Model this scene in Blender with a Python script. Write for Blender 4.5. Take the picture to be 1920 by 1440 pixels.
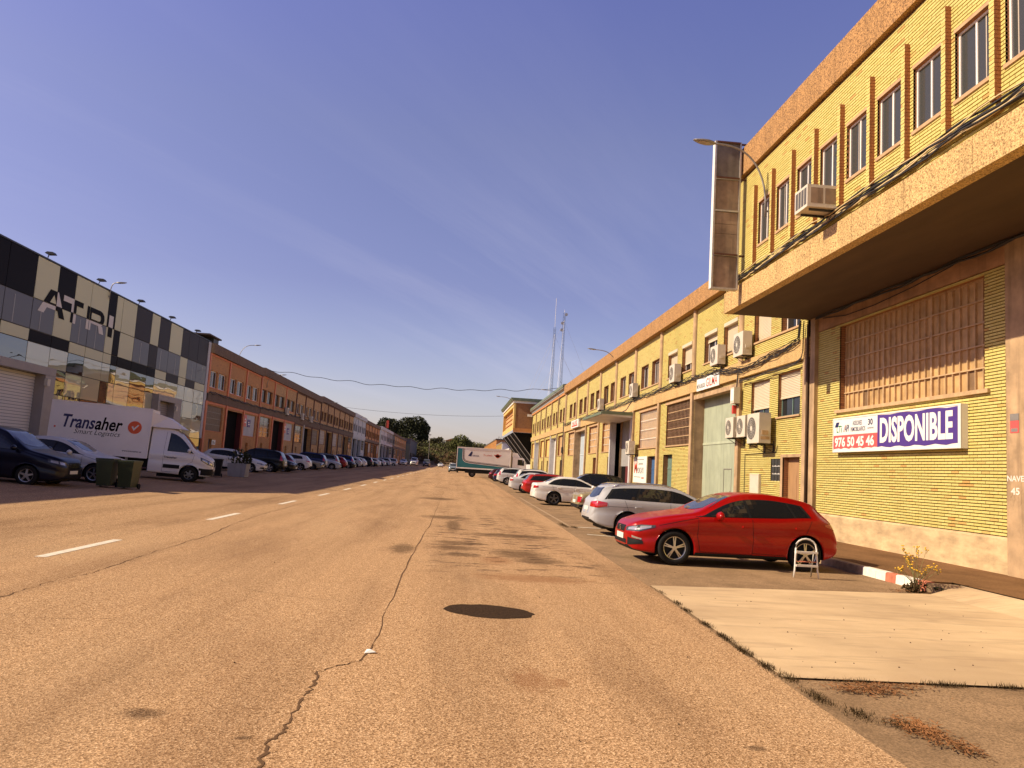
import bpy, bmesh, math, random
from mathutils import Vector, Matrix
from mathutils.bvhtree import BVHTree
R = math.radians
S = bpy.context.scene
for o in list(bpy.data.objects): bpy.data.objects.remove(o)
C = S.collection
rnd = random.Random(7)

# ------------------------------------------------------------------ camera
YAW, PIT, ROL, CAMH = R(3.815), R(6.25), R(3.453), 1.65
cd = bpy.data.cameras.new('camera'); cam = bpy.data.objects.new('camera', cd); C.objects.link(cam)
fw = Vector((math.sin(YAW)*math.cos(PIT), math.cos(YAW)*math.cos(PIT), math.sin(PIT)))
r0 = Vector((math.cos(YAW), -math.sin(YAW), 0)); u0 = r0.cross(fw)
rr = r0*math.cos(ROL)+u0*math.sin(ROL); uu = -r0*math.sin(ROL)+u0*math.cos(ROL)
cam.matrix_world = Matrix(((rr.x, uu.x, -fw.x, 0), (rr.y, uu.y, -fw.y, 0), (rr.z, uu.z, -fw.z, CAMH), (0, 0, 0, 1)))
cd.sensor_width = 36; cd.lens = 1454.57/1920*36; cd.clip_end = 6000; cd.clip_start = .05
S.camera = cam

# ------------------------------------------------------------------ sun and sky
TOSUN = Vector((-1, -.08, .745)).normalized()
sl = bpy.data.lights.new('sun', 'SUN'); sl.energy = 4.6; sl.angle = R(.53); sl.color = (1, .84, .60)
so = bpy.data.objects.new('sun', sl); C.objects.link(so)
so.rotation_euler = TOSUN.to_track_quat('Z', 'Y').to_euler(); so.location = (-60, 0, 60)

def nd(nt, typ, **kw):
    n = nt.nodes.new(typ)
    for k, v in kw.items():
        if k in n.inputs: n.inputs[k].default_value = v
        else: setattr(n, k, v)
    return n
def math_n(nt, op, a, b=None, c=None, clamp=False):
    n = nt.nodes.new('ShaderNodeMath'); n.operation = op; n.use_clamp = clamp
    for i, v in enumerate((a, b, c)):
        if v is None: continue
        if isinstance(v, (int, float)): n.inputs[i].default_value = v
        else: nt.links.new(v, n.inputs[i])
    return n.outputs[0]
def mixc(nt, fac, a, b, blend='MIX'):
    n = nt.nodes.new('ShaderNodeMix'); n.data_type = 'RGBA'; n.blend_type = blend
    for i, v in ((0, fac), (6, a), (7, b)):
        if isinstance(v, (int, float)): n.inputs[i].default_value = v
        elif isinstance(v, (tuple, list)): n.inputs[i].default_value = (v[0], v[1], v[2], 1)
        else: nt.links.new(v, n.inputs[i])
    return n.outputs[2]
def ramp(nt, fac, stops, interp='LINEAR'):
    n = nt.nodes.new('ShaderNodeValToRGB'); n.color_ramp.interpolation = interp
    e = n.color_ramp.elements
    while len(e) < len(stops): e.new(.5)
    for i, (p, c) in enumerate(stops):
        e[i].position = p
        e[i].color = (c, c, c, 1) if isinstance(c, (int, float)) else (c[0], c[1], c[2], 1)
    nt.links.new(fac, n.inputs[0]); return n.outputs[0]

w = bpy.data.worlds.new('World'); S.world = w; w.use_nodes = True
nt = w.node_tree; nt.nodes.clear()
sky = nd(nt, 'ShaderNodeTexSky'); sky.sky_type = 'NISHITA'; sky.sun_disc = False
sky.sun_elevation = math.asin(TOSUN.z); sky.sun_rotation = math.atan2(TOSUN.x, TOSUN.y)
sky.air_density = 1.0; sky.dust_density = 1.2; sky.ozone_density = 2.2; sky.altitude = 200
tc = nd(nt, 'ShaderNodeTexCoord'); sep = nd(nt, 'ShaderNodeSeparateXYZ'); nt.links.new(tc.outputs['Generated'], sep.inputs[0])
zc = math_n(nt, 'MAXIMUM', sep.outputs[2], 0.0)
# violet cast of the white balance, the unseen zenith dimmed to cut ambient light
tint = ramp(nt, zc, [(0, (1.26, 1.0, 1.04)), (.08, (1.22, .96, 1.03)), (.22, (1.06, .79, .97)), (.4, (1.22, .90, 1.08)), (.56, (1.18, .88, 1.28)), (.75, (.62, .46, .64)), (1, (.30, .22, .30))])
col = mixc(nt, 1.0, sky.outputs[0], tint, 'MULTIPLY')
# thin cirrus streaks on a plane high above the street
zz = math_n(nt, 'ADD', zc, .06)
px = math_n(nt, 'DIVIDE', sep.outputs[0], zz); py = math_n(nt, 'DIVIDE', sep.outputs[1], zz)
cmb = nd(nt, 'ShaderNodeCombineXYZ'); nt.links.new(px, cmb.inputs[0]); nt.links.new(py, cmb.inputs[1])
mr = nd(nt, 'ShaderNodeMapping'); mr.inputs['Rotation'].default_value = (0, 0, R(30)); nt.links.new(cmb.outputs[0], mr.inputs[0])
mp = nd(nt, 'ShaderNodeMapping'); mp.inputs['Scale'].default_value = (.75, .10, 1); mp.inputs['Location'].default_value = (0.4, 2.2, 0)
nt.links.new(mr.outputs[0], mp.inputs[0])
nz = nd(nt, 'ShaderNodeTexNoise', Scale=.9, Detail=9, Roughness=.62, Distortion=.5); nt.links.new(mp.outputs[0], nz.inputs['Vector'])
nz2 = nd(nt, 'ShaderNodeTexNoise', Scale=.28, Detail=2); nt.links.new(cmb.outputs[0], nz2.inputs['Vector'])
cf = math_n(nt, 'MULTIPLY', ramp(nt, nz.outputs[0], [(.47, 0), (.78, 1)]), ramp(nt, nz2.outputs[0], [(.36, .12), (.62, 1)]))
nz3 = nd(nt, 'ShaderNodeTexNoise', Scale=5.5, Detail=8, Roughness=.7); nt.links.new(mp.outputs[0], nz3.inputs['Vector'])
cf = math_n(nt, 'MULTIPLY', cf, ramp(nt, nz3.outputs[0], [(.3, .45), (.65, 1)]))
low = ramp(nt, zc, [(0, .75), (.2, 1), (.42, .55), (.75, .2)])
cf = math_n(nt, 'MULTIPLY', math_n(nt, 'MULTIPLY', cf, low), .55)
col = mixc(nt, cf, col, (6.2, 5.9, 6.9))
bg = nd(nt, 'ShaderNodeBackground'); bg.inputs[1].default_value = .092; nt.links.new(col, bg.inputs[0])
wo = nd(nt, 'ShaderNodeOutputWorld'); nt.links.new(bg.outputs[0], wo.inputs[0])
vs = S.view_settings; vs.view_transform = 'Standard'; vs.look = 'None'; vs.gamma = 1; vs.exposure = 0.5; vs.use_curve_mapping = False

# ------------------------------------------------------------------ materials
MATS = {}
def new_mat(name):
    m = bpy.data.materials.new(name); m.use_nodes = True; nt = m.node_tree; nt.nodes.clear()
    b = nd(nt, 'ShaderNodeBsdfPrincipled'); o = nd(nt, 'ShaderNodeOutputMaterial'); nt.links.new(b.outputs[0], o.inputs[0])
    MATS[name] = m; return m, nt, b
def bump(nt, b, h, st=.4, dist=.01):
    n = nd(nt, 'ShaderNodeBump'); n.inputs['Strength'].default_value = st; n.inputs['Distance'].default_value = dist
    nt.links.new(h, n.inputs['Height']); nt.links.new(n.outputs[0], b.inputs['Normal'])
def pos(nt, sx=1, sy=1, sz=1):
    g = nd(nt, 'ShaderNodeNewGeometry'); m = nd(nt, 'ShaderNodeMapping'); m.inputs['Scale'].default_value = (sx, sy, sz)
    nt.links.new(g.outputs['Position'], m.inputs[0]); return m.outputs[0]
def noise(nt, v, sc, det=4, ro=.55):
    n = nd(nt, 'ShaderNodeTexNoise', Scale=sc, Detail=det, Roughness=ro); nt.links.new(v, n.inputs['Vector']); return n.outputs[0]
def mat(name, c, rough=.6, metal=0, spec=.5, var=None, bmp=None, coat=0, streak=0, stretch=(1, 1, 1)):
    m, nt, b = new_mat(name)
    b.inputs['Roughness'].default_value = rough; b.inputs['Metallic'].default_value = metal
    b.inputs['Specular IOR Level'].default_value = spec; b.inputs['Coat Weight'].default_value = coat; b.inputs['Coat Roughness'].default_value = .04
    col = None
    if var:
        f = noise(nt, pos(nt, *stretch), var[0], 6, .6)
        col = ramp(nt, f, [(.3, tuple(x*(1-var[1]) for x in c)), (.7, tuple(min(1, x*(1+var[1])) for x in c))])
    if streak:
        f = noise(nt, pos(nt, 4, 4, .25), 1.3, 5, .6)
        col = mixc(nt, math_n(nt, 'MULTIPLY', ramp(nt, f, [(.5, 0), (.72, 1)]), streak), col if col else c, tuple(x*.35 for x in c))
    if col is None: b.inputs['Base Color'].default_value = (*c, 1)
    else: nt.links.new(col, b.inputs['Base Color'])
    if bmp: bump(nt, b, noise(nt, pos(nt), bmp[0], 5, .6), bmp[1], bmp[2] if len(bmp) > 2 else .01)
    return m
def brick_mat(name, c1, c2, odd, mortar, lines, wallaxis='Y', dirt=.25):
    """running-bond brick, courses 69 mm, bricks 250 mm"""
    m, nt, b = new_mat(name)
    g = nd(nt, 'ShaderNodeNewGeometry'); s = nd(nt, 'ShaderNodeSeparateXYZ'); nt.links.new(g.outputs['Position'], s.inputs[0])
    c = nd(nt, 'ShaderNodeCombineXYZ'); nt.links.new(s.outputs[1 if wallaxis == 'Y' else 0], c.inputs[0]); nt.links.new(s.outputs[2], c.inputs[1])
    def tb(a, d, mo, size):
        t = nd(nt, 'ShaderNodeTexBrick'); t.offset = .5; t.offset_frequency = 2
        t.inputs['Color1'].default_value = (*a, 1); t.inputs['Color2'].default_value = (*d, 1); t.inputs['Mortar'].default_value = (*mo, 1)
        t.inputs['Scale'].default_value = 1; t.inputs['Brick Width'].default_value = .25; t.inputs['Row Height'].default_value = .069
        t.inputs['Mortar Size'].default_value = size; t.inputs['Mortar Smooth'].default_value = .15; t.inputs['Bias'].default_value = 0
        nt.links.new(c.outputs[0], t.inputs['Vector']); return t
    t = tb((0, 0, 0), (1, 1, 1), (0, 0, 0), 0.0)
    k = nd(nt, 'ShaderNodeRGBToBW'); nt.links.new(t.outputs[0], k.inputs[0])
    col = ramp(nt, k.outputs[0], [(0, c1), (.55, c2), (.94, tuple((a+d)/2 for a, d in zip(c1, c2))), (.985, odd), (1, odd)])
    f = noise(nt, pos(nt), .7, 6, .65)
    col = mixc(nt, math_n(nt, 'MULTIPLY', ramp(nt, f, [(.45, 0), (.75, 1)]), dirt), col, tuple(x*.5 for x in c1))
    f2 = noise(nt, pos(nt), 45, 3)
    col = mixc(nt, .35, col, ramp(nt, f2, [(.3, .55), (.7, 1.0)]), 'MULTIPLY')
    if lines:
        t2 = tb((1, 1, 1), (1, 1, 1), (0, 0, 0), .009)
        k2 = nd(nt, 'ShaderNodeRGBToBW'); nt.links.new(t2.outputs[0], k2.inputs[0])
        col = mixc(nt, k2.outputs[0], mortar, col)
        bump(nt, b, k2.outputs[0], .9, .015)
    else: bump(nt, b, f2, .35, .006)
    nt.links.new(col, b.inputs['Base Color']); b.inputs['Roughness'].default_value = .75
    return m

YB1, YB2, YOD = (.60, .49, .135), (.67, .56, .18), (.56, .33, .09)
brick_mat('brick_yellow', YB1, YB2, YOD, (.2, .12, .05), False)
brick_mat('brick_yellow_flat', YB1, YB2, YOD, (.24, .14, .05), True)
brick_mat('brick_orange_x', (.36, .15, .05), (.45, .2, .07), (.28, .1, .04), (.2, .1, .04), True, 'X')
brick_mat('brick_tan_flat', (.74, .42, .15), (.80, .47, .19), (.6, .31, .11), (.26, .13, .06), True)
brick_mat('brick_salmon_flat', (.80, .36, .11), (.86, .41, .135), (.64, .26, .08), (.24, .1, .04), True)
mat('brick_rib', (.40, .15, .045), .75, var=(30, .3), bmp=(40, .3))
mat('mortar', (.15, .085, .03), .9, bmp=(60, .4))
def aggregate(name, c, dark, st=.6):
    m, nt, b = new_mat(name)
    v = nd(nt, 'ShaderNodeTexVoronoi', Scale=34); nt.links.new(pos(nt), v.inputs['Vector'])
    f = noise(nt, pos(nt), 25, 5, .75)
    col = ramp(nt, f, [(.40, dark), (.5, c), (.62, tuple(min(1, x*1.35) for x in c))])
    f3 = noise(nt, pos(nt, 1, 1.5, .3), 1.6, 6, .65)
    col = mixc(nt, ramp(nt, f3, [(.45, 0), (.8, .55)]), col, tuple(x*.4 for x in c))
    nt.links.new(col, b.inputs['Base Color']); b.inputs['Roughness'].default_value = .9
    bump(nt, b, v.outputs[0], st, .02)
aggregate('aggregate', (.42, .225, .08), (.12, .055, .02))
aggregate('aggregate_pale', (.58, .38, .155), (.22, .125, .045))
aggregate('aggregate_brown', (.20, .13, .08), (.09, .055, .035))
mat('concrete', (.43, .285, .155), .9, var=(2.2, .28), bmp=(25, .35), streak=.55)
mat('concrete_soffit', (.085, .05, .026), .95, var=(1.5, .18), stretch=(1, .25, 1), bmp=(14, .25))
mat('concrete_beam', (.40, .22, .11), .9, var=(2.5, .3), bmp=(20, .3), streak=.4, stretch=(1, .4, 1))
mat('plinth_render', (.53, .375, .2), .95, var=(2.5, .35), stretch=(1, .6, 1.6), bmp=(9, .6, .02), streak=.12)
mat('sill_stone', (.47, .30, .155), .8, var=(5, .15))
mat('white_paint', (.78, .74, .66), .5, var=(3, .06))
mat('alu_frame', (.80, .74, .66), .4)
mat('glass_dark', (.02, .021, .022), .06, spec=.35)
mat('glass_mid', (.055, .055, .052), .08, spec=.3)
mat('curtain', (.5, .42, .33), .8, var=(6, .2), stretch=(1, 6, .2))
mat('dusty_pane', (.50, .315, .135), .55, var=(2.2, .3), bmp=(6, .5, .02), streak=.35)
mat('dusty_pane_dark', (.20, .12, .06), .5, var=(3, .25))
mat('pink_metal', (.50, .33, .17), .6, var=(5, .2))
mat('black_cable', (.02, .017, .015), .6)
mat('pale_cable', (.6, .45, .22), .6)
mat('black_metal', (.03, .028, .026), .5)
mat('grey_metal', (.32, .29, .25), .45, metal=.4, var=(6, .15))
mat('galv', (.5, .47, .42), .45, metal=.5, var=(8, .15))
mat('rust_panel', (.30, .21, .135), .8, var=(2, .35), streak=.7)
mat('dark_panel', (.16, .14, .11), .7, var=(3, .3), streak=.5)
mat('sheet_green', (.43, .47, .33), .5, var=(1.2, .12), streak=.3)
mat('sheet_blue', (.50, .57, .60), .5, var=(1.2, .12), streak=.25)
mat('sheet_white', (.66, .64, .60), .5, var=(1.2, .1), streak=.2)
mat('shutter', (.60, .50, .34), .5, var=(2, .06))
mat('shutter_grey', (.34, .29, .25), .5, var=(2, .08))
mat('ac_white', (.62, .55, .43), .45, var=(4, .06))
mat('ac_dark', (.09, .08, .07), .6)
mat('dark_inside', (.010, .009, .008), .9, spec=.05)
mat('blue_door', (.05, .12, .26), .5)
mat('green_door', (.13, .20, .16), .5, var=(4, .2))
mat('wood_door', (.36, .20, .09), .6, var=(3, .15), stretch=(1, 5, .6))
mat('red_plastic', (.55, .05, .03), .4)
mat('sign_white', (.80, .78, .70), .45)
mat('sign_purple', (.075, .035, .22), .45)
mat('sign_red', (.72, .10, .09), .45)
mat('ink_navy', (.02, .02, .09), .5)
mat('ink_black', (.012, .011, .011), .6, spec=.05)
mat('ink_red', (.6, .07, .03), .5)
mat('ink_green', (.03, .2, .07), .5)
mat('orange_red', (.72, .10, .02), .5)
mat('faded_white', (.72, .66, .56), .7)
mat('green_roof', (.14, .17, .10), .5, var=(2, .2))
mat('grey_gutter', (.30, .29, .26), .5)
mat('tar', (.05, .03, .018), .95, spec=.05, bmp=(60, .6), var=(40, .5))
mat('crack', (.14, .082, .045), .95, spec=.05)
mat('road_white', (.74, .66, .52), .8, var=(9, .2))
mat('kerb_white', (.78, .72, .60), .8, var=(8, .15), bmp=(20, .3))
mat('kerb_red', (.48, .15, .08), .8, var=(8, .25), bmp=(20, .3))
mat('kerb_grey', (.40, .27, .15), .9, var=(6, .3), bmp=(20, .4))
mat('paper', (.8, .78, .72), .7)
mat('salmon_paint', (.72, .22, .09), .6, var=(2, .15), streak=.25)
mat('maroon', (.12, .015, .012), .6)
mat('indigo_door', (.055, .035, .14), .55, var=(1, .25))
mat('brown_trim', (.11, .04, .02), .7)
mat('grey_render', (.30, .29, .28), .8, var=(2, .12), streak=.3)
mat('white_render', (.55, .54, .52), .8, var=(2, .1), streak=.3)
mat('dark_grey_render', (.10, .10, .10), .8, var=(2, .1))
mat('yellow_plain', (.62, .42, .13), .8, var=(2, .12))
mat('orange_plain', (.5, .22, .07), .8, var=(2, .12))
mat('roof_tile', (.3, .12, .06), .8, var=(5, .25))
mat('roof_dark', (.09, .06, .045), .8, var=(3, .25))
def mirror_panel(name, c, r, sp, refl):
    """coated glass cladding panel: coloured back plus clear mirror-like reflection, slightly wavy"""
    m, nt, b = new_mat(name)
    b.inputs['Base Color'].default_value = (*c, 1); b.inputs['Roughness'].default_value = .6; b.inputs['Specular IOR Level'].default_value = .05
    gl = nd(nt, 'ShaderNodeBsdfGlossy'); gl.inputs['Roughness'].default_value = r; gl.inputs['Color'].default_value = (.95, .93, .9, 1)
    lw = nd(nt, 'ShaderNodeFresnel'); lw.inputs['IOR'].default_value = sp
    f = math_n(nt, 'ADD', math_n(nt, 'MULTIPLY', lw.outputs[0], 1.0), refl, clamp=True)
    mx = nd(nt, 'ShaderNodeMixShader'); nt.links.new(f, mx.inputs[0]); nt.links.new(b.outputs[0], mx.inputs[1]); nt.links.new(gl.outputs[0], mx.inputs[2])
    o = [n for n in nt.nodes if n.type == 'OUTPUT_MATERIAL'][0]; nt.links.new(mx.outputs[0], o.inputs[0])
    h = noise(nt, pos(nt, .4, .35, 1.1), .9, 2, .4)
    bp = nd(nt, 'ShaderNodeBump'); bp.inputs['Strength'].default_value = .10; bp.inputs['Distance'].default_value = .1
    nt.links.new(h, bp.inputs['Height']); nt.links.new(bp.outputs[0], gl.inputs['Normal'])
mirror_panel('panel_cream', (.68, .65, .40), .02, 1.04, .012)
mirror_panel('panel_dark', (.012, .009, .009), .02, 1.02, .004)
mirror_panel('panel_grey', (.055, .047, .045), .02, 1.03, .008)
mirror_panel('window_atri', (.15, .14, .13), .01, 1.08, .04)
mirror_panel('glass_cream', (.56, .52, .31), .005, 1.1, .20)
mirror_panel('glass_black', (.010, .008, .008), .005, 1.1, .24)
# car paint takes its colour from the object
m, nt, b = new_mat('car_paint')
oi = nd(nt, 'ShaderNodeObjectInfo'); nt.links.new(oi.outputs['Color'], b.inputs['Base Color'])
b.inputs['Roughness'].default_value = .35; b.inputs['Metallic'].default_value = .1; b.inputs['Specular IOR Level'].default_value = .25; b.inputs['Coat Weight'].default_value = .3; b.inputs['Coat Roughness'].default_value = .04
m, nt, b = new_mat('car_glass')
b.inputs['Base Color'].default_value = (.012, .013, .014, 1); b.inputs['Roughness'].default_value = .03; b.inputs['Specular IOR Level'].default_value = .5
mat('windscreen', (.05, .055, .06), .04, spec=.9)
mat('tyre', (.018, .017, .016), .85, spec=.15, bmp=(30, .2))
mat('rim', (.62, .60, .56), .28, metal=.85)
mat('rim_dark', (.16, .155, .15), .35, metal=.7)
mat('car_black', (.012, .012, .012), .6, spec=.2)
mat('lamp_housing', (.06, .06, .06), .15, spec=.6)
mat('chrome', (.75, .72, .68), .15, metal=1)
mat('lamp_clear', (.55, .53, .5), .08, metal=.55, spec=.8)
mat('lamp_red', (.45, .012, .008), .12, spec=.8, coat=.6)
mat('lamp_orange', (.6, .2, .02), .2)
mat('plate', (.78, .76, .68), .4)
mat('box_white', (.84, .79, .74), .45, var=(1.2, .05))
mat('teal', (.02, .17, .19), .45, var=(1.5, .1))
mat('bin_green', (.03, .04, .012), .45, var=(3, .2))
mat('bark', (.09, .055, .03), .9, var=(8, .3))
def leaf(name, c, v=.4):
    m, nt, b = new_mat(name)
    f = noise(nt, pos(nt), .8, 3, .6)
    col = ramp(nt, f, [(.3, tuple(x*(1-v) for x in c)), (.7, tuple(x*(1+v) for x in c))])
    nt.links.new(col, b.inputs['Base Color']); b.inputs['Roughness'].default_value = .7; b.inputs['Specular IOR Level'].default_value = .2
leaf('leaf_pine', (.042, .046, .018)); leaf('leaf_green', (.11, .115, .03)); leaf('leaf_olive', (.085, .075, .028))
leaf('leaf_brown', (.13, .075, .03)); leaf('leaf_twig', (.13, .09, .06), .2); leaf('leaf_weed', (.058, .036, .012)); leaf('leaf_dry', (.27, .12, .045))
mat('flower', (.72, .43, .03), .6); mat('stem', (.22, .19, .07), .7)

# ------------------------------------------------------------------ mesh helpers
ORG = {}
def tag(o, label=None, cat=None, group=None, kind=None):
    if label: o['label'] = label
    if cat: o['category'] = cat
    if group: o['group'] = group
    if kind: o['kind'] = kind
    return o
MIR = False   # when set, facades drawn for the right-hand side are mirrored to the left-hand side
def thing(name, loc, label, cat, group=None):
    if MIR: loc = (-loc[0], loc[1], loc[2])
    o = bpy.data.objects.new(name, None); C.objects.link(o); o.location = loc; o.empty_display_size = .2
    ORG[o.name] = Vector(loc); return tag(o, label, cat, group)
class MB:
    def __init__(s): s.v = []; s.f = []; s.m = []
    def add(s, vs, fs, mi=0):
        b = len(s.v); s.v += [tuple(x) for x in vs]; s.f += [tuple(b+i for i in f) for f in fs]; s.m += [mi]*len(fs); return s
    def box(s, x0, x1, y0, y1, z0, z1, mi=0):
        x0, x1 = min(x0, x1), max(x0, x1); y0, y1 = min(y0, y1), max(y0, y1); z0, z1 = min(z0, z1), max(z0, z1)
        return s.add([(x0, y0, z0), (x1, y0, z0), (x1, y1, z0), (x0, y1, z0), (x0, y0, z1), (x1, y0, z1), (x1, y1, z1), (x0, y1, z1)],
                     [(0, 3, 2, 1), (4, 5, 6, 7), (0, 1, 5, 4), (1, 2, 6, 5), (2, 3, 7, 6), (3, 0, 4, 7)], mi)
    def quad(s, a, b, c, d, mi=0): return s.add([a, b, c, d], [(0, 1, 2, 3)], mi)
    def prism(s, poly, axis, a0, a1, mi=0):
        """extrude a 2-D polygon along an axis ('X': poly is (y,z); 'Y': (x,z); 'Z': (x,y))"""
        def P(p, a): return (a, p[0], p[1]) if axis == 'X' else ((p[0], a, p[1]) if axis == 'Y' else (p[0], p[1], a))
        n = len(poly)
        fs = [tuple(range(n))[::-1], tuple(range(n, 2*n))]+[(i, (i+1) % n, n+(i+1) % n, n+i) for i in range(n)]
        return s.add([P(p, a0) for p in poly]+[P(p, a1) for p in poly], fs, mi)
    def tube(s, pts, r, n=6, mi=0, cap=True):
        pts = [Vector(p) for p in pts]; k = len(pts); rs = r if isinstance(r, (list, tuple)) else [r]*k
        vs = []; up = Vector((0, 0, 1))
        for i, p in enumerate(pts):
            t = (pts[min(i+1, k-1)]-pts[max(i-1, 0)])
            t = t.normalized() if t.length > 1e-9 else Vector((0, 0, 1))
            a = t.cross(up if abs(t.z) < .95 else Vector((1, 0, 0))).normalized(); c = t.cross(a)
            for j in range(n):
                th = 2*math.pi*j/n; vs.append(p+(a*math.cos(th)+c*math.sin(th))*rs[i])
        fs = [(i*n+j, i*n+(j+1) % n, (i+1)*n+(j+1) % n, (i+1)*n+j) for i in range(k-1) for j in range(n)]
        if cap: fs += [tuple(range(n))[::-1], tuple((k-1)*n+j for j in range(n))]
        return s.add(vs, fs, mi)
    def disc(s, c, nrm, r, n=16, mi=0, r2=0):
        c = Vector(c); nrm = Vector(nrm).normalized(); a = nrm.cross(Vector((0, 0, 1)) if abs(nrm.z) < .9 else Vector((1, 0, 0))).normalized(); d = nrm.cross(a)
        ring = [c+(a*math.cos(2*math.pi*j/n)+d*math.sin(2*math.pi*j/n))*r for j in range(n)]
        if r2 == 0: return s.add(ring, [tuple(range(n))], mi)
        ring2 = [c+(a*math.cos(2*math.pi*j/n)+d*math.sin(2*math.pi*j/n))*r2 for j in range(n)]
        return s.add(ring+ring2, [(j, (j+1) % n, n+(j+1) % n, n+j) for j in range(n)], mi)
    def lathe(s, prof, c, axis='Y', n=24, mi=0):
        """prof: list of (radius, along-axis)"""
        vs = []
        for (r, a) in prof:
            for j in range(n):
                th = 2*math.pi*j/n; p, q = r*math.cos(th), r*math.sin(th)
                vs.append((c[0]+p, c[1]+a, c[2]+q) if axis == 'Y' else ((c[0]+a, c[1]+p, c[2]+q) if axis == 'X' else (c[0]+p, c[1]+q, c[2]+a)))
        fs = [(i*n+j, i*n+(j+1) % n, (i+1)*n+(j+1) % n, (i+1)*n+j) for i in range(len(prof)-1) for j in range(n)]
        return s.add(vs, fs, mi)
    def build(s, name, mats, parent=None, smooth=False, org=None):
        me = bpy.data.meshes.new(name)
        mats = [mats] if isinstance(mats, str) else mats
        if MIR: s.v = [(-a, b, c) for a, b, c in s.v]; s.f = [f[::-1] for f in s.f]
        if parent is not None: og = ORG[parent.name]
        elif org is not None: og = Vector(org)
        else:
            xs, ys, zs = zip(*s.v); og = Vector(((min(xs)+max(xs))/2, (min(ys)+max(ys))/2, min(zs)))
        me.from_pydata([(a-og.x, b-og.y, c-og.z) for a, b, c in s.v], [], s.f)
        for mm in mats: me.materials.append(MATS[mm])
        if len(mats) > 1: me.polygons.foreach_set('material_index', s.m)
        if smooth: me.polygons.foreach_set('use_smooth', [True]*len(me.polygons))
        me.update()
        o = bpy.data.objects.new(name, me); C.objects.link(o)
        if parent is not None: o.parent = parent
        else: o.location = og
        ORG[o.name] = og; return o
def struct(name, mb, mats, smooth=False):
    return tag(mb.build(name, mats, None, smooth, (0, 0, 0)), kind='structure')
def copy_tree(o, parent=None):
    c = o.copy(); C.objects.link(c); c.parent = parent; ORG[c.name] = ORG[o.name]
    for ch in list(o.children): copy_tree(ch, c)
    return c
TXT = {}
def text_geo(s, bold=0., shear=0.):
    k = (s, bold, shear)
    if k not in TXT:
        cu = bpy.data.curves.new('t', 'FONT'); cu.body = s; cu.offset = bold; cu.shear = shear; cu.resolution_u = 3
        ob = bpy.data.objects.new('t', cu); C.objects.link(ob)
        dg = bpy.context.evaluated_depsgraph_get(); me = bpy.data.meshes.new_from_object(ob.evaluated_get(dg))
        v = [(p.co.x, p.co.y) for p in me.vertices]; f = [tuple(q.vertices) for q in me.polygons]
        bpy.data.objects.remove(ob); bpy.data.meshes.remove(me)
        xs, ys = zip(*v); x0, x1, y0, y1 = min(xs), max(xs), min(ys), max(ys)
        TXT[k] = ([((a-x0)/(x1-x0), (b-y0)/(y1-y0)) for a, b in v], f)
    return TXT[k]
def text(mb, s, o, u, v, bold=0., shear=0., mi=0):
    """lettering s fitted to the rectangle with corner o and edge vectors u (reading direction) and v (up)"""
    V, F = text_geo(s, bold, shear); o, u, v = Vector(o), Vector(u), Vector(v)
    mb.add([o+u*a+v*b for a, b in V], F, mi); return mb
def pchip(pts):
    xs = [p[0] for p in pts]; ys = [p[1] for p in pts]; n = len(xs)
    d = [(ys[i+1]-ys[i])/(xs[i+1]-xs[i]) for i in range(n-1)]; m = [d[0]]+[0 if d[i-1]*d[i] <= 0 else 2*d[i-1]*d[i]/(d[i-1]+d[i]) for i in range(1, n-1)]+[d[-1]]
    def f(x):
        if x <= xs[0]: return ys[0]
        if x >= xs[-1]: return ys[-1]
        i = 0
        while x > xs[i+1]: i += 1
        h = xs[i+1]-xs[i]; t = (x-xs[i])/h
        return (2*t**3-3*t*t+1)*ys[i]+(t**3-2*t*t+t)*h*m[i]+(-2*t**3+3*t*t)*ys[i+1]+(t**3-t*t)*h*m[i+1]
    return f
def gz(x, y):
    """height of the ground: level near the camera, rising gently down the street and up towards the left-hand bays"""
    return .0035*max(0, y-40)+.047*min(7.5, max(0, -x-6))
# ------------------------------------------------------------------ ground, road, parking, pavements
SPOTS = [(-1.83, 5.18, 0.14, 0.1, 0.85, 0), (-1.12, 4.82, 0.05, 0.03, 0.85, 0), (0.71, 6.33, 0.16, 0.33, 0.5, 1), (0.94, 6.29, 0.08, 0.14, 0.5, 1), (-0.9, 15.41, 0.25, 0.87, 0.6, 0), (0.13, 16.03, 0.49, 0.48, 0.6, 0), (0.23, 14.84, 0.36, 0.3, 0.6, 0), (1.38, 15.38, 0.56, 0.77, 0.6, 0), (1.65, 14.47, 0.47, 0.57, 0.6, 0), (0.86, 14.28, 0.29, 0.56, 0.5, 1), (0.19, 17.05, 0.53, 0.4, 0.6, 0), (1.53, 19.52, 1.28, 0.53, 0.6, 0), (2.01, 4.97, 0.06, 0.05, 0.6, 0), (-0.19, 25.09, 0.77, 0.87, 0.6, 0), (0.07, 21.94, 0.21, 2.25, 0.6, 0), (-0.75, 38.42, 0.87, 1.38, 0.6, 0), (1.32, 12.11, 0.89, 0.41, 0.5, 1)]
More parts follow.
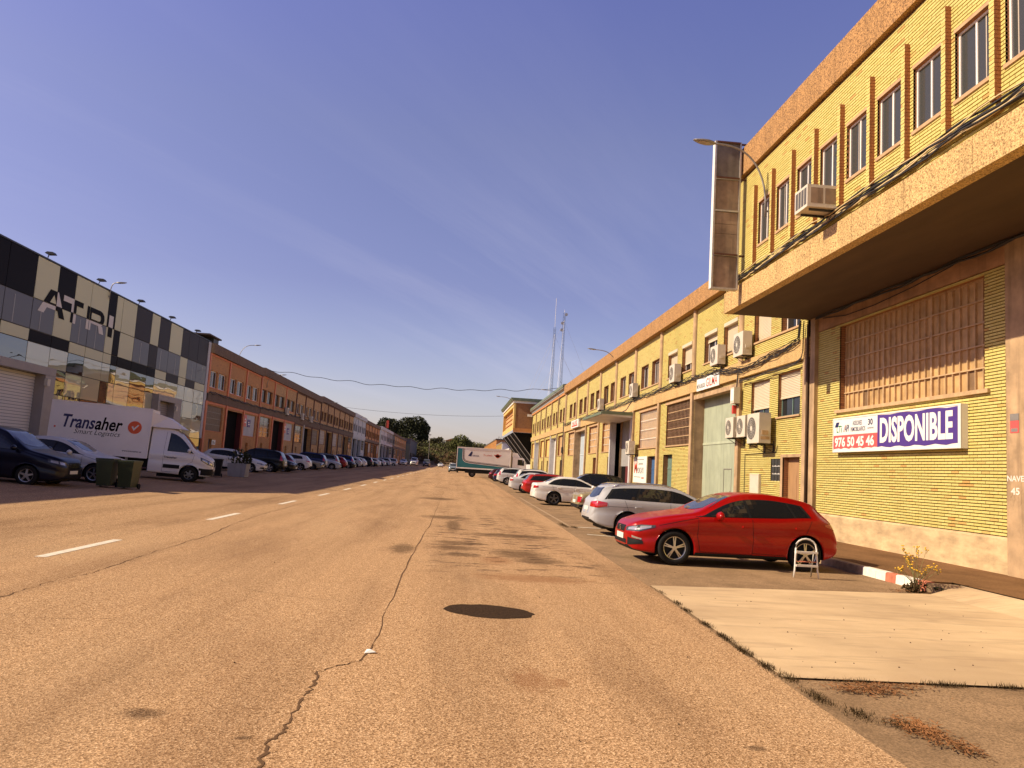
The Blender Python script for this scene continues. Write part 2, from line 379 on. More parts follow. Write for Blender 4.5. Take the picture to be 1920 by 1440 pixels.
def road_mat():
    m, nt, b = new_mat('asphalt')
    p = pos(nt)
    v = nd(nt, 'ShaderNodeTexVoronoi', Scale=95); nt.links.new(p, v.inputs['Vector'])
    sp = nd(nt, 'ShaderNodeRGBToBW'); nt.links.new(v.outputs['Color'], sp.inputs[0])
    f = noise(nt, p, 58, 5, .75); f2 = noise(nt, p, 16, 4, .6)
    c = ramp(nt, sp.outputs[0], [(.0, (.16, .09, .042)), (.25, (.33, .198, .10)), (.55, (.51, .322, .176)), (.85, (.70, .475, .275)), (1, (.85, .63, .40))])
    c = mixc(nt, .8, c, ramp(nt, f, [(.36, (.3, .27, .24)), (.55, (1.22, 1.2, 1.18))]), 'MULTIPLY')
    c = mixc(nt, .5, c, ramp(nt, f2, [(.3, (.7, .68, .66)), (.7, (1.15, 1.15, 1.15))]), 'MULTIPLY')
    big = noise(nt, pos(nt, 1.2, .22, 1), .55, 6, .65)
    c = mixc(nt, ramp(nt, big, [(.48, 0), (.72, .55)]), c, (.17, .095, .052))
    big2 = noise(nt, pos(nt, .5, .16, 1), .8, 5, .6)
    c = mixc(nt, ramp(nt, big2, [(.52, 0), (.78, .4)]), c, (.50, .345, .2))
    trk = noise(nt, pos(nt, 1.6, .035, 1), .9, 4, .6)
    c = mixc(nt, .55, c, ramp(nt, trk, [(.32, (.74, .72, .70)), (.5, (1, 1, 1)), (.68, (1.16, 1.15, 1.13))]), 'MULTIPLY')
    # oily drips where lorries stop, one band in front of the parked cars
    g = nd(nt, 'ShaderNodeNewGeometry'); s = nd(nt, 'ShaderNodeSeparateXYZ'); nt.links.new(g.outputs['Position'], s.inputs[0])
    mask = math_n(nt, 'MULTIPLY', math_n(nt, 'MULTIPLY', ramp(nt, math_n(nt, 'MULTIPLY_ADD', s.outputs[1], .03, 0), [(.34, 0), (.42, 1), (.7, 1), (1, 0)]),
                   ramp(nt, math_n(nt, 'MULTIPLY_ADD', s.outputs[0], .1, .5), [(.42, 0), (.5, 1), (.74, 1), (.8, 0)])), 1)
    st = noise(nt, pos(nt, .9, 1.7, 1), 1.5, 6, .7)
    c = mixc(nt, math_n(nt, 'MULTIPLY', ramp(nt, st, [(.53, 0), (.61, .9)]), mask), c, (.10, .062, .040))
    # individual oil and rust spots soaked into the surface
    wob = math_n(nt, 'MULTIPLY', math_n(nt, 'SUBTRACT', noise(nt, p, 5, 6, .7), .5), 1.9)
    for cls, tone in ((0, (.085, .05, .028)), (1, (.25, .115, .052))):
        acc = None
        for (sx, sy, sa, sb, sk, sc) in SPOTS:
            if sc != cls: continue
            d1 = nd(nt, 'ShaderNodeVectorMath', operation='SUBTRACT'); d1.inputs[1].default_value = (sx, sy, 0); nt.links.new(g.outputs['Position'], d1.inputs[0])
            d2 = nd(nt, 'ShaderNodeVectorMath', operation='MULTIPLY'); d2.inputs[1].default_value = (1/sa, 1/sb, 0); nt.links.new(d1.outputs[0], d2.inputs[0])
            d3 = nd(nt, 'ShaderNodeVectorMath', operation='LENGTH'); nt.links.new(d2.outputs[0], d3.inputs[0])
            mr_ = nd(nt, 'ShaderNodeMapRange'); mr_.inputs['From Min'].default_value = 1.25; mr_.inputs['From Max'].default_value = .55; mr_.inputs['To Max'].default_value = min(1, sk*1.6)
            nt.links.new(math_n(nt, 'ADD', d3.outputs['Value'], wob), mr_.inputs[0])
            acc = mr_.outputs[0] if acc is None else math_n(nt, 'MAXIMUM', acc, mr_.outputs[0])
        c = mixc(nt, math_n(nt, 'MULTIPLY', acc, ramp(nt, f, [(.36, 1.0), (.62, .45)])), c, tone)
    nt.links.new(c, b.inputs['Base Color']); b.inputs['Roughness'].default_value = .9; b.inputs['Specular IOR Level'].default_value = .03
    bump(nt, b, v.outputs[0], .5, .006)
road_mat()
def park_mat(name, base, k):
    m, nt, b = new_mat(name); p = pos(nt)
    f = noise(nt, p, 55, 5, .75); f2 = noise(nt, pos(nt, 1, .7, 1), 1.1, 6, .65)
    c = ramp(nt, f, [(.35, tuple(x*.45 for x in base)), (.5, base), (.66, tuple(min(1, x*1.5) for x in base))])
    c = mixc(nt, ramp(nt, f2, [(.4, 0), (.68, k)]), c, tuple(x*.4 for x in base))
    nt.links.new(c, b.inputs['Base Color']); b.inputs['Roughness'].default_value = .95; b.inputs['Specular IOR Level'].default_value = .05
    bump(nt, b, f, .4, .006)
park_mat('asphalt_dark', (.34, .222, .125), .6)
park_mat('pavement', (.22, .118, .055), .55)
park_mat('red_pavement', (.13, .05, .03), .4)
m, nt, b = new_mat('apron_concrete'); p = pos(nt)
f = noise(nt, p, 90, 4, .8); f2 = noise(nt, pos(nt, .25, 1.2, 1), 1.6, 6, .6); f3 = noise(nt, p, 3.5, 5, .6)
c = ramp(nt, f, [(.27, (.24, .15, .07)), (.33, (.60, .43, .235)), (.7, (.69, .50, .29))])
c = mixc(nt, ramp(nt, f2, [(.42, 0), (.75, .6)]), c, (.46, .31, .17)); c = mixc(nt, ramp(nt, f3, [(.5, 0), (.8, .4)]), c, (.74, .55, .34))
f4 = noise(nt, pos(nt, .5, 3.2, 1), 1.1, 3, .5); c = mixc(nt, ramp(nt, f4, [(.54, 0), (.60, .35), (.66, 0)]), c, (.30, .2, .12))
f5 = noise(nt, p, .5, 4, .6); c = mixc(nt, ramp(nt, f5, [(.35, .45), (.6, 0)]), c, (.33, .22, .125))
nt.links.new(c, b.inputs['Base Color']); b.inputs['Roughness'].default_value = .9; bump(nt, b, f, .25, .004)
mat('earth', (.2, .14, .08), .95, var=(.2, .3))

mb = MB(); mb.quad((-4000, -600, -.16), (4000, -600, -.16), (4000, 5000, -.16), (-4000, 5000, -.16)); struct('ground', mb, 'earth')
EDGE = [(-12, 2.6), (0, 2.75), (7, 2.9), (12.3, 3.08), (25.5, 3.36), (40, 3.55), (75, 3.9), (430, 4.0)]
def edge(y):
    for (a, xa), (b_, xb) in zip(EDGE, EDGE[1:]):
        if a <= y <= b_: return xa+(xb-xa)*(y-a)/(b_-a)
    return EDGE[-1][1]
def strip_sheet(ys, xf, dz=0.):
    mb = MB()
    for a, b_ in zip(ys, ys[1:]):
        xa, xb = xf(a), xf(b_)
        for (p, q), (r_, s_) in zip(zip(xa, xa[1:]), zip(xb, xb[1:])):
            mb.quad((p, a, gz(p, a)+dz), (q, a, gz(q, a)+dz), (s_, b_, gz(s_, b_)+dz), (r_, b_, gz(r_, b_)+dz))
    return mb
YS = [-12, 0, 7, 12.3, 25.5, 40, 75, 120, 200, 300, 430]
road = struct('road', strip_sheet(YS, lambda y: [-17, -13.5, -6, edge(y)]), 'asphalt')
parking = struct('parking_strip', strip_sheet(YS, lambda y: [edge(y)-.02, 8.36], -.012), 'asphalt_dark')
sw_l = struct('pavement_left', strip_sheet(YS, lambda y: [-21.6, -17], .10), 'red_pavement')
# concrete apron with its ramp on to the pavement
ap = MB()
A = [(3.11, 11.98), (2.95, 6.75), (8.0, 12.62), (8.0, 6.75), (8.75, 12.95), (8.75, 6.75)]
zz_ = [.006, .006, .008, .008, .135, .135]
P = [(x, y, z) for (x, y), z in zip(A, zz_)]
ap.add(P, [(0, 1, 3, 2), (2, 3, 5, 4)]); ap.add([(3.11, 11.98, .006), (8.0, 12.62, .008), (8.75, 12.95, .135), (3.11, 11.98, -.02), (8.0, 12.62, -.02), (8.75, 12.95, -.02)], [(0, 1, 4, 3), (1, 2, 5, 4)])
apron = struct('concrete_apron', ap, 'apron_concrete')
sw = MB()
for a, b_ in zip([13.2, 25.5, 40, 75, 120], [25.5, 40, 75, 120, 150]): sw.quad((8.34, a, gz(9, a)+.15), (11.15, a, gz(9, a)+.15), (11.15, b_, gz(9, b_)+.15), (8.34, b_, gz(9, b_)+.15))
sw.quad((8.75, -8, .15), (11.15, -8, .15), (11.15, 13.2, .15), (8.75, 13.2, .15)); sw.quad((8.34, 13.2, .15), (8.75, 13.2, .15), (8.75, 13.2, -.02), (8.34, 13.2, -.02))
pave_r = struct('pavement_right', sw, 'pavement')
kerb = bpy.data.objects.new('kerb', None); C.objects.link(kerb); kerb['kind'] = 'structure'; ORG['kerb'] = Vector((0, 0, 0))
ky = 13.05
kc = ['kerb_red', 'kerb_white', 'kerb_white', 'kerb_red', 'kerb_white', 'kerb_white', 'kerb_grey', 'kerb_grey', 'kerb_grey', 'kerb_grey']
kl = [.34, .30, .28, .34, .34, .5, .95, 1, 1, 1]
i = 0
while ky < 118:
    l = kl[i] if i < len(kl) else 1.5 if ky < 50 else 6
    z = gz(8.3, ky)
    mb = MB(); mb.prism([(8.18, z-.02), (8.345, z-.02), (8.345, z+.152), (8.215, z+.152), (8.19, z+.135)], 'Y', ky+.004, ky+l-.004)
    mb.build('kerb_stone', kc[i] if i < len(kc) else 'kerb_grey', kerb); ky += l; i += 1
mb = MB(); mb.prism([(8.19, 13.04), (8.345, 13.04), (8.72, 12.96), (8.62, 12.80)], 'Z', -.02, .14); mb.build('kerb_stone', 'kerb_grey', kerb)
# channel strip along the road edge
mb = MB()
for a in range(24, 46, 2):
    e = edge(a)+.28; e2 = edge(a+1.96)+.28; mb.quad((e, a, gz(3, a)-.004), (e+.09, a, gz(3, a)-.004), (e2+.09, a+1.96, gz(3, a+2)-.004), (e2, a+1.96, gz(3, a+2)-.004))
tag(mb.build('channel_strip', 'kerb_grey', parking), kind='stuff') if False else mb.build('channel_strip', 'kerb_grey', parking)
# lane dashes
yy = 11.75
for i in range(26):
    mb = MB(); z0, z1 = gz(-5.8, yy)+.004, gz(-5.8, yy+2.6)+.004
    mb.quad((-5.9, yy, z0), (-5.74, yy, z0), (-5.74, yy+2.6, z1), (-5.9, yy+2.6, z1)); mb.build('lane_dash', 'road_white', road); yy += 7.66
# bay lines in the parking strips
for (x0, y0, x1, y1) in [(3.75, 21.4, 5.6, 20.7), (3.9, 24.0, 6.6, 24.2)]:
    mb = MB(); mb.quad((x0, y0, -.007), (x1, y1, -.007), (x1, y1+.13, -.007), (x0, y0+.15, -.007)); mb.build('bay_line', 'road_white', parking)
for y in (51, 57, 76, 86, 97, 112, 131, 150):
    mb = MB(); z = gz(-12, y); mb.quad((-14.5, y, gz(-14.5, y)+.004), (-9.7, y, gz(-9.7, y)+.004), (-9.7, y+.14, gz(-9.7, y)+.004), (-14.5, y+.14, gz(-14.5, y)+.004)); mb.build('bay_line', 'road_white', road)
def ribbon(pts, wd, z, jit=.03, sub=5):
    mb = MB(); P = []
    for (a, b_), (c, d) in zip(pts, pts[1:]):
        for k in range(sub): t = k/sub; P.append((a+(c-a)*t+rnd.uniform(-jit, jit), b_+(d-b_)*t+rnd.uniform(-jit, jit)))
    P.append(pts[-1]); prev = None
    for i, (x, y) in enumerate(P):
        x2, y2 = P[min(i+1, len(P)-1)]; x1, y1 = P[max(i-1, 0)]
        t = Vector((x2-x1, y2-y1)); t = t.normalized() if t.length else Vector((0, 1)); n = Vector((-t.y, t.x))*wd*rnd.choice((.15, .5, .8, 1.0, 1.3))
        cur = ((x+n.x, y+n.y, gz(x, y)+z), (x-n.x, y-n.y, gz(x, y)+z))
        if prev: mb.quad(prev[0], prev[1], cur[1], cur[0])
        prev = cur
    return mb
CR = [([(-0.6, 49.83), (-0.56, 32.0), (-0.58, 21.47), (-0.63, 17.56), (-0.67, 13.25), (-0.66, 9.83), (-0.63, 7.71), (-0.65, 6.78), (-0.75, 6.58)], 0.022, 0.02),
      ([(-0.75, 6.58), (-0.86, 6.48), (-0.94, 6.31), (-0.92, 5.98), (-0.93, 5.74), (-0.95, 5.59), (-0.93, 5.22), (-0.93, 4.97), (-0.96, 4.78), (-0.95, 4.61), (-0.93, 4.38)], 0.018, 0.025),
      ([(-4.64, 8.66), (-4.65, 9.19), (-4.66, 9.79), (-4.58, 10.41), (-4.56, 10.67), (-4.61, 11.6), (-4.64, 12.44), (-4.7, 13.49), (-4.72, 14.57), (-4.72, 15.98)], 0.022, 0.03),
      ([(-4.72, 15.98), (-5.01, 18.26), (-5.17, 21.3), (-5.21, 23.99), (-5.3, 28.58)], 0.03, 0.03),
      ([(-4.21, 7.89), (-3.86, 7.79), (-3.61, 7.77), (-3.17, 7.88)], 0.012, 0.02),
      ([(-3.88, 10.67), (-3.63, 10.71), (-3.32, 10.62), (-3.0, 10.69), (-2.83, 10.32), (-2.49, 9.95), (-2.0, 9.62), (-1.47, 9.44), (-1.22, 9.44)], 0.012, 0.02),
      ([(-10.06, 18.31), (-9.56, 19.14), (-9.59, 21.32), (-9.64, 24.91), (-9.42, 28.57)], 0.02, 0.05),
      ([(-7.79, 14.28), (-7.56, 15.05), (-7.41, 15.92), (-7.54, 16.92)], 0.014, 0.04),
      ([(-0.04, 12.2), (0.32, 11.49), (0.93, 11.28)], 0.01, 0.02)]
for (pts, wd, jit), kw in zip(CR, (.4, .6, .35, .35, .25, .25, .35, .3, .25)): ribbon(pts, wd*kw, .003, jit).build('crack', 'crack', road)
# round tar patch
mb = MB(); n = 40; cx, cy = .5, 9.2
mb.add([(cx+(.52+.02*rnd.uniform(-1, 1))*math.cos(2*math.pi*k/n), cy+(.40+.02*rnd.uniform(-1, 1))*math.sin(2*math.pi*k/n)-.06*math.cos(2*math.pi*k/n), .004) for k in range(n)], [tuple(range(n))])
mb.build('tar_patch', 'tar', road)
# scraps of paper on the road
for (x, y, s_, nm) in [(-.62, 6.98, .05, 'paper_scrap'), (10.4, 20.9, .07, 'litter_scrap')]:
    z = .004 if x < 8 else .152
    mb = MB(); mb.add([(x-s_, y-s_*.6, z), (x+s_, y-s_*.4, z+.01), (x+s_*.8, y+s_*.6, z+.004), (x-s_*.7, y+s_*.7, z+.02), (x, y, z+.03)], [(0, 1, 4), (1, 2, 4), (2, 3, 4), (3, 0, 4)])
    tag(mb.build(nm, 'paper'), 'small crumpled white scrap lying on the %s' % ('cracked road' if x < 8 else 'pavement by the yellow brick wall'), 'litter')

# ------------------------------------------------------------------ wall helpers (facades in planes of constant X)
def wall_holes(mb, X, y0, y1, z0, z1, holes, mi=0, face=-1):
    ys = sorted({y0, y1, *[min(max(h[0], y0), y1) for h in holes], *[min(max(h[1], y0), y1) for h in holes]})
    zs = sorted({z0, z1, *[min(max(h[2], z0), z1) for h in holes], *[min(max(h[3], z0), z1) for h in holes]})
    for a, b_ in zip(ys, ys[1:]):
        for c, d in zip(zs, zs[1:]):
            m_ = ((a+b_)/2, (c+d)/2)
            if any(h[0] < m_[0] < h[1] and h[2] < m_[1] < h[3] for h in holes): continue
            q = [(X, a, c), (X, b_, c), (X, b_, d), (X, a, d)]
            mb.add(q if face > 0 else q[::-1], [(0, 1, 2, 3)], mi)
def reveals(mb, X, h, dep, mi=0):
    y0, y1, z0, z1 = h[:4]; X2 = X+dep
    mb.quad((X, y1, z0), (X2, y1, z0), (X2, y1, z1), (X, y1, z1), mi); mb.quad((X, y0, z1), (X2, y0, z1), (X2, y0, z0), (X, y0, z0), mi)
    mb.quad((X, y0, z1), (X, y1, z1), (X2, y1, z1), (X2, y0, z1), mi); mb.quad((X, y0, z0), (X2, y0, z0), (X2, y1, z0), (X, y1, z0), mi)
CO, BL = .069, .25
def bricks(y0, y1, z0, z1, holes):
    out = []; i = int(math.ceil(z0/CO-1e-6))
    while (i+1)*CO <= z1+1e-6:
        za, zb = i*CO+.0105, (i+1)*CO-.0105; off = -.125 if i % 2 == 0 else 0
        iv = [(y0, y1)]
        for h in holes:
            if h[2] < (za+zb)/2 < h[3]:
                nv = []
                for a, b_ in iv:
                    if h[1] <= a or h[0] >= b_: nv.append((a, b_)); continue
                    if a < h[0]: nv.append((a, h[0]))
                    if h[1] < b_: nv.append((h[1], b_))
                iv = nv
        for a, b_ in iv:
            k = math.floor((a-off)/BL)
            while k*BL+off < b_-.01:
                p, q = max(a, k*BL+off+.004), min(b_, (k+1)*BL+off-.004)
                if q-p > .02: out.append((p, q, za, zb))
                k += 1
        i += 1
    return out
def brick_box(mb, X, b_, dep=.04):
    p, q, za, zb = b_; x = X+rnd.uniform(-.002, .002); x2 = X+dep
    mb.add([(x, p, za), (x, q, za), (x, q, zb), (x, p, zb), (x2, p, za), (x2, q, za), (x2, q, zb), (x2, p, zb)],
           [(0, 3, 2, 1), (0, 1, 5, 4), (3, 7, 6, 2), (0, 4, 7, 3), (1, 2, 6, 5)])
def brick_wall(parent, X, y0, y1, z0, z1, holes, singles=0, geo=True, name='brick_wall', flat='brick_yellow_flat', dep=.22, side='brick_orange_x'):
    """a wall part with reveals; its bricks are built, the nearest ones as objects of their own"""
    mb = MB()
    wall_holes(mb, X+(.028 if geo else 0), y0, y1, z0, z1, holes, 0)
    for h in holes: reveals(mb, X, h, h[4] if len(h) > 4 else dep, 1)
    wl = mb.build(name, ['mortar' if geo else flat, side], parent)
    if geo:
        bs = bricks(y0, y1, z0, z1, holes)
        if singles:
            full = [b_ for b_ in bs if b_[1]-b_[0] > .235]; full.sort(key=lambda b_: (b_[0]**2+121+(b_[2]-1.65)**2)/(1+0))
            one = full[:singles]; st = set(one); bs = [b_ for b_ in bs if b_ not in st]
            u = MB(); u.box(0, .04, -.121, .121, 0, CO-.021); me = None
            og = ORG[wl.name]
            for p, q, za, zb in one:
                if me is None:
                    ob = u.build('brick', 'brick_yellow', None, org=(0, 0, 0)); me = ob.data
                else: ob = bpy.data.objects.new('brick', me); C.objects.link(ob)
                ob.parent = wl; ob.location = Vector((X+rnd.uniform(-.0025, .0025), (p+q)/2, za))-og; ORG[ob.name] = og
        mb = MB()
        for b_ in bs: brick_box(mb, X, b_)
        tag(mb.build('bricks', 'brick_yellow', wl), kind='stuff')
    return wl
def frame_ring(mb, X, y0, y1, z0, z1, t, d, mi=0):
    mb.box(X, X+d, y0, y1, z0, z0+t, mi); mb.box(X, X+d, y0, y1, z1-t, z1, mi); mb.box(X, X+d, y0, y0+t, z0+t, z1-t, mi); mb.box(X, X+d, y1-t, y1, z0+t, z1-t, mi)
def window(parent, X, y0, y1, z0, z1, fm='alu_frame', gm='glass_dark', n=2, t=.05, shut=0, curtain=0, label=None):
    """X is the plane of the window inside its reveal"""
    mb = MB(); frame_ring(mb, X, y0, y1, z0, z1, t, .05)
    ww = (y1-y0)/n
    for k in range(1, n): mb.box(X+.004, X+.046, y0+k*ww-t*.5, y0+k*ww+t*.5, z0+t, z1-t)
    o = mb.build('window', fm, parent)
    for k in range(n):
        mb = MB(); mb.quad((X+.025, y0+k*ww+t*.4, z0+t*.6), (X+.025, y0+k*ww+t*.4, z1-t*.6), (X+.025, y0+(k+1)*ww-t*.4, z1-t*.6), (X+.025, y0+(k+1)*ww-t*.4, z0+t*.6)); mb.build('pane', gm, o)
    if curtain:
        mb = MB()
        for k in range(n):
            for s_ in range(6):
                ya = y0+k*ww+ww*(.1+.1*s_ if rnd.random() < .9 else .3)
                if rnd.random() < curtain: mb.box(X+.022, X+.0245, ya, ya+ww*.05, z0+t, z1-t*1.2)
        if mb.v: mb.build('curtain', 'curtain', o)
    if shut > 0:
        mb = MB(); zb = z1-(z1-z0)*shut; k = 0; z = z1
        while z-.055 > zb: mb.prism([(X-.04, z-.052), (X-.012, z-.055), (X-.012, z), (X-.028, z-.004)], 'Y', y0+.01, y1-.01); z -= .055
        mb.box(X-.05, X-.012, y0+.01, y1-.01, z-.05, z-.002); mb.build('shutter', 'shutter', o)
    return o
def sill(parent, X, y0, y1, z, t=.06, out=.06, m_='sill_stone', dep=.25):
    mb = MB(); mb.box(X-out, X+dep-.01, y0-.06, y1+.06, z-t, z-.002); mb.build('sill', m_, parent)
def ac_unit(xw, yc, z0, wd, h, d, label, gap=.1, fans=1, fy=0., big=False):
    """air-conditioner outdoor unit on brackets, its fan towards the street; xw is the wall plane"""
    x1 = xw-gap; x0 = x1-d
    t = thing('air_conditioner', (xw-gap-d/2, yc, z0), label, 'air conditioner', 'outdoor air conditioners on the facades')
    mb = MB(); bv = .015; mb.prism([(x0, z0), (x1, z0), (x1, z0+h), (x0+bv, z0+h), (x0, z0+h-bv)], 'Y', yc-wd/2, yc+wd/2); cs = mb.build('casing', 'ac_white', t)
    mb = MB(); mb.box(x0+.06, x1-.04, yc-wd/2-.003, yc-wd/2, z0+.12*h, z0+.22*h); mb.box(x0+.1, x1-.1, yc-wd/2-.03, yc-wd/2, z0+.28*h, z0+.42*h); mb.build('service_cover', 'ac_white' if not big else 'pink_metal', cs)
    r = min(wd, h)*.38; mb = MB(); cy = yc+wd*.13+fy
    mb.disc((x0-.002, cy, z0+h*.5), (-1, 0, 0), r, 24); mb.build('fan_opening', 'ac_dark', t)
    mb = MB()
    for k in range(5): mb.lathe([(r*(.2+.2*k)-.004, -.008), (r*(.2+.2*k)+.004, -.008)], (x0, cy, z0+h*.5), 'X', 20)
    for k in range(16):
        a = math.pi*2*k/16; mb.tube([(x0-.008, cy+math.cos(a)*r*.18, z0+h*.5+math.sin(a)*r*.18), (x0-.008, cy+math.cos(a)*r, z0+h*.5+math.sin(a)*r)], .003, 4)
    mb.disc((x0-.012, cy, z0+h*.5), (-1, 0, 0), r*.24, 14); mb.build('fan_grille', 'ac_white', t)
    mb = MB()
    for s_ in (-.33, .33):
        mb.box(x0+.02, xw-.005, yc+s_*wd-.02, yc+s_*wd+.02, z0-.04, z0-.002); mb.box(xw-.035, xw-.004, yc+s_*wd-.02, yc+s_*wd+.02, z0-.3, z0-.04)
        mb.tube([(x0+.08, yc+s_*wd, z0-.04), (xw-.03, yc+s_*wd, z0-.28)], .012, 5)
    mb.build('bracket', 'black_metal', t)
    mb = MB(); mb.tube([(xw-.06, yc-wd*.4, z0+.1), (xw-.05, yc-wd*.45, z0-.05), (xw-.03, yc-wd*.42, z0-.25)], .014, 5); mb.build('pipe', 'black_cable', t)
    return t
def bundle(name, pts, n, rad, spread, label, mt=('black_cable', 'pale_cable'), palefrac=.2, sag=.04, cat='cable'):
    mb = MB()
    for k in range(n):
        off = Vector((rnd.uniform(-.3, .3), 0, rnd.uniform(-1, 1)))*spread; ph = rnd.uniform(0, 9); P = []
        L = [Vector(p) for p in pts]
        for a, b_ in zip(L, L[1:]):
            ns = max(2, int((b_-a).length/.45))
            for s_ in range(ns):
                q = a.lerp(b_, s_/ns); P.append(q+off+Vector((0, 0, sag*math.sin(ph+q.y*1.9+q.z*2)+.6*sag*math.sin(ph*2+q.y*4.1))))
        P.append(L[-1]+off); mb.tube(P, rad*rnd.uniform(.7, 1.25), 5, 1 if rnd.random() < palefrac else 0)
    return tag(mb.build(name, list(mt)), label, cat)

# ------------------------------------------------------------------ near unit with the overhanging upper floor
W, O = 11.1, 8.25
nb = thing('brick_warehouse', (15, 14, .15), 'near yellow brick warehouse with overhanging upper floor over the available sign', 'building', 'yellow brick units on the right')
big = (15.63, 21.93, 3.94, 6.44, .22)
mb = MB(); mb.box(W+.3, 30, -8, 23.72, .0, 11.2); mb.build('core', 'concrete', nb)
# ground-floor wall, its bricks, plinth, pilasters, beam
brick_wall(nb, W, 14.9, 23.3, .87, 6.5, [big], singles=300)
mb = MB(); wall_holes(mb, W, -8, 14.1, .14, 6.5, []); mb.build('side_bay_wall', 'brick_yellow_flat', nb)
mb = MB(); mb.prism([(W-.035, .14), (W+.1, .14), (W+.1, .885), (W+.01, .885), (W-.03, .84)], 'Y', 14.9, 23.28); mb.build('plinth', 'plinth_render', nb)
mb = MB(); mb.box(W-.02, W+.29, 14.9, 23.28, 6.5, 6.955); mb.build('beam', 'concrete_beam', nb)
mb = MB(); mb.box(W-.10, W+.29, 14.07, 14.86, .14, 6.95); mb.build('pilaster', 'concrete', nb)
mb = MB(); mb.box(W-.12, W+.29, 23.30, 23.62, .14, 6.95); mb.build('pilaster', 'concrete', nb)
mb = MB(); mb.box(W-.012, W+.05, 14.862, 14.898, .14, .88); mb.build('drain_slot', 'crack', nb)
# the big industrial window: frame, bars and its dusty panes
y0, y1, z0, z1 = big[:4]; X = W+.2
mb = MB(); frame_ring(mb, X-.03, y0, y1, z0, z1, .045, .05)
cols, rows = 24, 5; cw, rh = (y1-y0)/cols, (z1-z0)/rows
for k in range(1, cols):
    t = .055 if k in (8, 16) else .022; mb.box(X-(.06 if t > .03 else .05), X+.02, y0+k*cw-t/2, y0+k*cw+t/2, z0, z1)
for k in range(1, rows): mb.box(X-.056, X+.02, y0, y1, z0+k*rh-.016, z0+k*rh+.016)
bw = mb.build('industrial_window', 'pink_metal', nb)
u = MB(); u.prism([(-.001, -rh/2+.012), (.012, -rh/2+.012), (.012, rh/2-.012), (-.001, rh/2-.012)], 'Y', -cw/2+.007, cw/2-.007); pm = {}
for r_ in range(rows):
    for k in range(cols):
        dk = 'dusty_pane_dark' if (k in (19, 2) and r_ == 0) else 'dusty_pane'
        if dk not in pm: ob = u.build('pane', dk, None, org=(0, 0, 0)); pm[dk] = ob.data
        else: ob = bpy.data.objects.new('pane', pm[dk]); C.objects.link(ob)
        ob.parent = bw; ob.location = Vector((X+rnd.uniform(0, .004), y0+(k+.5)*cw, z0+(r_+.5)*rh))-ORG[nb.name]; ob.rotation_euler = (0, rnd.uniform(-.008, .008), rnd.uniform(-.012, .012)); ORG[ob.name] = ORG[nb.name]
sill(nb, W, y0-.12, y1+.1, z0, .09, .07, 'pink_metal')
# overhanging floor
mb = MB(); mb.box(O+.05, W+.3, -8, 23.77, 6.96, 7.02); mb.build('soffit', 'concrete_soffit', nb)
fa = MB(); k = -8.
while k < 23.7:
    e = min(23.77, k+1.98); mb = MB(); mb.box(O-.06, O+.2, k+.006, e-.006, 6.955, 7.60); mb.build('fascia_panel', 'aggregate_pale', nb); k = e
k = -8.
while k < 23.7:
    e = min(23.77, k+1.02); mb = MB(); mb.prism([(O-.12, 10.96), (O+.3, 10.96), (O+.3, 11.84), (O-.10, 11.84), (O-.12, 11.82)], 'Y', k+.004, e-.004); mb.build('cornice_panel', 'aggregate', nb); k = e
wy = [20.29, 19.01, 17.74, 16.47, 15.2, 13.93, 12.66, 11.41, 10.16, 8.91]
hol = [(a, a+.92, 8.47, 9.72, .12) for a in wy]
brick_wall(nb, O, 6, 23.77, 7.59, 10.97, hol, name='upper_brick_wall')
mb = MB(); wall_holes(mb, O, -8, 6, 7.59, 10.97, []); mb.build('upper_side_wall', 'brick_yellow_flat', nb)
mb = MB(); mb.box(O+.15, W+.3, -8, 23.76, 7.02, 11.6); mb.build('upper_core', 'dark_inside', nb)
mb = MB(); mb.quad((O, 23.77, 6.96), (30, 23.77, 6.96), (30, 23.77, 11.5), (O, 23.77, 11.5)); mb.build('end_wall', 'concrete', nb)
for a in wy:
    window(nb, O+.07, a, a+.92, 8.47, 9.72, 'alu_frame', 'glass_mid', 2, .045, curtain=.12)
    mb = MB(); mb.box(O-.03, O+.12, a-.02, a+.94, 8.40, 8.468); mb.build('sill', 'sill_stone', nb)
    mb = MB(); mb.box(O-.012, O+.1, a-.02, a+.94, 9.722, 9.79); mb.build('lintel', 'sill_stone', nb)
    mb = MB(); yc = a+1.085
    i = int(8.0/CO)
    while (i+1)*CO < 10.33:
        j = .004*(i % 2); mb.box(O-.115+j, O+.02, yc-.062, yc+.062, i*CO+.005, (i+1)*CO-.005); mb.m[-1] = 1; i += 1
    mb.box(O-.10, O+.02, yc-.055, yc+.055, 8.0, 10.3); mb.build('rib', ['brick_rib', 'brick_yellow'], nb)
# things on the near unit ------------------------------------------------
t = thing('advertising_sign', (11.0, 19.05, 2.69), 'long lightbox reading DISPONIBLE in white on purple, phone number on red', 'sign')
y0, y1, z0, z1, x = 16.17, 21.95, 2.69, 3.67, 10.94
mb = MB(); mb.box(x, W-.005, y0, y1, z0, z1); mb.build('lightbox', 'white_paint', t)
mb = MB(); frame_ring(mb, x-.012, y0, y1, z0, z1, .035, .011); mb.box(x-.010, x, y0, y0+.10, z0+.036, z1-.036); mb.build('frame', 'alu_frame', t)
ym = 19.55; xs = x-.004
mb = MB(); n = 16
top = [(y0+.10+(ym-y0-.10)*k/n, z1-.05-.02*math.sin(k*1.1)*(k % 3)/2) for k in range(n+1)]; bot = [(y0+.10+(ym-y0-.10)*k/n, z0+.10+.02*math.sin(k*1.7+1)) for k in range(n+1)]
for k in range(n): mb.quad((xs, *bot[k]), (xs, *top[k]), (xs, *top[k+1]), (xs, *bot[k+1]))
mb.build('purple_panel', 'sign_purple', t)
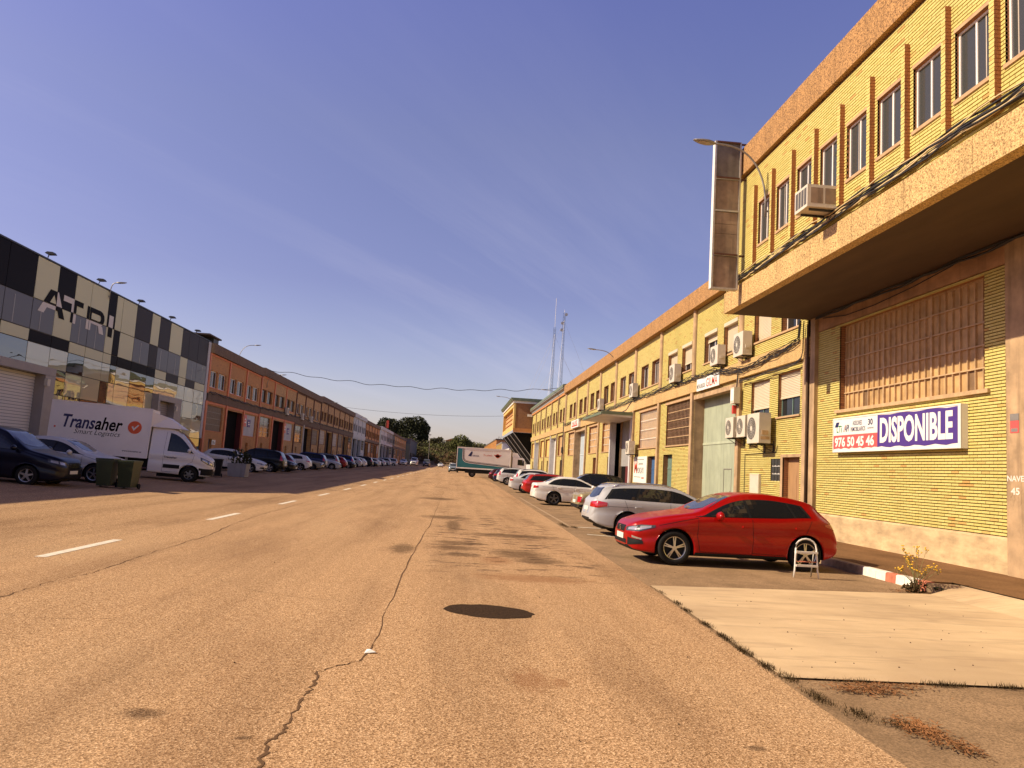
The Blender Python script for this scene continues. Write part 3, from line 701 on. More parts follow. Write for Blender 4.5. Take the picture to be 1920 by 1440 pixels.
mb = MB(); top = [(ym+.005+(y1-.05-ym)*k/n, z0+.48) for k in range(n+1)]; bot = [(p[0], z0+.10+.018*math.sin(k*2.3)+.012*rnd.random()) for k, p in enumerate(top)]
for k in range(n): mb.quad((xs, *bot[k]), (xs, *top[k]), (xs, *top[k+1]), (xs, *bot[k+1]))
mb.build('red_panel', 'sign_red', t)
mb = MB(); mb.quad((xs, ym+.005, z0+.485), (xs, ym+.005, z1-.06), (xs, y1-.045, z1-.045), (xs, y1-.045, z0+.485)); mb.build('cream_panel', 'sign_white', t)
xt = xs-.003; D = Vector((0, -1, 0)); U = Vector((0, 0, 1))
mb = MB(); text(mb, 'DISPONIBLE', (xt, ym-.12, z0+.20), D*2.98, U*.66, .034); mb.build('lettering', 'sign_white', t)
mb = MB(); text(mb, '976 50 45 46', (xt, y1-.12, z0+.145), D*2.12, U*.285, .036); mb.build('phone_number', 'sign_white', t)
mb = MB(); text(mb, 'ASESORES', (xt, y1-1.12, z0+.73), D*.50, U*.13, .012); text(mb, 'INMOBILIARIOS', (xt, y1-1.02, z0+.56), D*.78, U*.13, .012)
text(mb, '30', (xt, y1-1.93, z0+.70), D*.24, U*.17, .03); text(mb, 'ANIVERSARIO', (xt, y1-1.90, z0+.60), D*.33, U*.045); text(mb, 'API', (xt, y1-.68, z0+.57), D*.25, U*.2, .025, .3)
yr = y1-.10; mb.add([(xt, yr, z0+.72), (xt, yr-.10, z0+.86), (xt, yr-.28, z0+.86), (xt, yr-.19, z0+.72)], [(0, 1, 2, 3)]); mb.build('navy_print', 'ink_navy', t)
mb = MB(); text(mb, 'LTi', (xt, y1-.22, z0+.56), D*.30, U*.2, .02); mb.build('green_print', 'ink_green', t)
mb = MB(); text(mb, '/', (xt, y1-.60, z0+.57), D*.14, U*.19, .03, .4); mb.build('red_print', 'ink_red', t)

xp = W-.104
mb = MB(); text(mb, 'NAVE', (xp, 14.84, 2.00), D*.46, U*.115, .018); text(mb, '45', (xp, 14.74, 1.74), D*.24, U*.14, .02)
tag(mb.build('unit_number', 'faded_white'), 'white stencilled words NAVE 45 on the concrete pilaster', 'lettering')
mb = MB(); text(mb, '45', (xp+.001, 14.80, 1.52), D*.38, U*.34, -.008, .2); tag(mb.build('chalk_number', 'concrete'), 'faint chalk scrawl below the stencilled unit number', 'lettering')
t = thing('alarm_notice', (10.98, 14.62, 3.0), 'small red and grey alarm notice on the concrete pilaster', 'sign')
mb = MB(); mb.box(xp-.004, xp-.001, 14.50, 14.74, 2.96, 3.20); mb.build('red_plate', 'sign_red', t)
mb = MB(); mb.box(xp-.004, xp-.001, 14.50, 14.74, 3.204, 3.34); mb.box(xp-.006, xp-.0045, 14.53, 14.71, 2.98, 3.05); mb.build('grey_plate', 'grey_metal', t)
# vertical empty lightbox
t = thing('vertical_lightbox', (7.7, 22.3, 7.36), 'tall rusty empty vertical lightbox bracketed to the overhang corner', 'sign')
xa, xb, ya, yb = 7.24, 8.06, 22.2, 22.42
mb = MB()
for xx in (xa, xb-.05): mb.box(xx, xx+.05, ya, yb, 7.36, 11.96)
for zz in (7.36, 8.38, 9.75, 10.75, 11.91): mb.box(xa+.05, xb-.05, ya+.001, yb-.001, zz, zz+.05)
mb.build('box_frame', 'galv', t)
mb = MB(); mb.box(xa-.006, xa-.001, ya+.01, yb-.01, 7.38, 11.94); mb.build('side_sheet', 'white_paint', t)
for a, b_, mm in ((7.42, 8.37, 'rust_panel'), (8.44, 9.06, 'rust_panel'), (9.07, 9.36, 'rust_panel'), (9.37, 9.74, 'rust_panel'), (9.81, 10.74, 'rust_panel'), (10.81, 11.9, 'dark_panel')):
    mb = MB(); mb.box(xa+.055, xb-.055, ya+.03, yb-.03, a, b_); mb.build('back_panel', mm, t)
mb = MB()
for zz in (8.40, 10.78, 11.9): mb.box(xb, O-.005, ya+.06, ya+.11, zz, zz+.05); mb.box(xa+.05, xb-.05, ya-.03, ya-.002, zz-.0, zz+.045)
mb.build('bracket', 'brown_trim', t)
def wall_lamp(xw, y, zb, out, rise, label, s=1., ang=0., hl=.62):
    """LED street lamp on a curved arm bolted to a facade; out is the reach towards the street (negative X for the right row)"""
    t = thing('street_lamp', (xw, y, zb), label, 'street lamp', 'wall-mounted street lamps')
    sg = 1 if out > 0 else -1; P = []
    for k in range(13):
        a = k/12; P.append((xw+sg*.07+out*.72*(a**1.5), y, zb+rise*(1-(1-a)**2.6)*.92))
    mb = MB(); mb.tube([(xw+sg*.07, y, zb-.5*s)]+P, .028*s, 8); mb.tube([(xw, y, zb-.35*s), (xw+sg*.07, y, zb-.35*s)], .03, 6); mb.tube([(xw, y, zb-.05), (xw+sg*.07, y, zb-.05)], .03, 6); mb.build('arm', 'grey_metal', t, True)
    hx = P[-1][0]; hz = P[-1][2]; d = sg
    mb = MB(); n = 10
    prof = [(0, .05, .035), (.12, .12, .05), (.35, .17, .055), (.6, .16, .045), (.85, .10, .03), (1, .04, .012)]
    vs = []; L = hl*s
    for a, wd, hh in prof:
        for (j, k) in ((-1, -.4), (-.8, .5), (0, 1), (.8, .5), (1, -.4), (0, -.5)): vs.append((hx+d*(a*L-.05), y+j*wd*s, hz+k*hh*s+a*.06*s))
    fs = [(i*6+j, i*6+(j+1) % 6, (i+1)*6+(j+1) % 6, (i+1)*6+j) for i in range(5) for j in range(6)]+[tuple(range(6))[::-1], tuple(range(30, 36))]
    mb.add(vs, fs); mb.build('lamp_head', 'grey_metal', t, True)
    mb = MB(); mb.quad((hx+d*.2*L, y-.1*s, hz-.032*s+.01), (hx+d*.2*L, y+.1*s, hz-.032*s+.01), (hx+d*.68*L, y+.1*s, hz-.026*s+.036), (hx+d*.68*L, y-.1*s, hz-.026*s+.036)); mb.build('lens', 'lamp_clear', t)
    return t
wall_lamp(O, 20.55, 9.6, -2.15, 1.62, 'large grey street lamp curving out from the near overhanging facade')
wall_lamp(W, 54.4, 9.3, -2.2, 1.3, 'street lamp on the middle of the right-hand row')
wall_lamp(W, 84.6, 9.5, -2.2, 1.1, 'street lamp below the green gutter of the right-hand row')
wall_lamp(O, 115.5, 11.2, -3.0, 1.2, 'street lamp on the far projecting brick tower', 1.1)
# window air conditioner
t = thing('window_air_conditioner', (7.95, 17.1, 7.88), 'boxy window air conditioner hung below the overhang windows', 'air conditioner', 'outdoor air conditioners on the facades')
xa, xb, ya, yb, za, zb = O-.78, O-.02, 16.35, 17.0, 7.90, 8.42
mb = MB(); mb.box(xa, xb, ya, yb, za, zb); cs = mb.build('casing', 'ac_white', t)
mb = MB()
for k in range(4): mb.box(xa-.003, xa-.0005, ya+.05+k*.145, ya+.165+k*.145, za+.07, zb-.06)
mb.build('grille', 'ac_dark', t)
mb = MB()
for k in range(2): mb.box(xa+.08+k*.33, xa+.36+k*.33, ya-.003, ya-.0005, za+.09, zb-.07)
mb.build('side_louvre', 'rust_panel', t)
mb = MB(); mb.box(xa+.1, O-.003, ya+.1, ya+.14, za-.05, za-.002); mb.box(xa+.1, O-.003, yb-.14, yb-.1, za-.05, za-.002); mb.tube([(O-.05, ya+.2, za-.02), (O-.12, ya+.3, za-.16)], .02, 5); mb.build('bracket', 'black_metal', t)
# cables
bundle('cable_bundle', [(O-.10, 4, 7.78), (O-.10, 12, 7.80), (O-.10, 18, 7.77), (O-.10, 23.7, 7.76)], 11, .017, .13, 'thick bundle of black cables above the near concrete fascia', palefrac=.25)
bundle('cable_bundle', [(W-.15, 23.2, 6.9), (W-.15, 19, 6.86), (W-.15, 14.8, 6.88), (W-.15, 8, 6.9)], 5, .02, .05, 'dark cables running along the inner edge of the soffit', palefrac=.05, sag=.03)
bundle('cable', [(W-.06, 22.9, 6.86), (W-.06, 21.5, 6.68), (W-.06, 20, 6.66), (W-.06, 18.2, 6.74), (W-.06, 16.6, 6.88)], 1, .012, .0, 'single cable sagging across the beam over the big window', sag=0)

# ------------------------------------------------------------------ terrace of units behind (block 2)
tb = thing('brick_terrace', (15, 52, .2), 'long yellow brick terrace of workshops with concrete cornice on the right', 'building', 'yellow brick units on the right')
Y0, Y1 = 23.62, 79.6; BB, BT, CB, CT = 5.76, 6.40, 9.76, 10.6
PIL = [29.9, 36.05, 42.15, 48.3, 54.3, 60.3, 66.2, 72.3, 79.4]
BAY = list(zip([23.75]+PIL[:-1], PIL))
mb = MB(); mb.box(W+.5, 32, Y0, Y1, 0, 10.3); mb.build('core', 'dark_inside', tb)
k = Y0
while k < Y1-.1:
    e = min(Y1, k+3.05); mb = MB(); mb.box(W-.14, W+.2, k+.006, e-.006, BB, BT); mb.build('band_panel', 'aggregate_pale', tb)
    mb = MB(); mb.prism([(W-.32, CB), (W+.2, CB), (W+.2, CT), (W-.30, CT), (W-.32, CT-.02)], 'Y', k+.005, e-.005); mb.build('cornice_panel', 'aggregate', tb); k = e
for p in PIL:
    g_ = gz(11, p)
    mb = MB(); mb.box(W-.13, W+.3, p-.17, p+.17, g_+.12, BB-.002); mb.build('pilaster', 'concrete', tb)
    mb = MB(); n = 8; mb.prism([(W-.12*math.sin(math.pi*j/n)-.02, p-.15*math.cos(math.pi*j/n)) for j in range(n+1)]+[(W+.2, p+.15), (W+.2, p-.15)], 'Z', BT+.002, CB-.003); mb.build('upper_pilaster', 'concrete', tb)
mb = MB(); mb.box(W-.13, W+.3, 23.72, 24.12, .12, BB-.002); mb.build('pilaster', 'concrete', tb)
mb = MB(); mb.tube([(W-.17, 23.68, .15), (W-.17, 23.68, 6.8)], .045, 8); mb.build('downpipe', 'concrete_soffit', tb, True)
GATE = {1: ('sheet_green', 5.62), 7: ('sheet_blue', 5.62)}
UPSH = {0: (0, .98, 'a'), 1: (.95, .40, 'a'), 2: (.62, .85, 'a')}
def grating(X, y0, y1, z0, z1, nv, nh, mt, parent):
    mb = MB()
    for k in range(nv): yv = y0+(y1-y0)*(k+.5)/nv; mb.box(X-.018, X+.002, yv-.011, yv+.011, z0, z1)
    for k in range(1, nh): zv = z0+(z1-z0)*k/nh; mb.box(X-.024, X-.003, y0, y1, zv-.016, zv+.016)
    mb.build('grating', mt, parent)
def sheet_gate(parent, X, y0, y1, z0, z1, mt, wicket=None, rail=None):
    mb = MB(); n = int((y1-y0)/.16); p = []
    for k in range(n):
        a = y0+(y1-y0)*k/n; s_ = (y1-y0)/n; p += [(a, X), (a+s_*.35, X), (a+s_*.5, X-.035), (a+s_*.85, X-.035)]
    p.append((y1, X))
    for (a, xa), (b_, xb) in zip(p, p[1:]): mb.quad((xa, a, z0), (xa, a, z1), (xb, b_, z1), (xb, b_, z0))
    if rail: mb.box(X-.055, X-.036, y0, y1, rail-.05, rail+.05)
    g_ = mb.build('gate', mt, parent)
    if wicket:
        mb = MB(); a, b_, zt = wicket
        for (c, d, e, f_) in ((a, a+.025, z0, zt), (b_-.025, b_, z0, zt), (a, b_, zt-.03, zt)): mb.box(X-.05, X-.037, c, d, e, f_)
        mb.box(X-.09, X-.05, a+.05, a+.09, z0+.95, z0+1.15); mb.build('wicket_door', 'grey_metal', g_)
for i, (a, b_) in enumerate(BAY):
    a += .17 if i else .37; b_ -= .17; gy = gz(11, (a+b_)/2)+.12; geo = i < 3; o0 = BAY[i][0]+(.1 if i == 0 else 0)
    # upper storey: two recessed windows
    up = [(o0+.52, o0+2.18, 6.98, 8.38, .28), (o0+3.02, o0+4.78, 6.98, 8.38, .28)]
    if i == 0: up = [(24.62, 26.16, 6.98, 8.38, .28), (27.05, 28.66, 6.98, 8.38, .28)]
    brick_wall(tb, W, a, b_, BT, CB, up, geo=geo, name='upper_brick_wall')
    for j, h in enumerate(up):
        sh = 0
        if i in (0, 1, 2): sh = ((.0, .98), (.98, .30), (.72, .90))[i][j]
        window(tb, W+.2, h[0]+.02, h[1]-.02, h[2]+.02, h[3]-.02, 'alu_frame' if i < 5 else 'sill_stone', 'glass_dark', 2, .05, sh, curtain=.25 if i in (3, 4) else 0)
        if sh > 0:
            mb = MB(); mb.box(W-.02, W+.16, h[0]+.02, h[1]-.02, h[3]-.16, h[3]-.005); mb.build('shutter_box', 'shutter', tb)
    sill(tb, W, up[0][0], up[1][1], 6.98, .07, .05)
    # ground floor
    if i == 0:
        lo = [(24.55, 26.3, 4.0, 5.5, .22), (27.05, 28.78, 4.05, 5.45, .22), (25.97, 26.8, 1.78, 2.58, .06), (24.5, 25.78, gy, 2.6, .26)]
        brick_wall(tb, W, a, b_, gy, BB, lo, geo=True)
        for h, sh in ((lo[0], .58), (lo[1], .72)):
            window(tb, W+.14, h[0], h[1], h[2], h[3], 'green_door', 'glass_dark', 2, .05, sh); sill(tb, W, h[0], h[1], h[2])
        h = lo[2]; mb = MB(); mb.quad((W+.055, h[0], h[2]), (W+.055, h[0], h[3]), (W+.055, h[1], h[3]), (W+.055, h[1], h[2])); gb = mb.build('glass_block_panel', 'white_paint', tb)
        for r_ in range(3):
            for c_ in range(3):
                mb = MB(); ya, za = h[0]+c_*.277+.02, h[2]+r_*.267+.02; mb.box(W+.02, W+.053, ya, ya+.235, za, za+.225); mb.build('glass_block', 'glass_mid', gb)
        h = lo[3]; mb = MB(); mb.box(W+.20, W+.25, h[0], h[1], gy, h[3]); mb.box(W+.19, W+.20, h[0]+.62, h[0]+.635, gy, h[3]-.6); mb.build('door', 'wood_door', tb)
        mb = MB(); mb.box(W-.02, W+.02, h[0]-.12, h[1]+.0, h[3], h[3]+.1); mb.box(W-.02, W+.02, h[1], h[1]+.17, gy, h[3]+.1); mb.build('door_surround', 'concrete', tb)
    elif i in GATE:
        gm, gzt = GATE[i]
        brick_wall(tb, W, a, b_, gy, BB, [(a+.02, b_-.02, gy, gzt, .55)], geo=False, side='concrete')
        sheet_gate(tb, W+.5, a+.02, b_-.02, gy, gzt, gm, (a+1.9, a+2.85, gy+2.1), 3.35)
        mb = MB(); mb.box(W-.05, W+.3, a, b_, gzt-.2, gzt); mb.build('lintel', 'concrete', tb)
    elif i == 4:
        brick_wall(tb, W, a, b_, gy, BB, [(a+.02, b_-.3, gy, 5.4, 3.0)], geo=False, side='concrete')
        mb = MB(); mb.box(W+.45, W+.49, a, b_, 2.3, 5.4, 0); mb.build('back_wall', 'grey_render', tb)
        mb = MB(); mb.box(W+.35, W+.49, a+2.0, a+3.4, gy, 2.3); mb.build('door', 'maroon', tb)
        mb = MB(); mb.prism([(W-2.1, 5.42), (W+.1, 5.30), (W+.1, 5.62), (W-2.1, 5.62)], 'Y', a-.2, b_+1.2); cp = mb.build('canopy', 'sheet_white', tb)
        mb = MB(); mb.box(W-2.16, W-2.10, a-.22, b_+1.22, 5.44, 5.60); mb.box(W-2.1, W-.1, a-.26, a-.2, 5.46, 5.66); mb.build('canopy_trim', 'green_roof', cp)
        mb = MB(); mb.box(W-.4, W+.3, b_-.3, b_, gy, 5.3); mb.build('entrance_column', 'white_render', tb)
        mb = MB(); mb.box(W-.2, W+.3, a-.1, a+.2, gy, 5.3); mb.build('entrance_column', 'white_render', tb)
    else:
        lo = [(o0+.45, o0+4.7, 3.36, 5.54, .22)]
        dr = None
        if i == 2: dr = (39.4, 41.1, gy, 2.9, .3)
        elif i == 3: dr = (42.85, 44.5, gy, 2.86, .3)
        elif i in (5, 6): dr = (o0+.8, o0+2.2, gy, 2.95, .3)
        if dr: lo.append(dr)
        brick_wall(tb, W, a, b_, gy, BB, lo, geo=geo)
        h = lo[0]; dk = {2: 'glass_dark', 3: 'dusty_pane'}.get(i, 'dusty_pane')
        mb = MB(); mb.quad((W+.17, h[0], h[2]), (W+.17, h[0], h[3]), (W+.17, h[1], h[3]), (W+.17, h[1], h[2])); wn = mb.build('window', dk, tb)
        if i == 2: grating(W+.1, h[0], h[1], h[2], h[3], 18, 5, 'pink_metal', wn); grating(W+.14, h[0], h[1], h[2], h[3], 36, 9, 'brown_trim', wn)
        elif i == 3: grating(W+.1, h[0], h[1], h[2], h[3], 26, 4, 'faded_white', wn)
        else: grating(W+.14, h[0], h[1], h[2], h[3], 4, 4, 'faded_white', wn)
        sill(tb, W, h[0], h[1], h[2]); mb = MB(); mb.box(W-.02, W+.1, h[0]-.2, h[1]+.25, h[3]+.001, h[3]+.12); mb.build('lintel', 'sill_stone', tb)
        if dr:
            mb = MB(); mb.box(W+.26, W+.29, dr[0], dr[1], gy, dr[3]); mb.box(W+.24, W+.26, dr[0], dr[1], dr[3]-.75, dr[3]-.68); mb.build('door', {2: 'green_door', 3: 'blue_door'}.get(i, 'wood_door'), tb)
# things on the terrace
ac_unit(W, 29.05, 6.52, 1.0, .92, .36, 'white air conditioner under the first upper windows beside the soffit', .12)
ac_unit(W, 31.95, 6.55, .95, .82, .34, 'air conditioner above the gate below a closed shutter', .12)
ac_unit(W, 38.4, 6.5, .95, .9, .34, 'air conditioner between the two shuttered upper windows', .12)
ac_unit(W, 47.6, 6.55, .9, .85, .34, 'small air conditioner beside the third upper pilaster', .12)
ac_unit(W, 58.7, 6.55, .9, .85, .34, 'air conditioner on the upper wall past the entrance canopy', .12)
ac_unit(W, 29.65, 3.38, .86, .78, .32, 'left of three air conditioners lined up beside the pale gate', .2)
ac_unit(W, 28.42, 3.36, .86, .80, .32, 'middle of three air conditioners lined up beside the pale gate', .2)
ac_unit(W, 26.95, 3.08, 1.12, 1.06, .42, 'largest air conditioner, nearest of the three beside the pale gate', .2, big=True)
ac_unit(W, 47.3, 3.0, .95, .8, .36, 'lone air conditioner on a shelf at the dark entrance', .25)
t = thing('company_sign', (10.9, 33.5, 5.7), 'white metalworks sign with red lettering over the pale green gate', 'sign')
mb = MB(); mb.box(W-.19, W-.145, 32.0, 35.05, 5.72, 6.27); mb.build('board', 'sign_white', t)
mb = MB(); text(mb, 'METALURGICA', (W-.193, 34.98, 5.82), D*1.15, U*.2, .01); mb.build('lettering', 'ink_black', t)
mb = MB(); text(mb, 'GILMA', (W-.193, 33.7, 5.80), D*1.5, U*.38, .012); mb.build('red_lettering', 'ink_red', t)
t = thing('carpentry_sign', (11.07, 46.2, 1.5), 'white board with a large red letter M beside the blue door', 'sign')
mb = MB(); mb.box(W-.04, W-.005, 44.55, 47.85, 1.3, 2.86); mb.build('board', 'sign_white', t)
mb = MB(); text(mb, 'M', (W-.043, 47.6, 1.85), D*.75, U*.75, .015); mb.box(W-.043, W-.0405, 45.1, 45.7, 1.55, 1.63); mb.build('red_lettering', 'ink_red', t)
mb = MB(); text(mb, 'MONCAYO', (W-.043, 46.8, 1.85), D*1.6, U*.36); text(mb, 'Carpintería', (W-.043, 46.6, 2.32), D*1.2, U*.2); mb.box(W-.043, W-.0405, 45.9, 47.6, 1.62, 1.65); mb.box(W-.043, W-.0405, 45.2, 47.3, 2.66, 2.69); mb.build('lettering', 'ink_black', t)
t = thing('red_shop_sign', (10.9, 71, 5.8), 'small white sign with red lettering over the pale blue gate', 'sign')
mb = MB(); mb.box(W-.35, W-.145, 68.9, 73.2, 5.8, 6.5); mb.build('board', 'sign_white', t)
mb = MB(); mb.box(W-.353, W-.351, 69.4, 72.8, 5.9, 6.05); text(mb, 'ALKE', (W-.353, 72.7, 6.1), D*3.2, U*.32, .03); mb.build('red_lettering', 'ink_red', t)
t = thing('meter_cabinet', (11.05, 28.07, .95), 'pale narrow meter cabinet on the brick wall behind the red car', 'cabinet')
mb = MB(); mb.box(W-.09, W-.005, 27.64, 28.52, .55, 2.02); mb.build('cabinet_body', 'ac_white', t); mb = MB(); frame_ring(mb, W-.096, 27.66, 28.50, .57, 2.0, .03, .005); mb.build('cabinet_door', 'shutter', t)
t = thing('junction_box', (10.9, 29.75, 4.75), 'white electrical box on the pilaster beside the gate', 'electrical box')
mb = MB(); mb.box(W-.38, W-.135, 29.62, 30.02, 4.75, 5.38); mb.build('box_body', 'ac_white', t); mb = MB(); mb.box(W-.385, W-.381, 29.65, 29.99, 4.85, 5.3); mb.build('cover', 'sign_white', t)
mb = MB(); mb.box(W-.26, W-.135, 29.98, 30.14, 4.36, 4.70); mb.prism([(W-.27, 4.40), (W-.262, 4.40), (W-.262, 4.66), (W-.27, 4.66)], 'Y', 30.0, 30.12); tag(mb.build('alarm_box', 'red_plastic'), 'small red alarm siren under the white electrical box', 'alarm')
bundle('cable_bundle', [(W-.2, 24.2, 6.95), (W-.2, 24.3, 6.4), (W-.2, 25.2, 6.22), (W-.2, 27, 6.12), (W-.2, 29.3, 5.98), (W-.2, 33, 6.35), (W-.2, 40, 6.40), (W-.2, 48, 6.42), (W-.2, 56, 6.40), (W-.2, 66, 6.42), (W-.2, 79, 6.42)], 8, .014, .12, 'black cable bundle sagging along the concrete band of the terrace', palefrac=.15, sag=.05)
bundle('cable_bundle', [(W-.2, 23.95, 6.95), (W-.2, 23.98, 6.0), (W-.22, 24.05, 5.75), (W-.2, 24.6, 5.66), (W-.2, 26.2, 5.62), (W-.2, 29.6, 5.60)], 5, .014, .05, 'cables dropping down the pilaster at the corner of the overhang', palefrac=.1, sag=.03)
bundle('cable_bundle', [(W-.2, 29.75, 6.0), (W-.2, 29.85, 5.4), (W-.2, 29.95, 4.75), (W-.2, 29.6, 4.66)], 3, .02, .03, 'cable loop hanging from the band to the white electrical box', palefrac=0, sag=.01)
bundle('cable', [(W-.16, 48.5, 6.4), (W-.16, 50, 5.95), (W-.16, 52, 5.85), (W-.16, 54.5, 6.1), (W-.16, 57, 6.4)], 2, .02, .04, 'cables drooping in a loop over the entrance canopy', palefrac=0, sag=.01)
t_ = MB(); t_.tube([(W-.03, 29.2, .3), (W-.03, 29.2, 2.75), (W-.03, 26.3, 2.78), (W-.03, 26.2, 3.0)], .014, 5); tag(t_.build('conduit', 'black_cable'), 'thin dark conduit on the brick below the three air conditioners', 'pipe')

# ------------------------------------------------------------------ block 3: green gutter
gb_ = thing('brick_terrace', (15, 97, .3), 'far yellow brick terrace with green gutter on the right-hand side', 'building', 'yellow brick units on the right')
Y0, Y1 = 79.65, 115.2; n = 6; st = (Y1-Y0)/n
mb = MB(); mb.box(W+.5, 32, Y0, Y1, 0, 10.3); mb.build('core', 'dark_inside', gb_)
for k in range(n):
    ya = Y0+k*st; mb = MB(); mb.box(W-.12, W+.2, ya+.01, ya+st-.01, 5.85, 6.45); mb.build('band_panel', 'aggregate_pale', gb_)
mb = MB(); mb.box(W-.15, W+.2, Y0, Y1, 9.75, 9.98); mb.build('eaves', 'orange_plain', gb_)
mb = MB(); mb.prism([(W-.18, 9.985), (W+.2, 9.985), (W+.2, 10.5), (W-.45, 10.42), (W-.45, 10.32), (W-.2, 10.2)], 'Y', Y0, Y1); mb.build('gutter', 'grey_gutter', gb_)
mb = MB(); mb.prism([(W-.5, 10.425), (W+.3, 10.51), (W+.3, 10.85), (W-.45, 10.75)], 'Y', Y0, Y1); mb.build('roof_edge', 'green_roof', gb_)
for k in range(n):
    a, b_ = Y0+k*st+.17, Y0+(k+1)*st-.17; gy = gz(11, a)+.12
    up = [(a+.4, a+2.1, 7.0, 8.4, .28), (a+2.9, a+4.6, 7.0, 8.4, .28)]
    brick_wall(gb_, W, a, b_, 6.45, 9.75, up, geo=False, name='upper_brick_wall')
    for h in up: window(gb_, W+.2, h[0], h[1], h[2], h[3], 'sill_stone', 'glass_dark', 2, .06)
    sill(gb_, W, up[0][0], up[1][1], 7.0)
    ty = (0, 1, 0, 0, 1, 0)[k]
    if ty:
        brick_wall(gb_, W, a, b_, gy, 5.85, [(a+.1, b_-.1, gy, 5.5, .5)], geo=False, side='white_render'); sheet_gate(gb_, W+.45, a+.1, b_-.1, gy, 5.5, 'sheet_white')
        mb = MB(); mb.box(W-.1, W+.4, a-.1, a+.3, gy, 5.8); mb.box(W-.1, W+.4, b_-.3, b_+.1, gy, 5.8); mb.build('gate_post', 'white_render', gb_)
    else:
        h = (a+.4, b_-.6, 3.4, 5.55, .25); d_ = (a+1.5, a+2.6, gy, 2.9, .25)
        brick_wall(gb_, W, a, b_, gy, 5.85, [h, d_], geo=False)
        mb = MB(); mb.quad((W+.2, h[0], h[2]), (W+.2, h[0], h[3]), (W+.2, h[1], h[3]), (W+.2, h[1], h[2])); wn = mb.build('window', 'yellow_plain' if k else 'dusty_pane', gb_)
        mb = MB(); mb.box(W+.18, W+.22, d_[0], d_[1], d_[2], d_[3]); mb.build('door', ('blue_door', 'wood_door', 'green_door')[k % 3], gb_); sill(gb_, W, h[0], h[1], h[2])
    mb = MB(); mb.box(W-.13, W+.3, Y0+k*st-.15, Y0+k*st+.15, gy, 5.84); mb.build('pilaster', 'concrete', gb_)
    mb = MB(); mb.box(W-.13, W+.3, Y0+k*st-.14, Y0+k*st+.14, 6.455, 9.74); mb.build('upper_pilaster', 'concrete', gb_)
mb = MB(); mb.tube([(W-.2, 79.62, .4), (W-.2, 79.62, 6.8)], .05, 6); mb.box(W-.3, W-.12, 79.4, 79.8, 3.6, 4.2); tag(mb.build('downpipe', 'black_metal'), 'dark downpipe and box between the two brick terraces', 'pipe')

# ------------------------------------------------------------------ projecting brick tower and what lies beyond
tw = thing('brick_tower_building', (14, 128, .5), 'tall brick building projecting over the street with slanted black panels below', 'building')
Ya, Yb, zb, zt = 115.3, 141.5, 7.5, 11.5
mb = MB(); wall_holes(mb, O, Ya, Yb, zb, zt, [(Ya+2.2, Yb-.4, 8.2, 11.0)]); reveals(mb, O, (Ya+2.2, Yb-.4, 8.2, 11.0), .5); mb.build('front_wall', 'yellow_plain', tw)
mb = MB(); mb.quad((O+.5, Ya+2.2, 8.2), (O+.5, Ya+2.2, 11.0), (O+.5, Yb-.4, 11.0), (O+.5, Yb-.4, 8.2)); bp = mb.build('recessed_panel', 'brick_tan_flat', tw)
mb = MB()
for z in (8.9, 9.6, 10.3): mb.box(O+.38, O+.49, Ya+2.25, Yb-.45, z, z+.12)
mb.build('recess_rail', 'orange_plain', bp)
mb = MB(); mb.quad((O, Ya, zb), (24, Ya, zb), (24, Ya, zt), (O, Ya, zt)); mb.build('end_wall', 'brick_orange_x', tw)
mb = MB(); mb.box(O-.02, O+.25, Ya-.03, Ya+.25, zb, zt); mb.build('corner_post', 'yellow_plain', tw)
mb = MB(); mb.box(O-.02, 13, Ya-.06, Ya-.005, zb-.35, zb+.25); mb.build('ledge', 'orange_plain', tw)
mb = MB(); mb.box(O-.15, 16, Ya-.15, Yb, zt, zt+.35); mb.build('cornice', 'white_paint', tw)
mb = MB(); mb.prism([(O-.35, zt+.355), (15.5, zt+.355), (15.5, zt+.75), (O-.55, zt+.75)], 'Y', Ya-.45, Yb); mb.build('gutter', 'green_roof', tw)
mb = MB(); mb.box(15.6, 30, Ya-.3, Yb, zt-.6, zt+.7); mb.build('rear_block', 'roof_dark', tw)
mb = MB(); mb.box(13, 24, Ya+.05, Yb, 0, zb); mb.build('lower_core', 'dark_grey_render', tw)
mb = MB(); mb.add([(O+.1, Ya+.02, zb-.36), (12.9, Ya+.02, zb-.36), (12.9, Ya+.02, 2.6), (12.1, Ya+.02, 2.6), (O+.1, Yb, zb-.36), (12.9, Yb, zb-.36), (12.9, Yb, 2.6), (12.1, Yb, 2.6)], [(0, 1, 2, 3), (4, 7, 6, 5), (0, 3, 7, 4), (0, 4, 5, 1)]); sp_ = mb.build('slanted_soffit', 'dark_inside', tw)
for k in range(4):
    y = Ya+.3+k*7.5; mb = MB(); mb.tube([(O+.08, y, zb-.40), (12.08, y, 2.6)], .035, 6); mb.build('rib', 'white_paint', sp_)
mb = MB(); mb.box(12.15, 12.95, Ya+.2, Yb, .3, 2.6); mb.build('shopfront', 'sheet_white', tw)
mb = MB(); mb.box(10.3, 11.0, Ya-.55, Ya-.16, 9.55, 9.9); mb.build('duct_box', 'white_paint', tw)
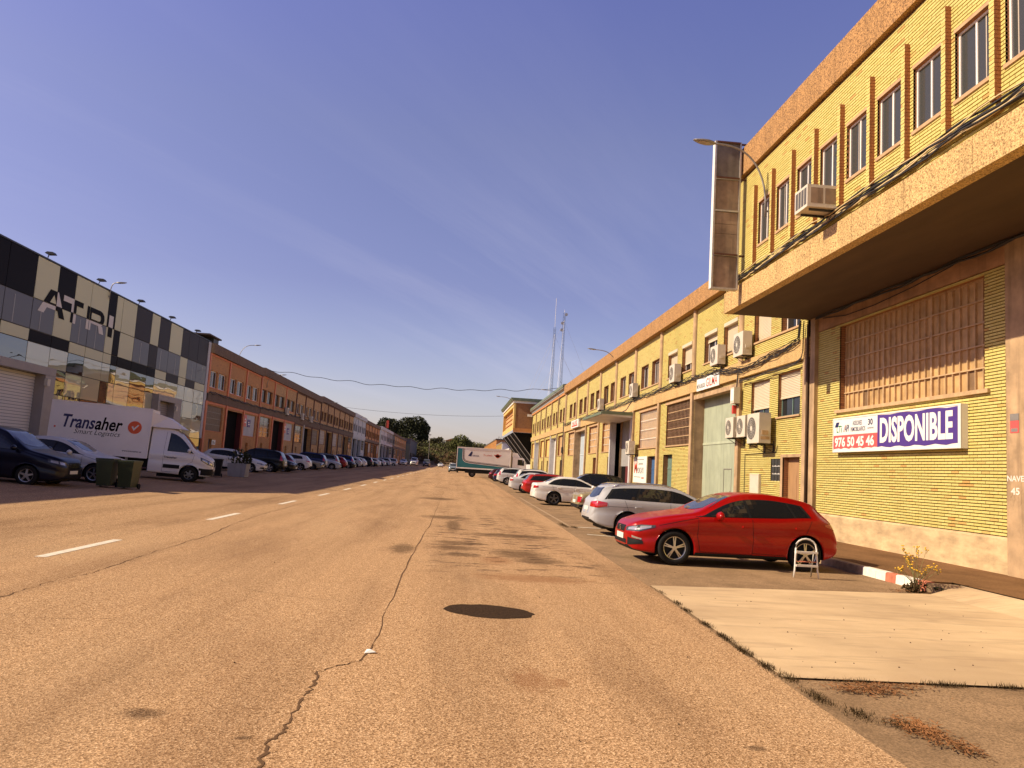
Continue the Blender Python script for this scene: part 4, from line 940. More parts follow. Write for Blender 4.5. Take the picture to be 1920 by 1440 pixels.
def simple_block(name, x0, x1, y0, y1, zh, wm, rm, label, cat='building', ribs=0, rh=.3):
    g_ = gz((x0+x1)/2, y0); t = thing(name, ((x0+x1)/2, (y0+y1)/2, g_), label, cat)
    mb = MB(); mb.box(x0, x1, y0, y1, g_-.2, g_+zh); mb.build('wall', wm, t)
    mb = MB(); mb.box(x0-.15, x1+.15, y0-.15, y1+.15, g_+zh, g_+zh+rh); mb.build('roof', rm, t)
    for k in range(ribs):
        y = y0+(k+.5)*(y1-y0)/ribs; mb = MB(); mb.box(x0-.18, x0-.002, y-.2, y+.2, g_, g_+zh-.01); mb.build('rib', 'yellow_plain', t)
    return t, g_
t, g_ = simple_block('white_workshop', 11.4, 25, 143, 156, 5.6, 'white_render', 'grey_metal', 'white workshop with a round black emblem behind the tower building')
mb = MB(); mb.lathe([(.75, -.02), (.95, -.02)], (11.4, 147, g_+4.4), 'X', 20); mb.tube([(11.37, 146.6, g_+4.0), (11.37, 147.3, g_+4.9)], .08, 5); mb.build('round_emblem', 'ink_black', t)
t, g_ = simple_block('yellow_workshop', 11.0, 25, 160, 176, 5.2, 'yellow_plain', 'sheet_white', 'plain yellow workshop beyond the white one on the right')
t, g_ = simple_block('grey_warehouse', 10.6, 26, 180, 205, 7.0, 'sheet_white', 'grey_metal', 'pale sheet-metal warehouse with dark roof on the far right', ribs=8)
t, g_ = simple_block('brown_block', 16, 26, 176.5, 179.8, 7.6, 'brown_trim', 'roof_dark', 'small dark brown block rising between far warehouses')
t, g_ = simple_block('ribbed_warehouse', 10.6, 28, 208, 292, 8.6, 'orange_plain', 'roof_dark', 'long yellow ribbed warehouse at the far right end', ribs=14)
t, g_ = simple_block('orange_house', 4.5, 14, 330, 345, 7.2, 'orange_plain', 'roof_dark', 'orange house with dark flat roof at the street end', rh=.9)
t, g_ = simple_block('tiled_house', 7, 16, 372, 382, 7.5, 'roof_tile', 'roof_tile', 'low red tiled house before the hillside', rh=1.2)
# ------------------------------------------------------------------ left-hand side (drawn mirrored: X grows into the facade)
MIR = True
WL = 21.2; GL = .45
at = thing('glass_clad_building', (26, 51, GL), 'modern building clad in black and cream glass panels with ATRI lettering', 'building')
COLS = [33, 34.6, 36.73, 39.14, 41.27, 43.12, 44.96, 47.19, 48.26, 49.12, 51.24, 53.79, 55.23, 57.31, 59.78, 61.33, 63.5, 65.93]
ROWS = [10.75, 8.63, 7.07, 6.47, 5.38, 4.1, 2.6, GL]
#       R1   R2   R3   R4   R5   R6   R7      c cream, d black, w window, g grey
PAT = ['dcdd---', 'dwdd---', 'dwcd---', 'cwdc---', 'dcdcdcd', 'cwcdcdc', 'cwcccdd', 'dcccdcc', 'cdddccc', 'ccdcccd', 'gwdgdcd', 'cgdgccd', 'gwcc---', 'cwgc---', 'gcccdcd', 'gwgcccd', 'gwccdcd']
MM = {'c': 'panel_cream', 'd': 'panel_dark', 'w': 'window_atri', 'g': 'panel_grey'}
mb = MB(); mb.box(WL+.06, 45, 33, 66.5, GL-.2, 10.7); mb.build('core', 'black_metal', at)
CELLS = []
for ci, (a, b_) in enumerate(zip(COLS, COLS[1:])):
    for ri, (zt_, zb_) in enumerate(zip(ROWS, ROWS[1:])):
        ch = PAT[ci][ri]
        if ch == '-': continue
        mb = MB(); y0, y1 = a+.024, b_-.024; z0, z1 = zb_+.022, zt_-.022; tl = rnd.uniform(-.006, .006); t2 = rnd.uniform(-.004, .004)
        x = [WL+tl*(1 if i in (0, 3) else -1)+t2*(1 if i > 1 else -1) for i in range(4)]
        q = [(x[0], y0, z0), (x[1], y1, z0), (x[2], y1, z1), (x[3], y0, z1)]
        mb.add(q+[(WL+.05, p[1], p[2]) for p in q], [(3, 2, 1, 0), (0, 1, 5, 4), (1, 2, 6, 5), (2, 3, 7, 6), (3, 0, 4, 7)])
        o = mb.build('window' if ch == 'w' else 'panel', MM[ch] if ri < 3 else {'c': 'glass_cream', 'd': 'glass_black', 'g': 'glass_black'}[ch], at); CELLS.append((y0, y1, z0, z1, ch))
        if ch == 'w':
            m2 = MB(); yc = y0+(y1-y0)*rnd.uniform(.3, .6); m2.box(WL-.0055, WL-.003, yc, yc+.07, z0+.02, z1-.15); m2.build('mullion', 'grey_metal', o)
mb = MB(); mb.box(WL-.03, WL+.3, 65.95, 66.58, GL+2.2, 10.72); mb.build('end_trim', 'white_render', at)
mb = MB(); mb.box(WL-.03, 45, 33, 66.5, 10.75, 10.83); mb.build('parapet_cap', 'black_metal', at)
for (ga, gb2, sa) in ((33.2, 41.27, 40.3), (55.23, 59.78, 58.4)):
    mb = MB(); mb.box(WL-.45, WL+.5, ga, gb2, 4.95, 5.35); mb.box(WL-.45, WL+.5, sa, gb2, GL-.1, 4.94); mb.box(WL-.45, WL+.5, ga, ga+.35, GL-.1, 4.94)
    fr = mb.build('gate_frame', 'shutter_grey', at)
    mb = MB(); z = 4.94
    while z > GL+.1: mb.prism([(WL+.04, z-.145), (WL+.1, z-.15), (WL+.1, z), (WL+.06, z-.012)], 'Y', ga+.36, sa-.01); z -= .15
    mb.build('roller_shutter', 'shutter_grey' if ga > 50 else 'faded_white', fr)
    mb = MB(); mb.box(WL-.62, WL-.46, sa-.1, sa+.18, 4.4, 4.75); mb.build('shutter_lamp', 'ac_white', fr)
def clip(poly, k, v, s_):
    out = []
    for p, q in zip(poly, poly[1:]+poly[:1]):
        a, b_ = (p[k]-v)*s_, (q[k]-v)*s_
        if a >= 0: out.append(p)
        if (a > 0 > b_) or (a < 0 < b_): t = a/(a-b_); out.append((p[0]+(q[0]-p[0])*t, p[1]+(q[1]-p[1])*t))
    return out
LET = {'A': [[(39.6, 8.08), (40.17, 8.08), (41.16, 9.38), (40.6, 9.38)], [(40.86, 9.38), (41.4, 9.38), (42.27, 8.08), (41.7, 8.08)], [(40.2, 8.40), (41.72, 8.40), (41.5, 8.72), (40.45, 8.72)]],
       'T': [[(41.96, 9.08), (44.15, 9.08), (44.15, 9.38), (41.96, 9.38)], [(42.86, 8.08), (43.43, 8.08), (43.43, 9.08), (42.86, 9.08)]],
       'R': [[(44.64, 8.05), (45.2, 8.05), (45.2, 9.36), (44.64, 9.36)], [(45.2, 9.08), (46.2, 9.08), (46.2, 9.36), (45.2, 9.36)], [(45.2, 8.46), (46.2, 8.46), (46.2, 8.72), (45.2, 8.72)], [(46.28, 8.05), (46.86, 8.05), (46.62, 8.5), (46.05, 8.5)]] +
            [[(46.2+.62*math.sin(math.pi*k/6), 8.91-.45*math.cos(math.pi*k/6)), (46.2+.62*math.sin(math.pi*(k+1)/6), 8.91-.45*math.cos(math.pi*(k+1)/6)), (46.2+.18*math.sin(math.pi*(k+1)/6), 8.91-.18*math.cos(math.pi*(k+1)/6)), (46.2+.18*math.sin(math.pi*k/6), 8.91-.18*math.cos(math.pi*k/6))] for k in range(6)],
       'I': [[(47.4, 8.06), (47.98, 8.06), (47.98, 9.36), (47.4, 9.36)]]}
t = thing('company_lettering', (WL, 43.8, 8.0), 'huge two-tone letters ATRI spread across the glass panels', 'lettering')
for L_, polys in LET.items():
    mb = MB()
    for pl in polys:
        for (y0, y1, z0, z1, ch) in CELLS:
            q = clip(clip(clip(clip(pl, 0, y0, 1), 0, y1, -1), 1, z0, 1), 1, z1, -1)
            if len(q) >= 3: mb.add([(WL-.014-.001*polys.index(pl), y, z) for y, z in q], [tuple(range(len(q)))], 0 if ch == 'c' else 1)
    mb.build('letter', ['ink_black', 'faded_white'], t)
for y, wh in ((39.85, 'nearest'), (45.5, 'second'), (51.2, 'middle'), (56.8, 'fourth'), (62.4, 'farthest')):
    t = thing('floodlight', (WL-.1, y, 10.83), wh+' of five small black floodlights along the glass-clad parapet', 'floodlight', 'floodlights along the parapet')
    mb = MB(); mb.prism([(WL-.42, 11.0), (WL-.06, 10.98), (WL+.05, 11.04), (WL-.06, 11.12), (WL-.34, 11.11)], 'Y', y-.16, y+.16); mb.build('housing', 'black_metal', t)
    mb = MB(); mb.tube([(WL-.1, y-.1, 10.83), (WL-.15, y-.1, 11.0)], .02, 5); mb.tube([(WL+.0, y+.1, 10.83), (WL-.05, y+.1, 11.0)], .02, 5); mb.build('bracket', 'black_metal', t)
t = wall_lamp(WL, 47.0, 10.75, -.45, .55, 'street lamp rising above the parapet of the glass-clad building', 1.0, hl=.62)
# unseen lower neighbour, roof slope shaped to cast the shadow step on the road
nbr = thing('unseen_shadow_warehouse', (30, 14, GL), 'unseen lower warehouse, its roof shaped to cast the shadow edge on the road', 'building')
mb = MB(); mb.prism([(-20, GL-.3), (32.9, GL-.3), (32.9, 10.6), (25.9, 8.55), (-20, 8.4)], 'X', WL, 40); mb.build('wall', 'grey_render', nbr)
mb = MB(); mb.box(WL-.06, WL-.005, 18, 24, GL, 5); mb.build('gate', 'shutter_grey', nbr)
def left_block(y0, y1, n, dz, wall, trim, corn, gates, label, detail=True, winm='alu_frame', pan={}):
    t = thing('brick_terrace', (28, (y0+y1)/2, gz(-20, y0)), label, 'building', 'units on the left-hand row')
    st = (y1-y0)/n; BB_, BT_, CB_, CT_ = 5.76+dz, 6.42+dz, 9.82+dz, 10.66+dz
    mb = MB(); mb.box(WL+.5, 45, y0+.02, y1-.02, 0, CT_-.4); mb.build('core', 'dark_inside', t)
    k = y0
    while k < y1-.1:
        e = min(y1, k+max(st, 3)); mb = MB(); mb.box(WL-.14, WL+.3, k+.006, e-.006, BB_, BT_); mb.build('band_panel', corn, t)
        mb = MB(); mb.box(WL-.3, WL+.5, k+.006, e-.006, CB_, CT_); mb.build('cornice_panel', corn, t); k = e
    for k in range(n):
        a, b_ = y0+k*st+.16, y0+(k+1)*st-.16; gy = gz(-20, a)+.08; tr = trim[min(k, len(trim)-1)]; wl = wall[min(k, len(wall)-1)]; wn_ = winm if isinstance(winm, str) else winm[k]
        up = [(a+.45, a+st*.40, 6.98+dz, 8.42+dz, .25), (a+st*.47, a+st*.84, 6.98+dz, 8.42+dz, .25)]
        brick_wall(t, WL, a, b_, BT_, CB_, up, geo=False, name='upper_brick_wall', flat=wl, side=wl)
        for h in up: window(t, WL+.15, h[0], h[1], h[2], h[3], wn_, 'glass_dark', 2, .09 if y0 < 160 else .12)
        sill(t, WL, up[0][0], up[1][1], 6.98+dz, .07, .05, tr)
        ty = gates[k % len(gates)]
        mb = MB(); mb.box(WL-.1, WL+.3, y0+k*st-.15, y0+k*st+.15, BT_+.002, CB_-.002); mb.build('upper_pilaster', tr, t)
        mb = MB(); mb.box(WL-.12, WL+.3, y0+k*st-.2, y0+k*st+.2, gy-.1, BB_-.002); mb.build('pilaster', tr if ty != 'x' else 'white_render', t)
        if detail: mb = MB(); mb.box(WL-.06, WL+.1, a, b_, CB_-.16, CB_-.002); mb.box(WL-.06, WL+.1, a, b_, BB_-.2, BB_-.002); mb.build('trim_rail', tr, t)
        if ty in 'gGxX':
            gm = {'g': 'indigo_door', 'G': 'dark_inside', 'x': 'sheet_white', 'X': 'grey_render'}[ty]
            brick_wall(t, WL, a, b_, gy-.1, BB_-.2, [(a+.15, b_-.15, gy-.1, 5.4+dz, .7)], geo=False, flat=wl, side='maroon' if ty == 'g' and detail else wl)
            sheet_gate(t, WL+.6, a+.15, b_-.15, gy-.1, 5.4+dz, gm, (a+1.2, a+2.4, gy+2.2) if ty == 'g' else None)
        else:
            h = (a+.35, b_-.7, 3.3+dz, 5.45+dz, .2); d_ = (a+1.6, a+2.6, gy-.1, 2.6+dz, .3)
            brick_wall(t, WL, a, b_, gy-.1, BB_-.2, [h, d_], geo=False, flat=wl, side=wl)
            mb = MB(); mb.quad((WL+.12, h[0], h[2]), (WL+.12, h[0], h[3]), (WL+.12, h[1], h[3]), (WL+.12, h[1], h[2])); wn = mb.build('window', {'w': 'glass_mid', 'p': 'white_render', 'b': 'dusty_pane_dark', 's': 'curtain'}[ty], t)
            if ty in 'wbs': grating(WL+.1, h[0], h[1], h[2], h[3], 14 if ty == 'b' else 3, 4, 'grey_metal' if ty == 'b' else 'faded_white', wn)
            mb = MB(); mb.box(WL+.22, WL+.28, d_[0], d_[1], d_[2], d_[3]); mb.build('door', ('grey_metal', 'brown_trim', 'wood_door')[k % 3], t)
            sill(t, WL, h[0], h[1], h[2], .06, .05, tr)
    return t
L1 = left_block(66.65, 84.2, 3, .08, ['brick_salmon_flat'], ['salmon_paint'], 'aggregate_brown', 'bgp', 'salmon brick unit with orange-red trim beside the glass-clad building')
L2 = left_block(84.35, 121.4, 6, .22, ['brick_salmon_flat', 'brick_tan_flat', 'brick_tan_flat'], ['salmon_paint', 'salmon_paint', 'salmon_paint', 'brown_trim'], 'aggregate_brown', 'wgpwxb', 'tan brick terrace, orange trim on its nearer half and brown beyond', winm=['brown_trim']*3+['faded_white']*3)
L3 = left_block(121.6, 160.2, 6, .45, ['brick_tan_flat'], ['brown_trim'], 'aggregate_brown', 'sXsbGw', 'tan brick terrace with brown trim before the white-painted unit', winm='brown_trim')
L4 = left_block(160.5, 182.0, 3, .55, ['white_render'], ['white_render'], 'white_render', 'xXw', 'white-painted unit in the middle of the left-hand row', winm='grey_metal')
L5 = left_block(182.3, 216.0, 5, .3, ['orange_plain'], ['brown_trim'], 'aggregate_brown', 'GswGs', 'dark orange brick unit beyond the white-painted one', False, winm='brown_trim')
L6 = left_block(219.0, 259.5, 4, .7, ['white_render', 'white_render', 'grey_render', 'grey_render'], ['white_render', 'white_render', 'grey_metal'], 'white_render', 'XxXw', 'pale grey unit far along the left-hand row', False, winm='grey_metal')
L7 = left_block(260.0, 330.0, 8, .7, ['dark_grey_render', 'brick_tan_flat', 'brick_tan_flat', 'brick_salmon_flat'], ['grey_metal'], 'aggregate_brown', 'GwXwGxww', 'last dim brick unit of the left-hand row', False, winm='grey_metal')
t, g_ = None, gz(-20, 335)
t = thing('dark_end_building', (28, 360, g_), 'dark grey block closing the left-hand row below the pines', 'building')
mb = MB(); mb.box(19.5, 40, 332, 390, 0, 11.6); mb.build('wall', 'dark_grey_render', t)
mb = MB(); mb.box(19.3, 40, 331.8, 390, 11.6, 12.1); mb.build('roof', 'roof_dark', t)
for k in range(4): mb = MB(); mb.box(19.44, 19.49, 336+k*12, 342+k*12, 3, 6); mb.build('window', 'glass_dark', t)
# notices on the white boarded windows, plaques
for (y, z, w_, h_, mm, nm, lb) in [(79.3, 4.3, .75, 1.15, 'sign_red', 'poster', 'red and white poster on the first boarded window of the salmon unit'), (80.6, 4.3, 1.0, .75, 'sign_purple', 'poster', 'dark blue notice beside the poster on the first boarded window'),
                               (97.6, 4.4, .8, 1.2, 'sign_red', 'poster', 'red poster on the second boarded window of the tan terrace'), (99.4, 4.3, 1.0, .8, 'sign_purple', 'poster', 'dark blue notice on the second boarded window of the tan terrace'),
                               (69.3, 2.2, 1.0, .42, 'sign_white', 'plaque', 'small white plaque on the salmon brick below the grated window')]:
    mb = MB(); mb.box(WL+.06 if 'boarded' in lb else WL-.03, WL+.11 if 'boarded' in lb else WL-.003, y, y+w_, z, z+h_); o = tag(mb.build(nm, mm), lb, 'sign')
    m2 = MB(); xx = (WL+.057 if 'boarded' in lb else WL-.034); m2.box(xx, xx+.002, y+w_*.15, y+w_*.85, z+h_*.3, z+h_*.42); m2.box(xx, xx+.002, y+w_*.15, y+w_*.6, z+h_*.55, z+h_*.68); m2.build('print', 'sign_white' if mm != 'sign_white' else 'ink_black', o)
mb = MB(); x = WL+.555
mb.add([(x, 109.9+.9, 4.1), (x, 109.9+1.6, 4.1), (x, 109.9+2.5, 5.1), (x, 109.9+2.0, 5.1)], [(0, 1, 2, 3)]); mb.add([(x, 112.2, 5.1), (x, 112.7, 5.1), (x, 113.1, 4.1), (x, 112.6, 4.1)], [(0, 1, 2, 3)])
text(mb, 'URBAN', (x, 111.0, 2.9), (0, 2.4, 0), U*.65, .03); tag(mb.build('gate_emblem', 'ink_black'), 'black angular emblem and word on the white gate of the left row', 'lettering')
for y, lb in ((86.5, 'street lamp over the start of the tan terrace on the left'), (124.5, 'street lamp above the third left-hand terrace'), (163, 'street lamp on the white-painted left-hand unit'), (74.6, 'pale curved lamp pipe rising above the salmon unit cornice')):
    wall_lamp(WL, y, 9.4+(.9 if y == 74.6 else 0), -2.0, 1.1+(.6 if y == 74.6 else 0), lb, 1.0)
for (y, z, lb) in ((96.6, 6.6, 'small dark air conditioner under an upper window of the tan terrace'), (106.2, 6.55, 'first air conditioner below the white windows of the tan terrace'), (112.6, 6.55, 'second air conditioner below the white windows of the tan terrace')):
    ac_unit(WL, y, z, .95, .85, .34, lb, .12)
t = thing('rooftop_hood', (WL+1.5, 68.6, 10.9), 'dark chimney hood on the roof above the salmon unit', 'roof vent')
mb = MB(); mb.box(WL+.6, WL+2.2, 69.0, 70.4, 10.7, 11.5); mb.build('duct', 'black_metal', t); mb = MB(); mb.box(WL+.4, WL+2.4, 67.2, 70.6, 11.5, 11.62); mb.build('cover', 'roof_dark', t)
bundle('cable_bundle', [(WL-.2, 66.8, 6.55), (WL-.2, 78, 6.5), (WL-.2, 84, 6.5), (WL-.2, 95, 6.7), (WL-.2, 121, 6.72), (WL-.2, 160, 6.9)], 3, .03, .07, 'dark cables along the concrete band of the left-hand terraces', palefrac=0, sag=.06)
MIR = False
# wires over the street
def wire(name, a, b_, sag, r, wig, label, n=90):
    a, b_ = Vector(a), Vector(b_); P = []
    for k in range(n+1):
        t = k/n; p = a.lerp(b_, t); p.z -= sag*4*t*(1-t)+wig*(math.sin(t*61)+.6*math.sin(t*37+1))*.5; P.append(p)
    mb = MB(); mb.tube(P, r, 5); return tag(mb.build(name, 'black_cable'), label, 'cable')
wire('overhead_cable', (-21.0, 86.2, 10.9), (11.0, 85.7, 10.9), .95, .028, .16, 'twisted black cable slung across the street between the rows')
wire('overhead_cable', (-21.0, 142.1, 11.0), (8.2, 140.2, 11.1), .55, .022, 0, 'thin straight cable crossing the street farther away')
# ------------------------------------------------------------------ vehicles
def car_body(sp):
    """lofted body shell, nose towards +X, on the ground at z = 0; returns (verts, faces, material ids) and helpers"""
    L = sp['L']; top, belt, plan, roofw, bot = (pchip(sp[k]) for k in ('top', 'belt', 'plan', 'roofw', 'bot'))
    Rw = sp['R']; Ra = Rw+sp.get('gap', .055); ax = sp['axles']
    ss = set(round(L*k/56, 4) for k in range(57)) | {.02, .05, .1, .16, L-.02, L-.05, L-.1, L-.16}
    for a in ax:
        for k in range(-9, 10): ss.add(round(a+Ra*math.sin(math.pi/2*k/9), 4))
        ss |= {round(a-Ra-.003, 4), round(a+Ra+.003, 4)}
    ss = sorted(x for x in ss if 0 <= x <= L)
    rings = []
    for s in ss:
        zt, zs, zb, w, wr = top(s), belt(s), bot(s), plan(s), roofw(s)
        zs = min(zs, zt-.015); h = zt-zs; wr = min(wr, w*.985); dz = min(.075, h*.55); mid = zb+(zs-zb)
        ctrl = [(0, zb), (.72*w, zb), (.95*w, zb+.025), (.985*w, zb+.10*(zs-zb)+.02), (w*1.0, zb+.40*(zs-zb)), (w*.984, zb+.58*(zs-zb)), (w*.997, zb+.73*(zs-zb)), (w*.992, zb+.9*(zs-zb)), (w*.965, zs)]
        for f in (.33, .66): ctrl.append((w*.965+(wr-w*.965)*f+.022*math.sin(math.pi*f)*min(1, h/.3), zs+(h-dz)*f))
        ctrl += [(wr, zt-dz), (wr*.95, zt-dz*.42), (wr*.8, zt-dz*.14), (wr*.45, zt-.006), (0, zt)]
        arch = 0
        for a in ax:
            if abs(s-a) <= Ra: arch = max(arch, Rw+math.sqrt(max(0, Ra*Ra-(s-a)**2)))
        pts = []
        n = len(ctrl)
        for i in range(n-1):
            p0, p1, p2, p3 = ctrl[max(i-1, 0)], ctrl[i], ctrl[i+1], ctrl[min(i+2, n-1)]
            for t in ((0, .5) if i > 1 else (0,)):
                f = lambda k: .5*((2*p1[k])+(-p0[k]+p2[k])*t+(2*p0[k]-5*p1[k]+4*p2[k]-p3[k])*t*t+(-p0[k]+3*p1[k]-3*p2[k]+p3[k])*t**3)
                pts.append((f(0), f(1)))
        pts.append(ctrl[-1])
        if arch: pts = [(y*(1 if z >= arch else (1.0 if z > arch-.2 else .995)), max(z, arch)) for y, z in pts]
        rings.append([(L/2-s, y, z) for y, z in pts])
    n = len(rings[0]); V = []; F = []; M = []
    for r_ in rings: V += r_+[(x, -y, z) for x, y, z in r_[1:-1]]
    per = 2*n-2
    def id_(i, j, side): return i*per+(j if side > 0 or j in (0, n-1) else n+j-1)
    for i in range(len(rings)-1):
        for j in range(n-1):
            F.append((id_(i, j, 1), id_(i, j+1, 1), id_(i+1, j+1, 1), id_(i+1, j, 1))); F.append((id_(i, j, -1), id_(i+1, j, -1), id_(i+1, j+1, -1), id_(i, j+1, -1)))
            M += [1 if j < 2 else 0]*2
    for i, fl in ((0, 1), (len(rings)-1, 0)):
        for j in range(n-1):
            q = (id_(i, j, 1), id_(i, j, -1), id_(i, j+1, -1), id_(i, j+1, 1)); q = tuple(dict.fromkeys(q)); F.append(q if fl else q[::-1]); M.append(0)
    return V, F, M, top, belt
def make_wheel(name, parent, x, y, R_, wd, side, style, rimr):
    """tyre with a rim child; side +1 is the +Y side"""
    mb = MB(); w2 = wd/2; mb.lathe([(rimr*.98, -w2*.9), (R_*.93, -w2), (R_, -w2*.72), (R_, w2*.72), (R_*.93, w2), (rimr*.98, w2*.9), (rimr*.9, 0)], (x, y, R_), 'Y', 28)
    wh = mb.build('wheel', 'tyre', parent, True)
    yo = y+side*w2*.78; mb = MB()
    mb.lathe([(rimr*1.0, side*.012), (rimr*.93, side*.006), (rimr*.90, -side*.05)], (x, yo, R_), 'Y', 28); mb.disc((x, yo-side*.055, R_), (0, side, 0), rimr*.93, 24, 1)
    n = style.get('n', 5); dbl = style.get('dbl', True); tw = style.get('w', .05)
    for k in range(n):
        for o in ((-.11, .11) if dbl else (0,)):
            a = 2*math.pi*k/n+style.get('ph', 0.3); a0, a1 = a+o*1.3, a+o*.95
            p0 = Vector((math.cos(a0)*rimr*.16, 0, math.sin(a0)*rimr*.16)); p1 = Vector((math.cos(a1)*rimr*.95, 0, math.sin(a1)*rimr*.95)); t = (p1-p0).normalized(); nn = Vector((-t.z, 0, t.x))*tw*rimr/.22
            c = Vector((x, yo, R_)); d0 = Vector((0, side*.006, 0)); d1 = Vector((0, side*.0, 0)); bk = Vector((0, -side*.03, 0))
            q = [c+p0-nn*.8+d0, c+p0+nn*.8+d0, c+p1+nn*.55+d1, c+p1-nn*.55+d1]
            mb.add(q+[v+bk for v in q], [(0, 1, 2, 3), (0, 4, 5, 1), (1, 5, 6, 2), (2, 6, 7, 3), (3, 7, 4, 0)])
    mb.disc((x, yo+side*.008, R_), (0, side, 0), rimr*.2, 14); mb.build('rim', [style.get('m', 'rim'), 'car_black'], wh, False)
    return wh
def build_car(sp, name, lod=0):
    t = bpy.data.objects.new(name, None); C.objects.link(t); ORG[t.name] = Vector((0, 0, 0))
    V, F, M, top, belt = car_body(sp); L = sp['L']
    mb = MB(); mb.v = V; mb.f = F; mb.m = M; body = mb.build('body', ['car_paint', 'car_black'], t, True)
    bvh = BVHTree.FromPolygons([Vector(v) for v in V], F)
    hl = L/2
    def cast(o, d):
        h = bvh.ray_cast(o, d); return h[0], h[1]
    def patch(mb, lo, up, ang, nu=10, nv=5, off=.005, mi=0, sides=(1, -1)):
        """lay a patch on the body: lo/up are polylines (a, z); ang 0 looks at the nose, 90 at the +Y side, 180 at the tail.
        a is measured along X for sides (car s from nose) and along Y for ends"""
        for sg in (sides if ang not in (0, 180) else (1,)):
            d = Vector((math.cos(R(ang)), sg*math.sin(R(ang)), 0)); rt = Vector((math.sin(R(ang)), -sg*math.cos(R(ang)), 0))
            def samp(pl, t):
                n = len(pl)-1; q = t*n; i = min(int(q), n-1); f = q-i; return (pl[i][0]+(pl[i+1][0]-pl[i][0])*f, pl[i][1]+(pl[i+1][1]-pl[i][1])*f)
            grid = []
            for i in range(nu+1):
                a = samp(lo, i/nu); b = samp(up, i/nu); col = []
                for j in range(nv+1):
                    f = j/nv; u_, z = a[0]+(b[0]-a[0])*f, a[1]+(b[1]-a[1])*f
                    if ang in (0, 180): o = Vector((0, u_, z))+d*8
                    elif ang == 90: o = Vector((hl-u_, 0, z))+d*8
                    else: o = Vector((hl if ang < 90 else -hl, 0, z))+rt*u_+d*8
                    h, nm = cast(o, -d)
                    if h is None: col.append(None); continue
                    col.append(h+(nm if nm.dot(d) > 0 else -nm)*off)
                grid.append(col)
            for i in range(nu):
                for j in range(nv):
                    q = [grid[i][j], grid[i+1][j], grid[i+1][j+1], grid[i][j+1]]
                    if all(x is not None for x in q):
                        fl = (q[1]-q[0]).cross(q[3]-q[0]).dot(d) < 0
                        mb.add(q[::-1] if fl else q, [(0, 1, 2, 3)], mi)
    def tpatch(mb, s0, s1, w0, w1, nu=8, nv=8, off=.006, c0=0., c1=0.):
        """patch seen from above between stations s0 and s1 with half widths w0, w1; c0/c1 bow the ends"""
        g_ = []
        for i in range(nu+1):
            row = []
            for j in range(nv+1):
                f = i/nu; e = 2*j/nv-1; s = (s0+c0*e*e)*(1-f)+(s1+c1*e*e)*f; wd = w0+(w1-w0)*f
                h, nm = cast(Vector((hl-s, e*wd, 4)), Vector((0, 0, -1))); row.append(h+(nm if nm.z > 0 else -nm)*off if h else None)
            g_.append(row)
        for i in range(nu):
            for j in range(nv):
                q = [g_[i][j], g_[i+1][j], g_[i+1][j+1], g_[i][j+1]]
                if all(x is not None for x in q): mb.add(q if (q[1]-q[0]).cross(q[3]-q[0]).z > 0 else q[::-1], [(0, 1, 2, 3)])
    # side glazing
    sa, srt, srb = sp['dlo']; off_ = sp.get('roofoff', .10); N = 16
    lo = [(sa+(srb-sa)*k/N, belt(sa+(srb-sa)*k/N)+.025) for k in range(N+1)]
    up = []
    for k in range(N+1):
        s = sa+(srt-sa)*k/N; up.append((s, max(top(s)-off_, belt(s)+.03)))
    for sg in (1, -1): mb = MB(); patch(mb, lo, up, 90, 24, 5, .004, 0, (sg,)); mb.build('window_trim', 'car_black', t, True)
    cuts = sp['cuts']; ts = [0]+[(c-sa)/(srb-sa) for c in cuts]+[1]
    def cutpl(pl, t0, t1, dz):
        n = len(pl)-1; out = []
        for k in range(9):
            q = (t0+(t1-t0)*k/8)*n; i = min(int(q), n-1); f = q-i; out.append((pl[i][0]+(pl[i+1][0]-pl[i][0])*f, pl[i][1]+(pl[i+1][1]-pl[i][1])*f+dz))
        return out
    solid = sp.get('solid', [])
    for i, (t0, t1) in enumerate(zip(ts, ts[1:])):
        if i in solid: continue
        g0, g1 = t0+(.012 if i else .03), t1-(.012 if i < len(ts)-2 else .03); 
        for sg in (1, -1):
            mb = MB(); patch(mb, cutpl(lo, g0, g1, .012), cutpl(up, g0, g1, -.012), 90, 8, 4, .008, 0, (sg,)); mb.build('side_window', 'car_glass', t, True)
    s0, s1, w0, w1 = sp['ws']; mb = MB(); tpatch(mb, s0, s1, w0, w1, c0=.22, c1=.06); mb.build('windscreen', 'windscreen', t, True)
    rw = sp['rw']
    mb = MB()
    if rw is None: pass
    elif rw[0] == 'top': tpatch(mb, *rw[1:], c0=-.05, c1=-.1)
    else: z0, z1, w0, w1 = rw[1:]; patch(mb, [(-w0, z0), (w0, z0)], [(-w1, z1), (w1, z1)], 180, 8, 5, .006)
    if mb.v: mb.build('rear_window', 'car_glass', t, True)
    # lamps, grille, bumper openings, plates
    hd = sp['head']; 
